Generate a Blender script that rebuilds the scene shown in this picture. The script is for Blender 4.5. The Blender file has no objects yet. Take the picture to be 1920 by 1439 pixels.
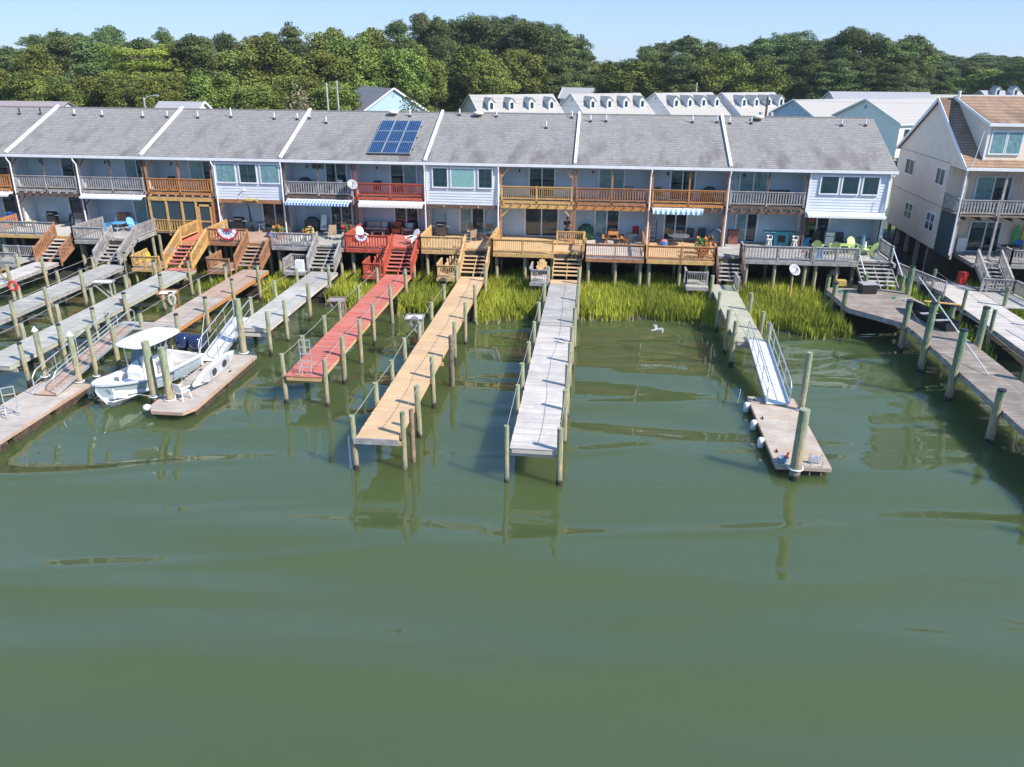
import bpy, math, random
import numpy as np
from mathutils import Vector, Matrix
random.seed(11); np.random.seed(11)
R = math.radians
S = bpy.context.scene
COL = S.collection

# ---------------------------------------------------------------- camera
cam_data = bpy.data.cameras.new('camera')
cam = bpy.data.objects.new('camera', cam_data); COL.objects.link(cam)
S.camera = cam
cam_data.sensor_width = 36.0
cam_data.lens = 27.955
cam_data.clip_start = 0.5; cam_data.clip_end = 3000
r_ = Vector((0.99409, 0.108417, 0.00553)); u_ = Vector((-0.046615, 0.380301, 0.923687)); f_ = Vector((-0.09804, 0.918486, -0.383107))
m4 = Matrix((r_, u_, -f_)).transposed().to_4x4(); m4.translation = Vector((45.834, -59.088, 15.85))
cam.matrix_world = m4

# ---------------------------------------------------------------- sky and sun
SUN_DIR = Vector((0.905, -0.426, 0)).normalized()      # towards the sun, on the ground plane
SUN_EL = R(41)
w = bpy.data.worlds.new('World'); S.world = w; w.use_nodes = True
nt = w.node_tree; nt.nodes.clear()
sky = nt.nodes.new('ShaderNodeTexSky'); sky.sky_type = 'NISHITA'; sky.sun_disc = False
sky.sun_elevation = SUN_EL; sky.sun_rotation = math.atan2(SUN_DIR.x, SUN_DIR.y)
sky.air_density = 0.6; sky.dust_density = 0.0; sky.ozone_density = 6.0; sky.altitude = 0
bg = nt.nodes.new('ShaderNodeBackground'); bg.inputs['Strength'].default_value = 0.1
wo = nt.nodes.new('ShaderNodeOutputWorld')
tc = nt.nodes.new('ShaderNodeTexCoord'); sz = nt.nodes.new('ShaderNodeSeparateXYZ'); nt.links.new(tc.outputs['Generated'], sz.inputs[0])
rmp = nt.nodes.new('ShaderNodeValToRGB'); nt.links.new(sz.outputs[2], rmp.inputs[0])     # pale humid air over the sky model
els = rmp.color_ramp.elements; els[0].position = 0.0; els[0].color = (3.7, 5.0, 6.6, 1); els[1].position = 1.0; els[1].color = (1.3, 2.9, 6.4, 1)
e1 = els.new(0.07); e1.color = (3.5, 5.1, 7.4, 1); e2 = els.new(0.45); e2.color = (2.3, 5.0, 9.4, 1)
mixs = nt.nodes.new('ShaderNodeMix'); mixs.data_type = 'RGBA'; mixs.inputs[0].default_value = 0.7
nt.links.new(sky.outputs[0], mixs.inputs[6]); nt.links.new(rmp.outputs[0], mixs.inputs[7])
nt.links.new(mixs.outputs[2], bg.inputs[0]); nt.links.new(bg.outputs[0], wo.inputs[0])
sd = bpy.data.lights.new('sun', 'SUN'); sd.energy = 5.0; sd.angle = R(0.55); sd.color = (1.0, 0.93, 0.82)
so = bpy.data.objects.new('sun', sd); COL.objects.link(so)
sv = Vector((SUN_DIR.x*math.cos(SUN_EL), SUN_DIR.y*math.cos(SUN_EL), math.sin(SUN_EL)))
so.rotation_euler = sv.to_track_quat('Z', 'Y').to_euler(); so.location = (80, -60, 60)
S.view_settings.view_transform = 'Standard'; S.view_settings.look = 'None'
S.view_settings.exposure = 0.56; S.view_settings.gamma = 1.0

# ---------------------------------------------------------------- materials
MATS = {}
def M(name, col, var=0.12, scale=2.5, rough=0.75, metal=0.0, kind='', spec=0.5, col2=None, p=None, bump=0.0):
    if name in MATS: return MATS[name]
    m = bpy.data.materials.new(name); m.use_nodes = True
    n = m.node_tree.nodes; l = m.node_tree.links
    b = n['Principled BSDF']; b.inputs['Roughness'].default_value = rough
    b.inputs['Metallic'].default_value = metal; b.inputs['Specular IOR Level'].default_value = spec
    geo = n.new('ShaderNodeNewGeometry')
    def math_(op, a, c=None, v=None):
        q = n.new('ShaderNodeMath'); q.operation = op
        l.new(a, q.inputs[0])
        if c is not None: l.new(c, q.inputs[1])
        if v is not None: q.inputs[1].default_value = v
        return q.outputs[0]
    def mixc(fac, a, c):
        q = n.new('ShaderNodeMix'); q.data_type = 'RGBA'
        if hasattr(fac, 'links'): l.new(fac, q.inputs[0])
        else: q.inputs[0].default_value = fac
        for i, x in ((6, a), (7, c)):
            if hasattr(x, 'links'): l.new(x, q.inputs[i])
            else: q.inputs[i].default_value = (*x, 1)
        return q.outputs[2]
    def noise(sc, vec=None, det=3.0):
        q = n.new('ShaderNodeTexNoise'); q.inputs['Scale'].default_value = sc; q.inputs['Detail'].default_value = det
        l.new(vec if vec is not None else geo.outputs['Position'], q.inputs['Vector']); return q.outputs[0]
    def ramp(x, a, c):
        q = n.new('ShaderNodeMapRange'); q.inputs[1].default_value = a; q.inputs[2].default_value = c
        l.new(x, q.inputs[0]); return q.outputs[0]
    def vscale(v3):
        q = n.new('ShaderNodeVectorMath'); q.operation = 'MULTIPLY'; q.inputs[1].default_value = v3
        l.new(geo.outputs['Position'], q.inputs[0]); return q.outputs[0]
    sep = n.new('ShaderNodeSeparateXYZ'); l.new(geo.outputs['Position'], sep.inputs[0])
    dk = tuple(c*(1-var*1.6) for c in col); lt = tuple(min(1, c*(1+var)) for c in col)
    base = mixc(ramp(noise(scale), 0.3, 0.7), dk, lt)
    if kind in ('boards', 'boardsx'):          # one tone per board, with grain
        ax = sep.outputs[1] if kind == 'boards' else sep.outputs[0]
        fl = math_('FLOOR', math_('DIVIDE', ax, v=0.145))
        wn = n.new('ShaderNodeTexWhiteNoise'); wn.noise_dimensions = '1D'; l.new(fl, wn.inputs['W'])
        c2 = col2 or tuple(c*0.62 for c in col)
        base = mixc(math_('MULTIPLY', math_('POWER', wn.outputs[0], v=1.6), v=0.75), base, c2)
        gv = (0.7, 9, 4) if kind == 'boards' else (9, 0.7, 4)
        base = mixc(math_('MULTIPLY', ramp(noise(3.0, vscale(gv), 5), 0.5, 0.8), v=0.45), base, tuple(c*0.45 for c in col))
        base = mixc(math_('MULTIPLY', ramp(noise(0.35), 0.45, 0.7), v=0.3), base, tuple(c*0.7 for c in c2))
    elif kind == 'wood':
        base = mixc(math_('MULTIPLY', ramp(noise(2.2, vscale((1.5, 1.5, 1.5)), 6), 0.45, 0.75), v=0.5), base, col2 or tuple(c*0.5 for c in col))
    elif kind == 'pile':                        # treated green top, weathered tan, dark wet foot
        z = sep.outputs[2]
        nz = math_('ADD', z, math_('MULTIPLY', noise(1.1, vscale((1, 1, 0.6))), v=1.6))
        base = mixc(ramp(nz, 1.7, 3.3), (0.40, 0.33, 0.21), col)
        base = mixc(math_('MULTIPLY', ramp(noise(4.0, vscale((2, 2, .35))), .45, .7), v=0.75), base, tuple(c*0.45 for c in col))
        base = mixc(math_('MULTIPLY', ramp(noise(9.0, vscale((1, 1, .5)), 4), .5, .66), v=0.55), base, (0.42, 0.29, 0.14))
        base = mixc(math_('MULTIPLY', ramp(noise(16.0, vscale((1, 1, .25)), 4), .52, .7), v=0.6), base, (0.08, 0.085, 0.06))
        base = mixc(math_('SUBTRACT', ramp(nz, 1.55, 1.25), v=0.0), base, (0.24, 0.22, 0.17))
        base = mixc(ramp(nz, 1.1, 0.95), base, (0.03, 0.028, 0.02))
    elif kind == 'shingle':
        zz = math_('DIVIDE', sep.outputs[2], v=(p or 0.1)); row = math_('FLOOR', zz)
        off = math_('MULTIPLY', math_('MODULO', row, v=2), v=0.5)
        xx = math_('FLOOR', math_('ADD', math_('DIVIDE', sep.outputs[0], v=0.33), off))
        cv = n.new('ShaderNodeCombineXYZ'); l.new(xx, cv.inputs[0]); l.new(row, cv.inputs[1])
        wn = n.new('ShaderNodeTexWhiteNoise'); wn.noise_dimensions = '2D'; l.new(cv.outputs[0], wn.inputs['Vector'])
        base = mixc(math_('MULTIPLY', wn.outputs[0], v=0.4), base, tuple(c*0.55 for c in col))
        fr = math_('FRACT', zz)
        base = mixc(math_('MULTIPLY', ramp(fr, 0.36, 0.0), v=0.9), base, tuple(c*0.3 for c in col))
        st = ramp(noise(0.55, vscale((1.6, 0.55, 0.9)), 4), 0.48, 0.66)
        low = ramp(sep.outputs[2], 11.2, 8.6) if name == 'shingle_grey' else None
        st = math_('MULTIPLY', st, v=0.75)
        if low is not None: st = math_('MULTIPLY', st, low)
        base = mixc(st, base, tuple(c*f for c, f in zip(col, (0.33, 0.31, 0.31))))
    elif kind == 'vboard':                      # board and batten grooves
        t = math_('ADD', sep.outputs[0], sep.outputs[1])
        fr = math_('FRACT', math_('DIVIDE', t, v=(p or 0.3)))
        base = mixc(math_('MULTIPLY', ramp(fr, 0.1, 0.04), v=0.6), base, tuple(c*0.45 for c in col))
    elif kind == 'hboard':
        fr = math_('FRACT', math_('DIVIDE', sep.outputs[2], v=(p or 0.2)))
        base = mixc(math_('MULTIPLY', ramp(fr, 0.12, 0.03), v=0.45), base, tuple(c*0.5 for c in col))
    elif kind == 'leaf':
        oi = n.new('ShaderNodeObjectInfo')
        at = n.new('ShaderNodeAttribute'); at.attribute_name = 'tone'
        base = mixc(at.outputs['Fac'], dk, col2 or lt)
        hs = n.new('ShaderNodeHueSaturation')
        l.new(base, hs.inputs['Color'])
        l.new(math_('ADD', math_('MULTIPLY', oi.outputs['Random'], v=0.045), v=0.475), hs.inputs['Hue'])
        l.new(math_('ADD', math_('MULTIPLY', oi.outputs['Random'], v=0.5), v=0.75), hs.inputs['Value'])
        base = hs.outputs[0]
    elif kind == 'stripe':                      # awning stripes
        fr = math_('FRACT', math_('DIVIDE', sep.outputs[0], v=(p or 0.4)))
        base = mixc(math_('GREATER_THAN', fr, v=0.5), base, col2)
    elif kind == 'bank':                        # marsh mud, darkened to deepen the shade under decks; lawn further inland
        base = mixc(ramp(math_('ADD', sep.outputs[1], math_('MULTIPLY', noise(0.6), v=2.0)), 13.5, 15.5), (0.022, 0.02, 0.014), base)
    elif kind == 'float':
        base = mixc(ramp(noise(9, None, 5), .4, .6), base, (0.10, 0.06, 0.03))
    l.new(base, b.inputs['Base Color'])
    if bump:
        bn = n.new('ShaderNodeBump'); bn.inputs['Strength'].default_value = 1; bn.inputs['Distance'].default_value = bump
        l.new(noise(scale*3, None, 4), bn.inputs['Height']); l.new(bn.outputs[0], b.inputs['Normal'])
    MATS[name] = m; return m

WHITE = M('white_vinyl', (0.62, 0.65, 0.71), 0.05, 1.2, 0.45)
TRIM = M('white_trim', (0.74, 0.76, 0.80), 0.05, 2, 0.4)
SIDING = M('shade_blued_siding', (0.47, 0.58, 0.66), 0.06, 1.2, 0.5)  # white siding; blue and dark of the recess shade mixed into its colour
ROOFM = M('shingle_grey', (0.295, 0.283, 0.275), 0.2, 10, 0.9, kind='shingle')
GLASS = M('dark_glass', (0.010, 0.036, 0.05), 0.2, 1, 0.04, spec=0.9)
CURT = M('curtained_glass', (0.16, 0.30, 0.33), 0.2, 5, 0.12, spec=0.8)
BLIND = M('pale_blind_glass', (0.22, 0.42, 0.42), 0.08, 5, 0.15, spec=0.8)
ALU = M('aluminium', (0.62, 0.64, 0.67), 0.05, 6, 0.35, metal=0.6)
GREYW = M('weathered_grey_wood', (0.34, 0.32, 0.32), 0.2, 3, 0.85, kind='wood')
GREYD = M('weathered_grey_boards', (0.45, 0.43, 0.40), 0.15, 1.5, 0.85, kind='boards')
BLEACH = M('bleached_boards', (0.60, 0.555, 0.51), 0.12, 1.5, 0.8, kind='boards', col2=(0.42, 0.37, 0.35))
GREEND = M('greenish_boards', (0.42, 0.42, 0.35), 0.12, 1.5, 0.85, kind='boards', col2=(0.33, 0.30, 0.25))
TAND = M('tan_boards', (0.64, 0.43, 0.24), 0.10, 1, 0.75, kind='boards', col2=(0.54, 0.37, 0.22))
TANW = M('tan_wood', (0.56, 0.37, 0.17), 0.12, 3, 0.75, kind='wood')
YELW = M('honey_wood', (0.58, 0.36, 0.13), 0.12, 3, 0.75, kind='wood')
BRNW = M('brown_wood', (0.36, 0.17, 0.085), 0.18, 3, 0.8, kind='wood')
BRND = M('brown_boards', (0.47, 0.29, 0.19), 0.15, 1, 0.8, kind='boards', col2=(0.40, 0.36, 0.33))
ORGW = M('orange_wood', (0.50, 0.22, 0.07), 0.15, 3, 0.8, kind='wood')
REDD = M('red_boards', (0.56, 0.12, 0.09), 0.12, 1, 0.8, kind='boards', col2=(0.50, 0.24, 0.19))
REDW = M('red_wood', (0.46, 0.085, 0.045), 0.12, 3, 0.7, kind='wood')
MAROON = M('maroon_wood', (0.26, 0.07, 0.06), 0.12, 3, 0.75, kind='wood')
DKBRN = M('dark_brown_wood', (0.13, 0.085, 0.07), 0.2, 3, 0.85, kind='wood')
PILE = M('treated_piling', (0.27, 0.33, 0.22), 0.2, 2.2, 0.85, kind='pile')
PILED = M('green_piling', (0.10, 0.21, 0.13), 0.2, 2.2, 0.85, kind='pile')
CAPB = M('black_cap', (0.02, 0.022, 0.03), 0.1, 3, 0.5)
ROPE = M('rope', (0.45, 0.43, 0.39), 0.15, 20, 0.9)
BLACK = M('black_plastic', (0.015, 0.016, 0.02), 0.2, 4, 0.5)
CHAR = M('charcoal', (0.04, 0.045, 0.05), 0.2, 4, 0.6)
PLAST = M('white_plastic', (0.78, 0.78, 0.76), 0.04, 4, 0.35)
GEL = M('white_gelcoat', (0.80, 0.80, 0.80), 0.03, 2, 0.12)
HULLB = M('pale_blue_gelcoat', (0.42, 0.50, 0.58), 0.03, 2, 0.12)
NAVY = M('navy_cowling', (0.018, 0.03, 0.09), 0.08, 2, 0.12)
TEAL = M('teal_paint', (0.05, 0.30, 0.33), 0.1, 3, 0.5)
LIME = M('pale_green_plastic', (0.42, 0.55, 0.20), 0.06, 4, 0.45)
REDF = M('red_fabric', (0.42, 0.03, 0.03), 0.1, 6, 0.85)
BLUEF = M('blue_fabric', (0.03, 0.16, 0.42), 0.1, 6, 0.8)
LBLUE = M('light_blue_plastic', (0.10, 0.34, 0.62), 0.08, 4, 0.5)
TANF = M('tan_sling', (0.36, 0.25, 0.15), 0.1, 8, 0.85)
WICK = M('brown_wicker', (0.11, 0.07, 0.055), 0.25, 18, 0.85)
CUSH = M('beige_cushion', (0.42, 0.38, 0.36), 0.08, 8, 0.9)
STUCK = M('beige_panel_siding', (0.78, 0.64, 0.53), 0.04, 1.4, 0.7, kind='vboard', p=0.3)
BROOF = M('brown_shingle', (0.36, 0.23, 0.15), 0.15, 10, 0.9, kind='shingle', p=0.16)
MUD = M('mud', (0.055, 0.05, 0.035), 0.3, 0.8, 0.85)

# ---------------------------------------------------------------- mesh helpers
class MB:
    def __init__(s): s.v = []; s.f = []
    def quad(s, a, b, c, d):
        n = len(s.v); s.v += [tuple(a), tuple(b), tuple(c), tuple(d)]; s.f.append((n, n+1, n+2, n+3)); return s
    def tri(s, a, b, c):
        n = len(s.v); s.v += [tuple(a), tuple(b), tuple(c)]; s.f.append((n, n+1, n+2)); return s
    def hexa(s, p):
        n = len(s.v); s.v += [tuple(q) for q in p]
        for q in ((0, 3, 2, 1), (4, 5, 6, 7), (0, 1, 5, 4), (1, 2, 6, 5), (2, 3, 7, 6), (3, 0, 4, 7)):
            s.f.append(tuple(n+i for i in q))
        return s
    def box(s, x0, x1, y0, y1, z0, z1):
        return s.hexa([(x0, y0, z0), (x1, y0, z0), (x1, y1, z0), (x0, y1, z0), (x0, y0, z1), (x1, y0, z1), (x1, y1, z1), (x0, y1, z1)])
    def bar(s, a, b, w, h=None, up=(0, 0, 1)):
        h = w if h is None else h
        a = Vector(a); b = Vector(b); d = (b-a).normalized(); u = Vector(up)
        if abs(d.dot(u)) > 0.98: u = Vector((0, 1, 0))
        x = d.cross(u).normalized()*w/2; z = x.cross(d).normalized()*h/2
        return s.hexa([a-x-z, a+x-z, b+x-z, b-x-z, a-x+z, a+x+z, b+x+z, b-x+z])
    def cyl(s, a, b, r0, r1=None, n=10):
        r1 = r0 if r1 is None else r1
        a = Vector(a); b = Vector(b); d = (b-a).normalized()
        x = d.orthogonal().normalized(); y = d.cross(x); k = len(s.v)
        for P, rr in ((a, r0), (b, r1)):
            for i in range(n):
                t = 2*math.pi*i/n; s.v.append(tuple(P+x*rr*math.cos(t)+y*rr*math.sin(t)))
        for i in range(n):
            j = (i+1) % n; s.f.append((k+i, k+j, k+n+j, k+n+i))
        s.f.append(tuple(k+i for i in reversed(range(n)))); s.f.append(tuple(k+n+i for i in range(n)))
        return s
    def tube(s, pts, r, n=6):
        pts = [Vector(p) for p in pts]; k = len(s.v); ref = None
        for i, P in enumerate(pts):
            d = (pts[min(i+1, len(pts)-1)]-pts[max(i-1, 0)]).normalized()
            if ref is None: ref = d.orthogonal().normalized()
            x = (ref-d*ref.dot(d)).normalized(); ref = x; y = d.cross(x)
            for j in range(n):
                t = 2*math.pi*j/n; s.v.append(tuple(P+x*r*math.cos(t)+y*r*math.sin(t)))
        for i in range(len(pts)-1):
            for j in range(n):
                q = (j+1) % n; s.f.append((k+i*n+j, k+i*n+q, k+(i+1)*n+q, k+(i+1)*n+j))
        s.f.append(tuple(k+i for i in reversed(range(n)))); s.f.append(tuple(k+(len(pts)-1)*n+i for i in range(n)))
        return s
    def prism(s, pts, d):
        d = Vector(d); k = len(s.v); n = len(pts); pts = [Vector(p) for p in pts]
        s.v += [tuple(p) for p in pts]+[tuple(p+d) for p in pts]
        for i in range(n):
            j = (i+1) % n; s.f.append((k+i, k+j, k+n+j, k+n+i))
        s.f.append(tuple(k+i for i in reversed(range(n)))); s.f.append(tuple(k+n+i for i in range(n)))
        return s
    def loft(s, rings, close=False, cap=True):
        k = len(s.v); n = len(rings[0])
        for rg in rings: s.v += [tuple(p) for p in rg]
        for i in range(len(rings)-1):
            for j in range(n if close else n-1):
                q = (j+1) % n; s.f.append((k+i*n+j, k+i*n+q, k+(i+1)*n+q, k+(i+1)*n+j))
        if cap and close:
            s.f.append(tuple(k+i for i in reversed(range(n)))); s.f.append(tuple(k+(len(rings)-1)*n+i for i in range(n)))
        return s
    def ball(s, c, rx, ry, rz, n=12, m=7):
        rings = []
        for i in range(m+1):
            t = math.pi*(0.001+0.998*i/m)
            rings.append([(c[0]+rx*math.sin(t)*math.cos(2*math.pi*j/n), c[1]+ry*math.sin(t)*math.sin(2*math.pi*j/n), c[2]+rz*math.cos(t)) for j in range(n)])
        return s.loft(rings, close=True)
    def build(s, name, mat, parent=None, smooth=False, bevel=0.0, **kw):
        me = bpy.data.meshes.new(name); o = bpy.data.objects.new(name, me)
        if parent is None and s.v:
            a = np.array(s.v); c = Vector(((a[:, 0].min()+a[:, 0].max())/2, (a[:, 1].min()+a[:, 1].max())/2, a[:, 2].min()))
            o.location = c; off = c
        elif parent is not None:
            off = ORG.get(parent.name, Vector((0, 0, 0)))
        else: off = Vector((0, 0, 0))
        ORG[o.name] = off
        me.from_pydata([(x-off.x, y-off.y, z-off.z) for x, y, z in s.v], [], s.f)
        if smooth: me.polygons.foreach_set('use_smooth', [True]*len(me.polygons))
        me.materials.append(mat); me.update()
        COL.objects.link(o); o.parent = parent
        if bevel:
            bm = o.modifiers.new('bevel', 'BEVEL'); bm.width = bevel; bm.segments = 2; bm.limit_method = 'ANGLE'
        for k, v in kw.items(): o[k] = v
        return o
ORG = {}
def thing(name, loc, label, cat, group=None):
    o = bpy.data.objects.new(name, None); COL.objects.link(o); o.location = loc
    o.empty_display_size = 0.2; ORG[o.name] = Vector(loc)
    o['label'] = label; o['category'] = cat
    if group: o['group'] = group
    return o
def tag(o, label, cat, group=None, kind=None):
    if label: o['label'] = label
    if cat: o['category'] = cat
    if group: o['group'] = group
    if kind: o['kind'] = kind
    return o
def put(o, loc, rz=0.0, s=1.0):
    o.location = loc; o.rotation_euler = (0, 0, rz)
    if s != 1.0: o.scale = (s, s, s)
    return o
def kids(o): return [c for c in COL.objects if c.parent is o]
def copy_tree(o, parent=None, depth=0):
    c = o.copy(); COL.objects.link(c); c.parent = parent
    for ch in list(o.children): copy_tree(ch, c)
    return c
def dup(o, loc, rz, label, group=None, s=1.0):
    c = copy_tree(o); put(c, loc, rz, s); c['label'] = label
    if group: c['group'] = group
    return c
WALK = {}

# ---------------------------------------------------------------- ground and water
def grid_mesh(xs, ys, fz):
    mb = MB(); nx = len(xs)
    for y in ys:
        for x in xs: mb.v.append((x, y, fz(x, y)))
    for j in range(len(ys)-1):
        for i in range(nx-1): mb.f.append((j*nx+i, j*nx+i+1, (j+1)*nx+i+1, (j+1)*nx+i))
    return mb
def shore(x):
    P = [(-400, -4), (0, -4.5), (16.7, -6.2), (20.5, -7.8), (24, -8.2), (29.4, -9.5), (33.2, -10.2), (38.6, -11), (42, -10.2), (48.8, -9.4), (53.8, -9.9), (58.5, -11.3), (61.2, -11.6), (62.8, -9.5), (66.5, -10), (67.5, -14), (69, -15.5), (72, -14), (80, -16), (400, -16)]
    for a, b in zip(P, P[1:]):
        if a[0] <= x <= b[0]: return a[1]+(b[1]-a[1])*(x-a[0])/(b[0]-a[0])
    return -10
def gz(x, y):
    if y < shore(x)-6: return -2.2
    if y < shore(x): return -2.2+(y-shore(x)+6)/6*2.25
    if y < 1.5: return 0.05+0.25*(y-shore(x))/(1.5-shore(x))
    if x < 66.3: return 0.3+min(1, (y-1.5)/12)*1.3
    return 0.3+min(1, (y-1.5)/5)*1.3
xs = [-900, -300, -100]+list(np.arange(-40, 120.1, 2.0))+[160, 300, 900]
ys = [-400, -60]+list(np.arange(-30, 20.1, 1.0))+[40, 80, 140, 300, 700, 1800]
GRASSG = M('lawn_and_mud', (0.10, 0.135, 0.03), 0.35, 0.25, 0.9, kind='bank')
tag(grid_mesh(xs, ys, gz).build('ground', GRASSG, None, smooth=True), None, None, kind='structure')

wm = bpy.data.materials.new('river_water'); wm.use_nodes = True
n = wm.node_tree.nodes; l = wm.node_tree.links; b = n['Principled BSDF']
b.inputs['Base Color'].default_value = (0.062, 0.098, 0.036, 1)
b.inputs['Roughness'].default_value = 0.012; b.subsurface_method = 'BURLEY'; b.inputs['Subsurface Weight'].default_value = 1.0; b.inputs['Subsurface Radius'].default_value = (1.0, 1.0, 1.0); b.inputs['Subsurface Scale'].default_value = 1.6; b.inputs['IOR'].default_value = 1.45
geo = n.new('ShaderNodeNewGeometry')
def vm(v3, rot=0.0):
    q = n.new('ShaderNodeMapping'); q.inputs['Scale'].default_value = v3; q.inputs['Rotation'].default_value = (0, 0, rot)
    l.new(geo.outputs['Position'], q.inputs[0]); return q.outputs[0]
def nz(vec, sc, det=2.0, dist=0.0):
    q = n.new('ShaderNodeTexNoise'); q.inputs['Scale'].default_value = sc; q.inputs['Detail'].default_value = det
    q.inputs['Distortion'].default_value = dist; l.new(vec, q.inputs['Vector']); return q.outputs[0]
def mm(op, a, c):
    q = n.new('ShaderNodeMath'); q.operation = op
    for i, x in enumerate((a, c)):
        if hasattr(x, 'links'): l.new(x, q.inputs[i])
        else: q.inputs[i].default_value = x
    return q.outputs[0]
# long calm swell, thin wake ridges running across, and patches of fine ripple
swell0 = mm('MULTIPLY', nz(vm((0.045, 0.25, 1), R(-12)), 1.0, 0.5, 0.3), 0.5)
sx = n.new('ShaderNodeSeparateXYZ'); l.new(vm((1, 1, 1), R(-13)), sx.inputs[0])
wob = mm('MULTIPLY', nz(vm((0.05, 0.09, 1)), 1.0, 1.0), 5.5)
ph = mm('MULTIPLY', mm('ADD', sx.outputs[1], wob), 2*math.pi/3.9)
sn = mm('MAXIMUM', mm('SINE', ph, 0.0), 0.0)
rmask = n.new('ShaderNodeMapRange'); rmask.inputs[1].default_value = 0.44; rmask.inputs[2].default_value = 0.66
l.new(nz(vm((0.10, 0.22, 1), R(-10)), 1.0, 1.0), rmask.inputs[0])
near = n.new('ShaderNodeMapRange'); near.inputs[1].default_value = -46; near.inputs[2].default_value = -32
gs = n.new('ShaderNodeSeparateXYZ'); l.new(geo.outputs['Position'], gs.inputs[0]); l.new(gs.outputs[1], near.inputs[0])
far_ = mm('SUBTRACT', 1.0, near.outputs[0])
swell = mm('MULTIPLY', swell0, mm('ADD', 1.0, mm('MULTIPLY', far_, 2.2)))
ridge = mm('MULTIPLY', mm('MULTIPLY', mm('POWER', sn, 3.5), mm('MULTIPLY', rmask.outputs[0], mm('ADD', near.outputs[0], 0.12))), 0.085)
mid = mm('MULTIPLY', nz(vm((0.5, 1.7, 1), R(-12)), 1.0, 1.0, 0.4), 0.011)
mask = n.new('ShaderNodeMapRange'); mask.inputs[1].default_value = 0.50; mask.inputs[2].default_value = 0.68
l.new(nz(vm((0.07, 0.16, 1), R(20)), 1.0, 2.0), mask.inputs[0])
fine = mm('MULTIPLY', mm('MULTIPLY', nz(vm((2.2, 5.5, 1)), 1.0, 3.0), 0.004), mask.outputs[0])
tot = mm('ADD', mm('ADD', mm('ADD', swell, ridge), mid), fine)
bp = n.new('ShaderNodeBump'); bp.inputs['Strength'].default_value = 1.0; bp.inputs['Distance'].default_value = 1.0
l.new(tot, bp.inputs['Height']); l.new(bp.outputs[0], b.inputs['Normal'])
hue = n.new('ShaderNodeMix'); hue.data_type = 'RGBA'
hue.inputs[6].default_value = (0.070, 0.088, 0.026, 1); hue.inputs[7].default_value = (0.058, 0.088, 0.040, 1)
l.new(nz(vm((0.04, 0.09, 1)), 1.0, 2.0), hue.inputs[0]); l.new(hue.outputs[2], b.inputs['Base Color'])
mb = MB(); mb.quad((-900, -400, 0), (900, -400, 0), (900, 1.6, 0), (-900, 1.6, 0))
tag(mb.build('water', wm, None), None, None, kind='structure')
# ---------------------------------------------------------------- the townhouse row
F1, F2, EZ, RY, RZ = 2.85, 5.85, 8.53, 7.37, 11.47
SL = (RZ-EZ)/RY; WY = 2.0
def roofz(y): return EZ+SL*y
def siding(mb, x0, x1, y, z0, z1, step=0.2):
    z = z0
    while z < z1-0.01:
        t = min(z+step, z1)
        mb.quad((x0, y-0.035, z), (x1, y-0.035, z), (x1, y-0.004, t), (x0, y-0.004, t))
        mb.quad((x0, y-0.004, z), (x1, y-0.004, z), (x1, y-0.035, z), (x0, y-0.035, z))
        z = t
def rail(name, a, b, mat, parent, h=0.95, style='thin', post=1.9, cap=None, endposts=(1, 1)):
    a = Vector(a); b = Vector(b); L = (b-a).length; up = Vector((0, 0, 1))
    mb = MB()
    mb.bar(a+up*h, b+up*h, 0.14, 0.04); mb.bar(a+up*(h-0.09), b+up*(h-0.09), 0.04, 0.09); mb.bar(a+up*0.16, b+up*0.16, 0.04, 0.08)
    wd, sp = {'thin': (0.038, 0.14), 'pick': (0.085, 0.185), 'wide': (0.10, 0.2)}[style]
    n_ = max(2, int(L/sp)); d = (b-a)/n_; dn = d.normalized()
    for i in range(n_):
        p = a+d*(i+0.5)
        side = Vector((dn.x, dn.y, 0)).normalized()*wd/2; out = Vector((-dn.y, dn.x, 0)).normalized()*0.016
        q = [p-side-out, p+side-out, p+side+out, p-side+out]
        mb.hexa([v+up*0.12 for v in q]+[v+up*(h-0.03) for v in q])
    o = mb.build(name, mat, parent)
    k = max(1, round(L/post))
    for i in range(k+1):
        if (i == 0 and not endposts[0]) or (i == k and not endposts[1]): continue
        p = a+(b-a)*i/k
        MB().box(p.x-0.05, p.x+0.05, p.y-0.05, p.y+0.05, p.z-0.28, p.z+h+0.06).build('railing_post', mat, o)
    return o
def window(root, x0, x1, y, z0, z1, panes=2, horiz=False, pane=None, split=True, frame=None):
    fr = frame or TRIM; t = 0.09; mb = MB()
    mb.box(x0-t, x1+t, y-0.05, y, z1, z1+t); mb.box(x0-t, x1+t, y-0.07, y, z0-t, z0)
    mb.box(x0-t, x0, y-0.05, y, z0, z1); mb.box(x1, x1+t, y-0.05, y, z0, z1)
    w_ = MB()
    o = None
    f = mb
    if not horiz:
        for i in range(1, panes):
            xm = x0+(x1-x0)*i/panes; f.box(xm-0.03, xm+0.03, y-0.045, y, z0, z1)
    else: f.box(x0, x1, y-0.045, y, (z0+z1)/2-0.03, (z0+z1)/2+0.03)
    o = f.build('window', fr, root)
    mats = pane if isinstance(pane, (list, tuple)) else [pane or GLASS]*panes
    for i in range(panes):
        xa = x0+(x1-x0)*i/panes; xb = x0+(x1-x0)*(i+1)/panes
        MB().box(xa+0.005, xb-0.005, y-0.05, y-0.012, z0, z1).build('pane', mats[i % len(mats)], o)
    return o
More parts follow.
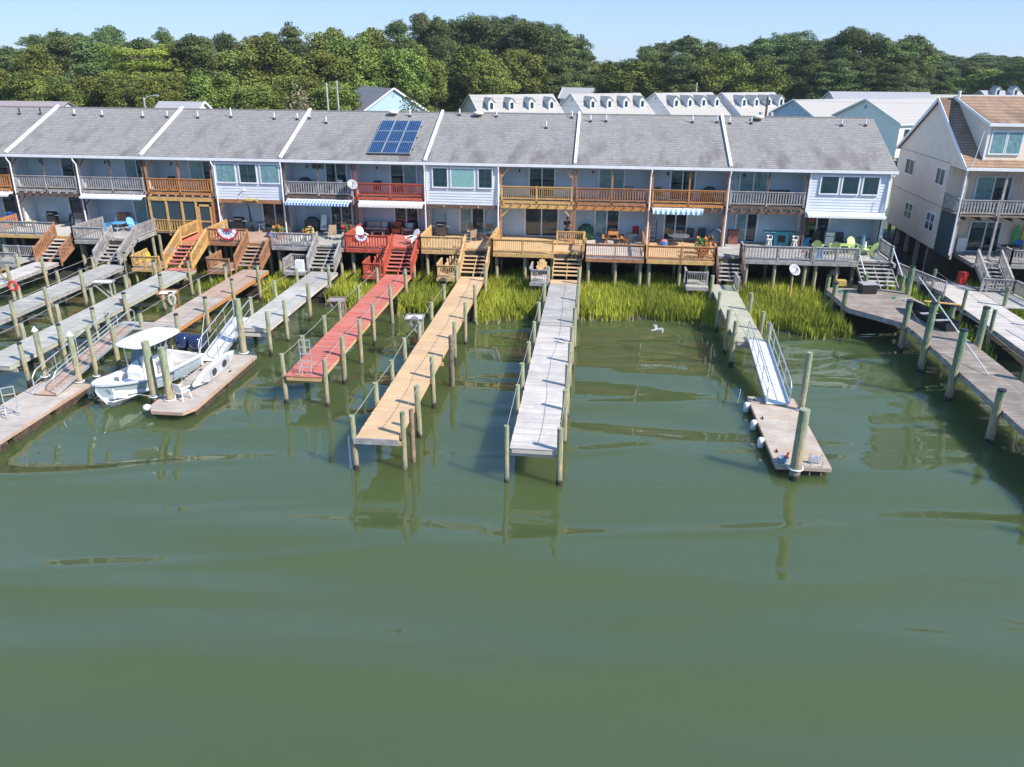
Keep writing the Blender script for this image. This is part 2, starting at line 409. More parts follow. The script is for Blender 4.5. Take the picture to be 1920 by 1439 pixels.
def door(root, x0, x1, y, z0, z1, pane=None):
    t = 0.08; mb = MB()
    mb.box(x0-t, x1+t, y-0.08, y, z1, z1+t); mb.box(x0-t, x1+t, y-0.09, y, z0-0.02, z0+0.05)
    mb.box(x0-t, x0, y-0.08, y, z0+0.05, z1); mb.box(x1, x1+t, y-0.08, y, z0+0.05, z1)
    xm = (x0+x1)/2
    mb.box(xm-0.045, xm+0.045, y-0.065, y, z0+0.05, z1)
    for a, c in ((x0, x0+0.05), (x1-0.05, x1)): mb.box(a, c, y-0.055, y, z0+0.05, z1)
    o = mb.build('sliding_door', TRIM, root)
    mats = pane or [GLASS, GLASS]
    MB().box(x0+0.05, xm-0.045, y-0.03, y-0.012, z0+0.05, z1).build('pane', mats[0], o)
    MB().box(xm+0.045, x1-0.05, y-0.03, y-0.012, z0+0.05, z1).build('pane', mats[1], o)
    return o
DARKUNDER = M('underside_dark', (0.05, 0.042, 0.035), 0.2, 2, 0.9)  # near-black, so the shade of the undersides is put into the colour
FLOORW = M('balcony_boards', (0.25, 0.20, 0.16), 0.15, 2, 0.85, kind='boardsx')

# bay: kind, rail material/style, post material, beam material, upper door x (fraction range), panes, lower door
BAYS = {
 -1: dict(k='bal', rm=ORGW, st='pick', pm=DKBRN, up=(0.55, 0.95, [GLASS, GLASS]), lo=(0.50, 0.92, [GLASS, GLASS])),
 0: dict(k='bal', rm=GREYW, st='pick', pm=DKBRN, up=(0.55, 0.92, [GLASS, GLASS]), lo=(0.55, 0.93, [GLASS, CURT])),
 1: dict(k='bal', rm=GREYW, st='pick', pm=DKBRN, up=(0.52, 0.88, [CURT, GLASS]), lo=(0.56, 0.95, [CURT, GLASS])),
 2: dict(k='bal', rm=ORGW, st='pick', pm=BRNW, up=(0.50, 0.90, [BLIND, GLASS]), lo=None),
 3: dict(k='bump', beam=BRNW, pm=BRNW, win=[(0.07, 0.335, [CURT, CURT]), (0.405, 0.635, [GLASS, GLASS]), (0.705, 0.955, [CURT, CURT])], lo=(0.52, 0.88, [GLASS, GLASS])),
 4: dict(k='bal', rm=GREYW, st='pick', pm=DKBRN, up=(0.50, 0.80, [GLASS, GLASS]), lo=(0.53, 0.84, [GLASS, GLASS])),
 5: dict(k='bal', rm=REDW, st='thin', pm=MAROON, up=(0.43, 0.80, [GLASS, CURT]), lo=(0.46, 0.80, [GLASS, GLASS])),
 6: dict(k='bump', beam=DKBRN, pm=DKBRN, win=[(0.105, 0.295, [GLASS, GLASS]), (0.355, 0.66, [BLIND]), (0.725, 0.90, [GLASS, GLASS])], lo=(0.40, 0.74, [CURT, GLASS])),
 7: dict(k='bal', rm=YELW, st='thin', pm=BRNW, up=(0.37, 0.72, [GLASS, GLASS]), lo=(0.32, 0.78, [GLASS, GLASS]), beam=YELW, brace=YELW),
 8: dict(k='bal', rm=BRNW, st='pick', pm=BRNW, up=(0.32, 0.66, [CURT, CURT]), lo=(0.29, 0.62, [CURT, GLASS]), beam=ORGW),
 9: dict(k='bal', rm=ORGW, st='thin', pm=BRNW, up=(0.28, 0.60, [GLASS, GLASS]), lo=(0.24, 0.54, [GLASS, GLASS])),
 10: dict(k='bal', rm=GREYW, st='pick', pm=DKBRN, up=(0.19, 0.55, [CURT, CURT]), lo=(0.20, 0.48, [CURT, GLASS])),
 11: dict(k='bump', beam=WHITE, pm=DKBRN, win=[(0.15, 0.36, None), (0.415, 0.61, None), (0.67, 0.855, None)], lo=(0.10, 0.42, [GLASS, GLASS])),
}
HL = {-1: 'grey-roofed pair of townhouses cut off by the left edge, one balcony with an orange-brown rail',
 0: 'pair of townhouses with two grey picket balconies, first full pair from the left',
 1: 'pair of townhouses with an orange timber balcony beside a white room with three curtained windows',
 2: 'pair of townhouses with one grey and one red balcony under the solar panels',
 3: 'pair of townhouses with a white room of three windows next to a new honey-coloured balcony',
 4: 'pair of townhouses with two dark brown balconies, between the honey balcony and the grey one',
 5: 'end pair of townhouses with a white room of three sash windows over a white awning'}
VENTS = {-1: [(-2.62, 6.06), (-0.79, 6.11)], 0: [(2.29, 6.01), (4.79, 5.9), (8.36, 5.82), (10.44, 5.88)], 1: [(13.05, 5.87), (15.8, 6.04), (19.5, 5.88), (21.42, 5.85)],
 2: [(22.4, 6.0), (23.97, 5.32), (30.48, 6.63)], 3: [(34.46, 6.92), (37.45, 6.74), (43.41, 6.74), (41.52, 5.09)], 4: [(44.89, 6.19), (46.09, 6.23), (52.7, 6.26), (54.56, 6.31)],
 5: [(55.5, 6.17), (57.11, 6.22), (63.75, 6.1), (65.5, 6.16)]}
PARTW = M('party_wall_siding', (0.60, 0.64, 0.70), 0.06, 1.2, 0.5, kind='hboard')
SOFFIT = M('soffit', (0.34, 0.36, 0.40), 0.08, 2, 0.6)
for hk in range(-1, 6):
    X0 = 11*hk; X1 = X0+11; root = thing('townhouse_pair', ((X0+X1)/2, 5, 2.5), HL[hk], 'townhouse', 'townhouses of the waterfront row')
    xe = X1+(0.35 if hk == 5 else 0)
    mb = MB(); th = 0.14
    e = -0.12
    mb.hexa([(X0, e, roofz(e)-th), (xe, e, roofz(e)-th), (xe, RY, RZ-th), (X0, RY, RZ-th), (X0, e, roofz(e)), (xe, e, roofz(e)), (xe, RY, RZ), (X0, RY, RZ)])
    mb.hexa([(X0, RY, RZ-th), (xe, RY, RZ-th), (xe, 15, EZ-th), (X0, 15, EZ-th), (X0, RY, RZ), (xe, RY, RZ), (xe, 15, EZ), (X0, 15, EZ)])
    rf = mb.build('roof', ROOFM, root)
    MB().box(X0, xe, RY-0.14, RY+0.14, RZ-0.05, RZ+0.035).build('ridge_cap', ROOFM, rf)
    for (vx, vy) in VENTS[hk]:
        z = roofz(vy); dark = hk == -1
        hgt = 0.75 if vx == 15.8 else 0.5
        MB().cyl((vx, vy, z-0.1), (vx, vy, z+hgt), 0.055, n=8).build('vent_pipe', CAPB if dark else TRIM, rf)
        MB().cyl((vx, vy-0.05, z-0.02), (vx, vy, z+0.12), 0.16, 0.07, n=8).build('vent_flashing', CHAR, rf)
    MB().bar((X0, -0.02, roofz(-0.02)+0.03), (X0, RY+0.1, RZ+0.09), 0.2, 0.22).build('roof_divider', TRIM, root)
    MB().box(X0, xe, -0.22, -0.123, EZ-0.24, EZ-0.06).build('gutter', TRIM, root)
    MB().box(X0, xe, -0.12, WY, EZ-0.3, EZ-0.27).build('soffit', SOFFIT, root)
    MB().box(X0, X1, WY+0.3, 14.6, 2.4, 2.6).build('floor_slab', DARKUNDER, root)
    MB().box(X0, X1, WY+0.6, WY+0.8, -0.5, 2.4).build('light_block_wall', DARKUNDER, root)  # added wall, stops light from behind showing under the house
    MB().box(X0+0.02, X1-0.02, 14.4, 14.6, 0.5, EZ+0.05).build('rear_wall', WHITE, root)
    # front walls, recessed
    mb = MB(); siding(mb, X0, X1, WY, F1-0.35, EZ-0.27); mb.build('recessed_wall', SIDING, root)
    mb = MB()
    mb.box(X0, X1, 0.12, WY-0.03, F2-0.06, F2).build('balcony_floor', FLOORW, root)
    for bi in (2*hk, 2*hk+1):
        if bi not in BAYS:
            BAYS[bi] = dict(BAYS[-1])
        B = BAYS[bi]; a = 5.5*bi; c = a+5.5
        # dividing wall between units
        if bi not in (8,):
            MB().box(a-0.06, a+0.06, 0.5, WY-0.03, F1, EZ-0.3).build('party_wall', PARTW, root)
        # posts at the front line
        for px in ((a+0.12, c-0.12) if bi != 8 else (a+0.1, c-0.12)):
            MB().box(px-0.07, px+0.07, 0.03, 0.17, F1, F2-0.2).build('porch_post', B['pm'], root)
        if B['k'] == 'bal':
            for px in (a+0.12, c-0.12, (a+c)/2 if bi not in (5, 7) else None):
                if px is None: continue
                MB().box(px-0.06, px+0.06, 0.05, 0.17, F2-0.28, EZ-0.3).build('balcony_post', B['pm'], root)
            rail('balcony_railing', (a+0.18, 0.02, F2), (c-0.18, 0.02, F2), B['rm'], root, 1.0, B['st'], 2.6)
            MB().box(a, c, -0.03, 0.11, F2-0.20, F2-0.02).build('rim_joist', B['rm'] if bi not in (4, 10) else DKBRN, root)
            mb = MB()
            jn = 8
            for i in range(jn):
                jx = a+0.35+(5.5-0.7)*i/(jn-1); mb.box(jx-0.025, jx+0.025, -0.25, WY-0.04, F2-0.30, F2-0.21)
            mb.build('joists', B.get('beam', GREYW), root)
            bm_ = B.get('beam', DKBRN)
            MB().box(a+0.05, c-0.05, 0.0, 0.12, F2-0.58, F2-0.305).build('beam', bm_, root)
            if 'up' in B:
                p0, p1, pn = B['up']; door(root, a+5.5*p0, a+5.5*p1, WY-0.03, F2, F2+2.1, pn)
            sg = 1
            bw = B.get('brace', B['pm'])
            for px, dx in ((a+0.12, 0.62), (c-0.12, -0.62)):
                if bi in (0, 1, 2, -1) and dx < 0: continue
                if bi in (8, 9, 10): continue
                if bi in (4, 5): continue
                MB().bar((px+0.05*(1 if dx > 0 else -1), 0.1, EZ-1.0), (px+dx, 0.1, EZ-0.32), 0.07, 0.09).build('brace', bw, root)
                if bi not in (2,): MB().bar((px, 0.1, F2-1.25), (px+dx, 0.1, F2-0.6), 0.07, 0.09).build('brace', bw, root)
        else:
            y = 0.06
            mb = MB(); siding(mb, a+0.02, c-0.02, y, F2-0.42, EZ-0.25); mb.quad((a+0.02, y, F2-0.42), (c-0.02, y, F2-0.42), (c-0.02, WY-0.03, F2-0.42), (a+0.02, WY-0.03, F2-0.42))
            for xx_ in (a+0.02, c-0.02): mb.quad((xx_, y, F2-0.42), (xx_, WY-0.03, F2-0.42), (xx_, WY-0.03, EZ-0.25), (xx_, y, EZ-0.25))
            mb.build('bump_out_wall', WHITE, root)
            for xx_ in (a+0.07, c-0.07): MB().box(xx_-0.06, xx_+0.06, y-0.06, y-0.03, F2-0.42, EZ-0.27).build('corner_board', TRIM, root)
            for (p0, p1, pn) in B['win']:
                if pn is None: window(root, a+5.5*p0, a+5.5*p1, y-0.055, 6.87, 8.02, 1, True, GLASS)
                else: window(root, a+5.5*p0, a+5.5*p1, y-0.055, 6.72, 8.05, len(pn), False, pn)
            MB().box(a+0.03, c-0.03, -0.02, 0.14, F2-0.70, F2-0.425).build('beam', B['beam'], root)
            if bi in (3,):
                for px, dx in ((a+0.2, 0.45),): MB().bar((px, 0.1, F2-1.35), (px+dx, 0.1, F2-0.72), 0.08, 0.1).build('brace', BRNW, root)
            if bi == 6:
                mb = MB()
                for i in range(3): mb.box(a+1.3+1.3*i, a+1.36+1.3*i, -0.15, 0.0, F2-0.62, F2-0.50)
                mb.build('joists', TANW, root)
        if B.get('lo'):
            p0, p1, pn = B['lo']; door(root, a+5.5*p0, a+5.5*p1, WY-0.03, F1, F1+2.08, pn)
        # little wall lamp
        MB().cyl((a+1.3, WY-0.05, F2+1.95), (a+1.3, WY-0.16, F2+1.8), 0.07, 0.05, n=6).build('wall_lamp', CAPB, root)
    if hk == 5:
        # gable end wall
        mb = MB(); mb.prism([(65.96, 0.02, 2.5), (65.96, 14.6, 2.5), (65.96, 14.6, EZ-0.1), (65.96, RY, RZ-0.16), (65.96, 0.02, EZ-0.16)], (0.14, 0, 0))
        mb.build('gable_wall', WHITE, root)
# downspouts: white pipes down the front
def spout(hk, x, bends, z1=F1):
    root = [o for o in COL.objects if o.name.startswith('townhouse_pair') and abs(o.location.x-(11*hk+5.5)) < 0.1][0]
    pts = [(x, -0.17, EZ-0.25), (x, -0.17, EZ-0.4), (x+bends, -0.02, EZ-0.75), (x+bends, -0.09, F2+0.2), (x+bends, -0.09, F2-0.4), (x+bends, -0.09, z1)]
    MB().tube(pts, 0.055, 6).build('downspout', TRIM, root)
for a in ((0, 0.05, 0.1), (0, 5.5, 0.12), (1, 16.6, 0.12), (1, 22.0, -0.03), (2, 32.95, -0.02), (3, 38.42, 0.0), (4, 49.5, -0.03), (5, 55.03, -0.03), (5, 65.9, -0.02), (1, 11.02, 0.1)):
    if a[1] == 11.02: continue
    spout(*a)
# ornament fish on the brown beam
mb = MB(); mb.ball((19.25, -0.12, 5.42), 0.42, 0.05, 0.13, 14, 7)
mb.prism([(19.6, -0.14, 5.42), (19.95, -0.14, 5.58), (19.88, -0.14, 5.42), (19.95, -0.14, 5.3)], (0, 0.05, 0))
tag(mb.build('fish_ornament', M('fish_paint', (0.55, 0.42, 0.12), 0.3, 6, 0.5, col2=(0.2, 0.4, 0.2)), None), 'painted wooden fish hanging on the brown beam under the curtained white room', 'ornament')
mb = MB(); mb.ball((18.9, -0.12, 6.15), 0.13, 0.1, 0.1, 8, 5)
mb.bar((18.9, -0.1, 6.1), (18.5, -0.25, 5.6), 0.05)
tag(mb.build('flagpole_bracket', TRIM, None), 'small white flag bracket with stub pole on the siding above the fish ornament', 'bracket')

# solar panels
sp = thing('solar_array', (30.2, 3.3, roofz(3.3)), 'array of nine blue solar panels on the grey roof above the red balcony', 'solar panels')
SOL = M('solar_cells', (0.004, 0.035, 0.115), 0.2, 1.3, 0.15, spec=0.7, kind='')
sy0, sy1 = 0.75, 5.7
def rp(x, y, h): # point above roof plane
    nx = Vector((0, -SL, 1)).normalized(); return Vector((x, y, roofz(y)))+nx*h
for i in range(3):
    for j in range(3):
        xa = 28.5+i*1.09; xb = xa+1.05; ya = sy0+j*1.63; yb = ya+1.57
        ff = MB().hexa([rp(xa, ya, 0.14), rp(xb, ya, 0.14), rp(xb, yb, 0.14), rp(xa, yb, 0.14), rp(xa, ya, 0.18), rp(xb, ya, 0.18), rp(xb, yb, 0.18), rp(xa, yb, 0.18)]).build('solar_panel', ALU, sp)
        g = 0.035; mb = MB()
        for k in range(6):
            xs0 = xa+g+(1.05-2*g)*k/6+0.006; xs1 = xa+g+(1.05-2*g)*(k+1)/6-0.006
            mb.quad(rp(xs0, ya+g, 0.184), rp(xs1, ya+g, 0.184), rp(xs1, yb-g, 0.184), rp(xs0, yb-g, 0.184))
        mb.build('cells', SOL, ff)
mb = MB(); mb.bar(rp(28.5, sy0, 0.08), rp(31.75, sy0, 0.08), 0.06, 0.12)
for yy_ in (1.5, 3.2, 4.9): mb.bar(rp(28.45, yy_, 0.07), rp(31.8, yy_, 0.07), 0.05, 0.12)
mb.build('mounting_rail', CHAR, sp)
# roof domes
for x, lab in ((29.1, 'round white ventilator dome near the ridge above the solar panels'), (36.0, 'round cream ventilator dome near the ridge right of the solar panels'), (57.7, 'round cream ventilator dome near the ridge of the end pair of townhouses')):
    d = thing('roof_ventilator', (x, 6.75, roofz(6.75)), lab, 'ventilator', 'ventilator domes along the ridge')
    MB().ball((x, 6.75, roofz(6.75)+0.26), 0.43, 0.43, 0.16, 14, 6).build('dome', M('cream_metal', (0.72, 0.70, 0.55), 0.05, 3, 0.4) if x > 30 else PLAST, d, smooth=True)
    MB().cyl((x, 6.75, roofz(6.75)-0.15), (x, 6.75, roofz(6.75)+0.2), 0.22, n=10).build('collar', CHAR, d)

# satellite dish builder
def sat_dish(loc, aim, mast_z0, label, r=0.42, mastmat=ALU):
    d = thing('satellite_dish', (loc[0], loc[1], mast_z0), label, 'satellite dish')
    a = Vector(aim).normalized(); c = Vector(loc); x = a.orthogonal().normalized(); y = a.cross(x); rings = []
    for i in range(6):
        t = i/5; rr = r*t+0.004; h = 0.16*t*t*r/0.42
        rings.append([c+x*rr*math.cos(q*math.pi/9)+y*rr*1.08*math.sin(q*math.pi/9)+a*h for q in range(18)])
    for i in range(5, -1, -1):
        t = i/5; rr = r*t+0.004; h = 0.16*t*t*r/0.42-0.02
        rings.append([c+x*rr*math.cos(q*math.pi/9)+y*rr*1.08*math.sin(q*math.pi/9)+a*h for q in range(18)])
    MB().loft(rings, close=True).build('dish', M('dish_grey', (0.36, 0.38, 0.41), 0.04, 3, 0.5), d, smooth=True)
    down = Vector((0, 0, -1)); e = c+a*0.42+down*0.12
    MB().bar(c+down*r*0.95, e, 0.035).bar(e, e+Vector((0, 0, 0.09)), 0.07, 0.07).build('feed_arm', CHAR, d)
    MB().cyl((loc[0], loc[1]+0.04, mast_z0), (loc[0], loc[1]+0.04, loc[2]-0.02), 0.035, n=8).cyl(c-a*0.03, Vector((loc[0], loc[1]+0.04, loc[2]-0.05)), 0.04, n=8).build('mast', mastmat, d)
    return d
sat_dish((27.5, -0.35, 6.75), (0.5, -1, 0.75), 5.3, 'grey satellite dish on a mast between the grey and the red balcony', 0.36)
dd = sat_dish((58.8, -6.1, 2.75), (0.45, -1, 0.8), 1.9, 'grey satellite dish on a wooden post in the marsh grass below the grey deck', 0.38)
MB().cyl((58.8, -6.06, -0.3), (58.8, -6.06, 2.35), 0.07, n=8).build('post', TANW, dd)

# awnings
AWS = M('blue_white_stripe', (0.72, 0.75, 0.80), 0.04, 3, 0.8, kind='stripe', col2=(0.02, 0.22, 0.62), p=0.24)
AWS2 = M('teal_white_stripe', (0.75, 0.78, 0.80), 0.04, 3, 0.8, kind='stripe', col2=(0.06, 0.30, 0.50), p=0.36)
AWW = M('white_canvas', (0.74, 0.73, 0.70), 0.04, 3, 0.8)
def awning(x0, x1, ext, drop, mat, label, val=0.22, top=TRIM, z=F2-0.33):
    d = thing('awning', ((x0+x1)/2, -0.05, z), label, 'awning', 'awnings over the lower decks')
    MB().box(x0, x1, -0.3, -0.03, z-0.07, z+0.07).build('cassette', top, d, bevel=0.02)
    mb = MB(); y1 = -0.3-ext; z1 = z-drop
    mb.quad((x0+0.05, -0.29, z), (x1-0.05, -0.29, z), (x1-0.05, y1, z1), (x0+0.05, y1, z1))
    mb.quad((x0+0.05, -0.29, z-0.012), (x0+0.05, y1, z1-0.012), (x1-0.05, y1, z1-0.012), (x1-0.05, -0.29, z-0.012))
    mb.build('canvas', mat, d)
    MB().box(x0+0.03, x1-0.03, y1-0.06, y1, z1-0.05, z1+0.03).build('front_bar', top, d)
    n_ = int((x1-x0)/0.24); v = MB()
    for i in range(n_):
        a = x0+0.05+(x1-x0-0.1)*i/n_; c = x0+0.05+(x1-x0-0.1)*(i+1)/n_; m_ = (a+c)/2; yv = y1-0.065
        pts = [(a, yv, z1), (a, yv, z1-val*0.7), (a+(c-a)*.25, yv, z1-val*0.93), (m_, yv, z1-val), (a+(c-a)*.75, yv, z1-val*0.93), (c, yv, z1-val*0.7), (c, yv, z1)]
        v.prism(pts, (0, 0.012, 0))
    v.build('valance', mat, d)
    for x in (x0+0.4, x1-0.4): MB().bar((x, -0.2, z-0.09), (x+(0.3 if x < (x0+x1)/2 else -0.3), y1, z1-0.06), 0.04, 0.04).build('folding_arm', TRIM, d)
    return d
awning(22.3, 27.3, 0.45, 0.10, AWS, 'awning with narrow bright blue and white stripes over the cluttered grey deck')
awning(27.9, 32.9, 0.35, 0.12, AWW, 'short plain white awning under the red balcony')
awning(49.7, 53.35, 0.08, 0.12, AWS2, 'rolled awning with wide teal and white scalloped stripes above the glass table deck', 0.24)
awning(60.55, 65.95, 0.3, 0.12, AWW, 'long plain white awning along the end unit over the pale green chairs', 0.16)
awning(5.7, 10.9, 0.25, 0.12, TRIM, 'closed white metal awning above the deck with light blue chairs', 0.12)
awning(-5.3, -0.15, 0.25, 0.12, TRIM, 'closed white awning on the leftmost unit above the flag', 0.12)
# screened porch of bay 2
sp2 = thing('screened_porch', (13.7, -0.1, F1), 'screened porch of orange timber with dark mesh bays and a narrow door', 'porch')
for i, x in enumerate((11.25, 12.6, 13.85, 15.0)):
    MB().box(x-0.08, x+0.08, -0.32, -0.18, F1-0.3, F2-0.35).build('porch_post', YELW, sp2)
SCR = M('dark_screen', (0.03, 0.055, 0.07), 0.1, 30, 0.6)
for a, c in ((11.33, 12.52), (12.68, 13.77), (13.93, 14.92)):
    MB().box(a, c, -0.255, -0.245, F1+0.95, F2-0.4).build('mesh_screen', SCR, sp2)
    rail('porch_railing', (a, -0.26, F1-0.1), (c, -0.26, F1-0.1), YELW, sp2, 1.0, 'pick', 9, endposts=(0, 0))
mb = MB(); mb.box(11.2, 16.4, -0.33, -0.17, F2-0.62, F2-0.36); mb.build('beam', YELW, sp2)
mb = MB(); x0, x1 = 15.1, 16.2
for a in (x0, x1-0.14): mb.box(a, a+0.14, -0.3, -0.2, F1, F1+2.15)
mb.box(x0, x1, -0.3, -0.2, F1+2.0, F1+2.15); mb.box(x0+.14, x1-.14, -0.29, -0.21, F1+0.8, F1+0.9); mb.box(x0+.14, x1-.14, -0.29, -0.21, F1, F1+0.25)
dr = mb.build('porch_door', YELW, sp2)
MB().box(x0+0.14, x1-0.14, -0.255, -0.245, F1+0.25, F1+2.0).build('mesh_screen', SCR, dr)
MB().box(16.25, 16.4, -0.3, -0.2, F1, F2-0.36).build('porch_post', BRNW, sp2)
MB().box(11.2, 16.4, -0.35, WY, F1-0.12, F1-0.02).build('porch_floor', FLOORW, sp2)
# ---------------------------------------------------------------- decks, stairs
DZ = 1.55
ORD = ['first', 'second', 'third', 'fourth', 'fifth', 'sixth', 'seventh', 'eighth', 'ninth', 'tenth', 'eleventh', 'twelfth', 'thirteenth', 'fourteenth', 'fifteenth', 'sixteenth', 'seventeenth', 'eighteenth', 'nineteenth', 'twentieth']
def stairs(root, x0, x1, yt, yb, zt, zb, tm, rm, style='thin', rails=(1, 1), nt_=7):
    st = MB(); st.bar((x0+0.03, yt, zt-0.16), (x0+0.03, yb, zb-0.02), 0.05, 0.26); st.bar((x1-0.03, yt, zt-0.16), (x1-0.03, yb, zb-0.02), 0.05, 0.26)
    st.bar(((x0+x1)/2, yt, zt-0.2), ((x0+x1)/2, yb, zb-0.06), 0.05, 0.22)
    s = st.build('stairs', rm, root)
    for i in range(1, nt_):
        t = i/nt_; y = yt+(yb-yt)*t; z = zt+(zb-zt)*t
        MB().box(x0+0.02, x1-0.02, y-0.14, y+0.17, z-0.045, z).build('tread', tm, s)
    for k, x in ((0, x0), (1, x1)):
        if rails[k]: rail('stair_railing', (x, yt, zt), (x, yb, zb), rm, root, 0.93, style, 2.8)
def deck(x0, x1, yf, fm, rm, style, label, front=None, sides=(), st=None, fascia=None, piles=None, z=F1):
    root = thing('wooden_deck', ((x0+x1)/2, yf, z), label, 'deck', 'raised decks along the townhouses')
    mb = MB(); yb = -0.34 if label.startswith('narrow') else WY-0.04
    if st: # notch for the stairs
        sx0, sx1, sy = st[0], st[1], st[2]
        if sx0 > x0+0.05: mb.box(x0, sx0, yf, yb, z-0.05, z)
        mb.box(max(sx0, x0), min(sx1, x1) if sx1 <= x1 else sx1, sy, yb, z-0.0505, z-0.0005)
        if sx1 < x1-0.05: mb.box(sx1, x1, yf, yb, z-0.05, z)
    else: mb.box(x0, x1, yf, yb, z-0.05, z)
    mb.build('floor', fm, root)
    fa = fascia or rm
    segs = [(x0, x1, yf)]
    if st: segs = [s for s in ((x0, st[0], yf), (st[0], st[1], st[2]), (st[1], x1, yf)) if s[1]-s[0] > 0.1]
    mb = MB()
    for a, c, y in segs: mb.box(a, c, y-0.045, y-0.003, z-0.27, z-0.02)
    mb.box(x0-0.0, x0+0.045, yf, 0.0, z-0.27, z-0.06); mb.box(x1-0.045, x1, yf, 0.0, z-0.27, z-0.06)
    mb.build('fascia', fa, root)
    mb = MB()
    y = yf+0.4
    while y < 1.2: mb.box(x0+0.05, x1-0.05, y-0.04, y+0.04, z-0.42, z-0.06); y += 1.7
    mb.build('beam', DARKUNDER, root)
    for a, c in (front or []): rail('railing', (a, yf, z), (c, yf, z), rm, root, 0.97, style, 1.9)
    for sd_ in sides: rail('railing', (sd_[0], sd_[1], z), (sd_[0], sd_[2], z), rm, root, 0.97, style, 2.2)
    for (px, py) in (piles or []):
        rr = 0.125; MB().cyl((px, py, -0.8), (px, py, z-0.28), rr*1.05, rr, 10).build('piling', PILE, root)
    if st: stairs(root, st[0], st[1], st[2], st[3], z, DZ, st[4], st[5], st[6] if len(st) > 6 else 'thin', st[7] if len(st) > 7 else (1, 1))
    return root
def prow(x0, x1, n_, ys=(-3.6, -0.6)):
    return [(x0+0.3+(x1-x0-0.6)*i/max(1, n_-1)+random.uniform(-.1, .1), y) for i in range(n_) for y in ys]
deck(-6, -0.3, -2.3, GREYD, ORGW, 'pick', 'leftmost raised deck with orange-brown picket railing cut by the left edge', [(-6, -0.3)], [(-0.3, -2.3, -0.1)], piles=prow(-6, -0.3, 3, (-2, -0.4)))
deck(-0.2, 6.95, -2.8, BLEACH, GREYW, 'pick', 'raised deck with grey front railing and brown-railed stairs, second from the left', [(-0.1, 4.75)], [(6.95, -2.8, -1.0)], (4.85, 6.85, -2.9, -5.7, BLEACH, BRNW, 'pick'), fascia=YELW, piles=prow(-0.2, 7, 3, (-2.4, -0.4)))
deck(7.0, 11.45, -4.1, GREYD, GREYW, 'pick', 'raised deck with grey railings around light blue chairs and grey stairs on its right', [(7.05, 9.5)], [(7.05, -4.1, -0.2), (11.45, -3.0, -0.1)], (9.55, 11.4, -3.1, -5.8, GREYD, GREYW, 'pick'), piles=prow(7, 11.4, 3))
deck(15.0, 17.15, -3.3, REDD, YELW, 'thin', 'narrow deck leading from the screened porch to maroon-treaded stairs with honey railings', [], [(15.0, -3.3, -0.5), (17.15, -3.3, 0.0)], (15.05, 17.1, -3.35, -6.1, REDD, YELW, 'thin'), piles=[(15.2, -3), (17.0, -3), (17.0, -0.4), (11.6, -0.3), (13.2, -0.3)])
deck(17.2, 22.25, -3.3, BRND, BRNW, 'pick', 'brown raised deck with the red white and blue bunting on its railing', [(17.25, 20.2)], [], (20.25, 22.15, -3.3, -5.9, BRND, BRNW, 'thin'), piles=prow(17.2, 22, 3, (-3.0, -0.5)))
deck(22.35, 27.7, -4.1, GREYD, GREYW, 'wide', 'cluttered grey raised deck under the blue striped awning', [(22.4, 25.5)], [], (25.55, 27.5, -3.3, -5.8, GREYD, GREYW, 'thin'), piles=prow(22.4, 27.6, 3))
deck(27.8, 33.15, -4.1, REDD, REDW, 'wide', 'red raised deck with red railing, white lounge chairs and red stairs', [(27.9, 31.0)], [(27.85, -4.1, -0.1)], (31.1, 33.05, -3.3, -6.0, REDD, REDW, 'pick'), piles=prow(27.9, 33, 3))
deck(33.25, 38.35, -3.85, TAND, TANW, 'wide', 'tan-brown raised deck with picket railing beside the wide tan stairs', [(33.3, 36.35)], [(38.35, -3.85, -0.1), (33.3, -3.85, -0.1)], (36.4, 38.3, -2.9, -5.75, TAND, TANW, 'thin'), piles=prow(33.3, 38.3, 3))
deck(38.45, 44.95, -4.05, TAND, YELW, 'thin', 'new honey-coloured raised deck with thin balusters and central stairs', [(38.5, 42.8)], [(38.5, -4.05, -0.1), (44.9, -3.2, -1.0)], (42.85, 44.85, -3.1, -5.7, TAND, YELW, 'thin', (0, 0)), piles=prow(38.5, 44.9, 4))
deck(45.0, 49.2, -4.7, BLEACH, BRNW, 'thin', 'brown raised deck with thin balusters and a picnic table, right of the central stairs', [(45.05, 49.15)], [(45.05, -4.7, -3.0), (49.15, -4.7, -0.1)], None, piles=prow(45.1, 49.1, 3, (-4.3, -1.5)))
deck(49.25, 53.95, -4.7, TAND, ORGW, 'thin', 'orange-toned raised deck with thin balusters and a round glass table', [(49.3, 53.9)], [(53.9, -4.7, -3.6)], None, fascia=YELW, piles=prow(49.3, 53.8, 3, (-4.3, -1.5)))
deck(54.0, 60.5, -3.85, GREYD, GREYW, 'wide', 'long grey raised deck with picket railing and the teal bar', [(55.9, 60.45)], [(55.85, -3.85, -2.7)], (54.05, 55.8, -2.9, -5.6, GREYD, DKBRN, 'thin', (1, 1)), piles=prow(54.1, 60.4, 4))
dk11 = deck(60.55, 66.0, -3.8, GREYD, GREYW, 'wide', 'grey raised deck of the end unit with pale green chairs and stairs at the corner', [(60.6, 63.5)], [(65.95, -3.0, 0.0)], (63.55, 65.85, -3.0, -5.6, GREYD, GREYW, 'thin', (0, 0)), piles=[(60.9, -3.5), (62.3, -3.5), (61, -1), (63, -1), (65, -1), (60.9, 0.6)])
for x in (63.55, 65.9):
    MB().tube([(x, -2.9, F1+0.95), (x, -5.7, DZ+0.9)], 0.04).build('handrail', TRIM, dk11)
    MB().cyl((x, -2.9, -0.5), (x, -2.9, F1+1.05), 0.13, n=10).build('piling', PILED, dk11)
    MB().cyl((x, -5.8, -0.5), (x, -5.8, DZ+1.0), 0.15, n=10).build('piling', PILED, dk11)
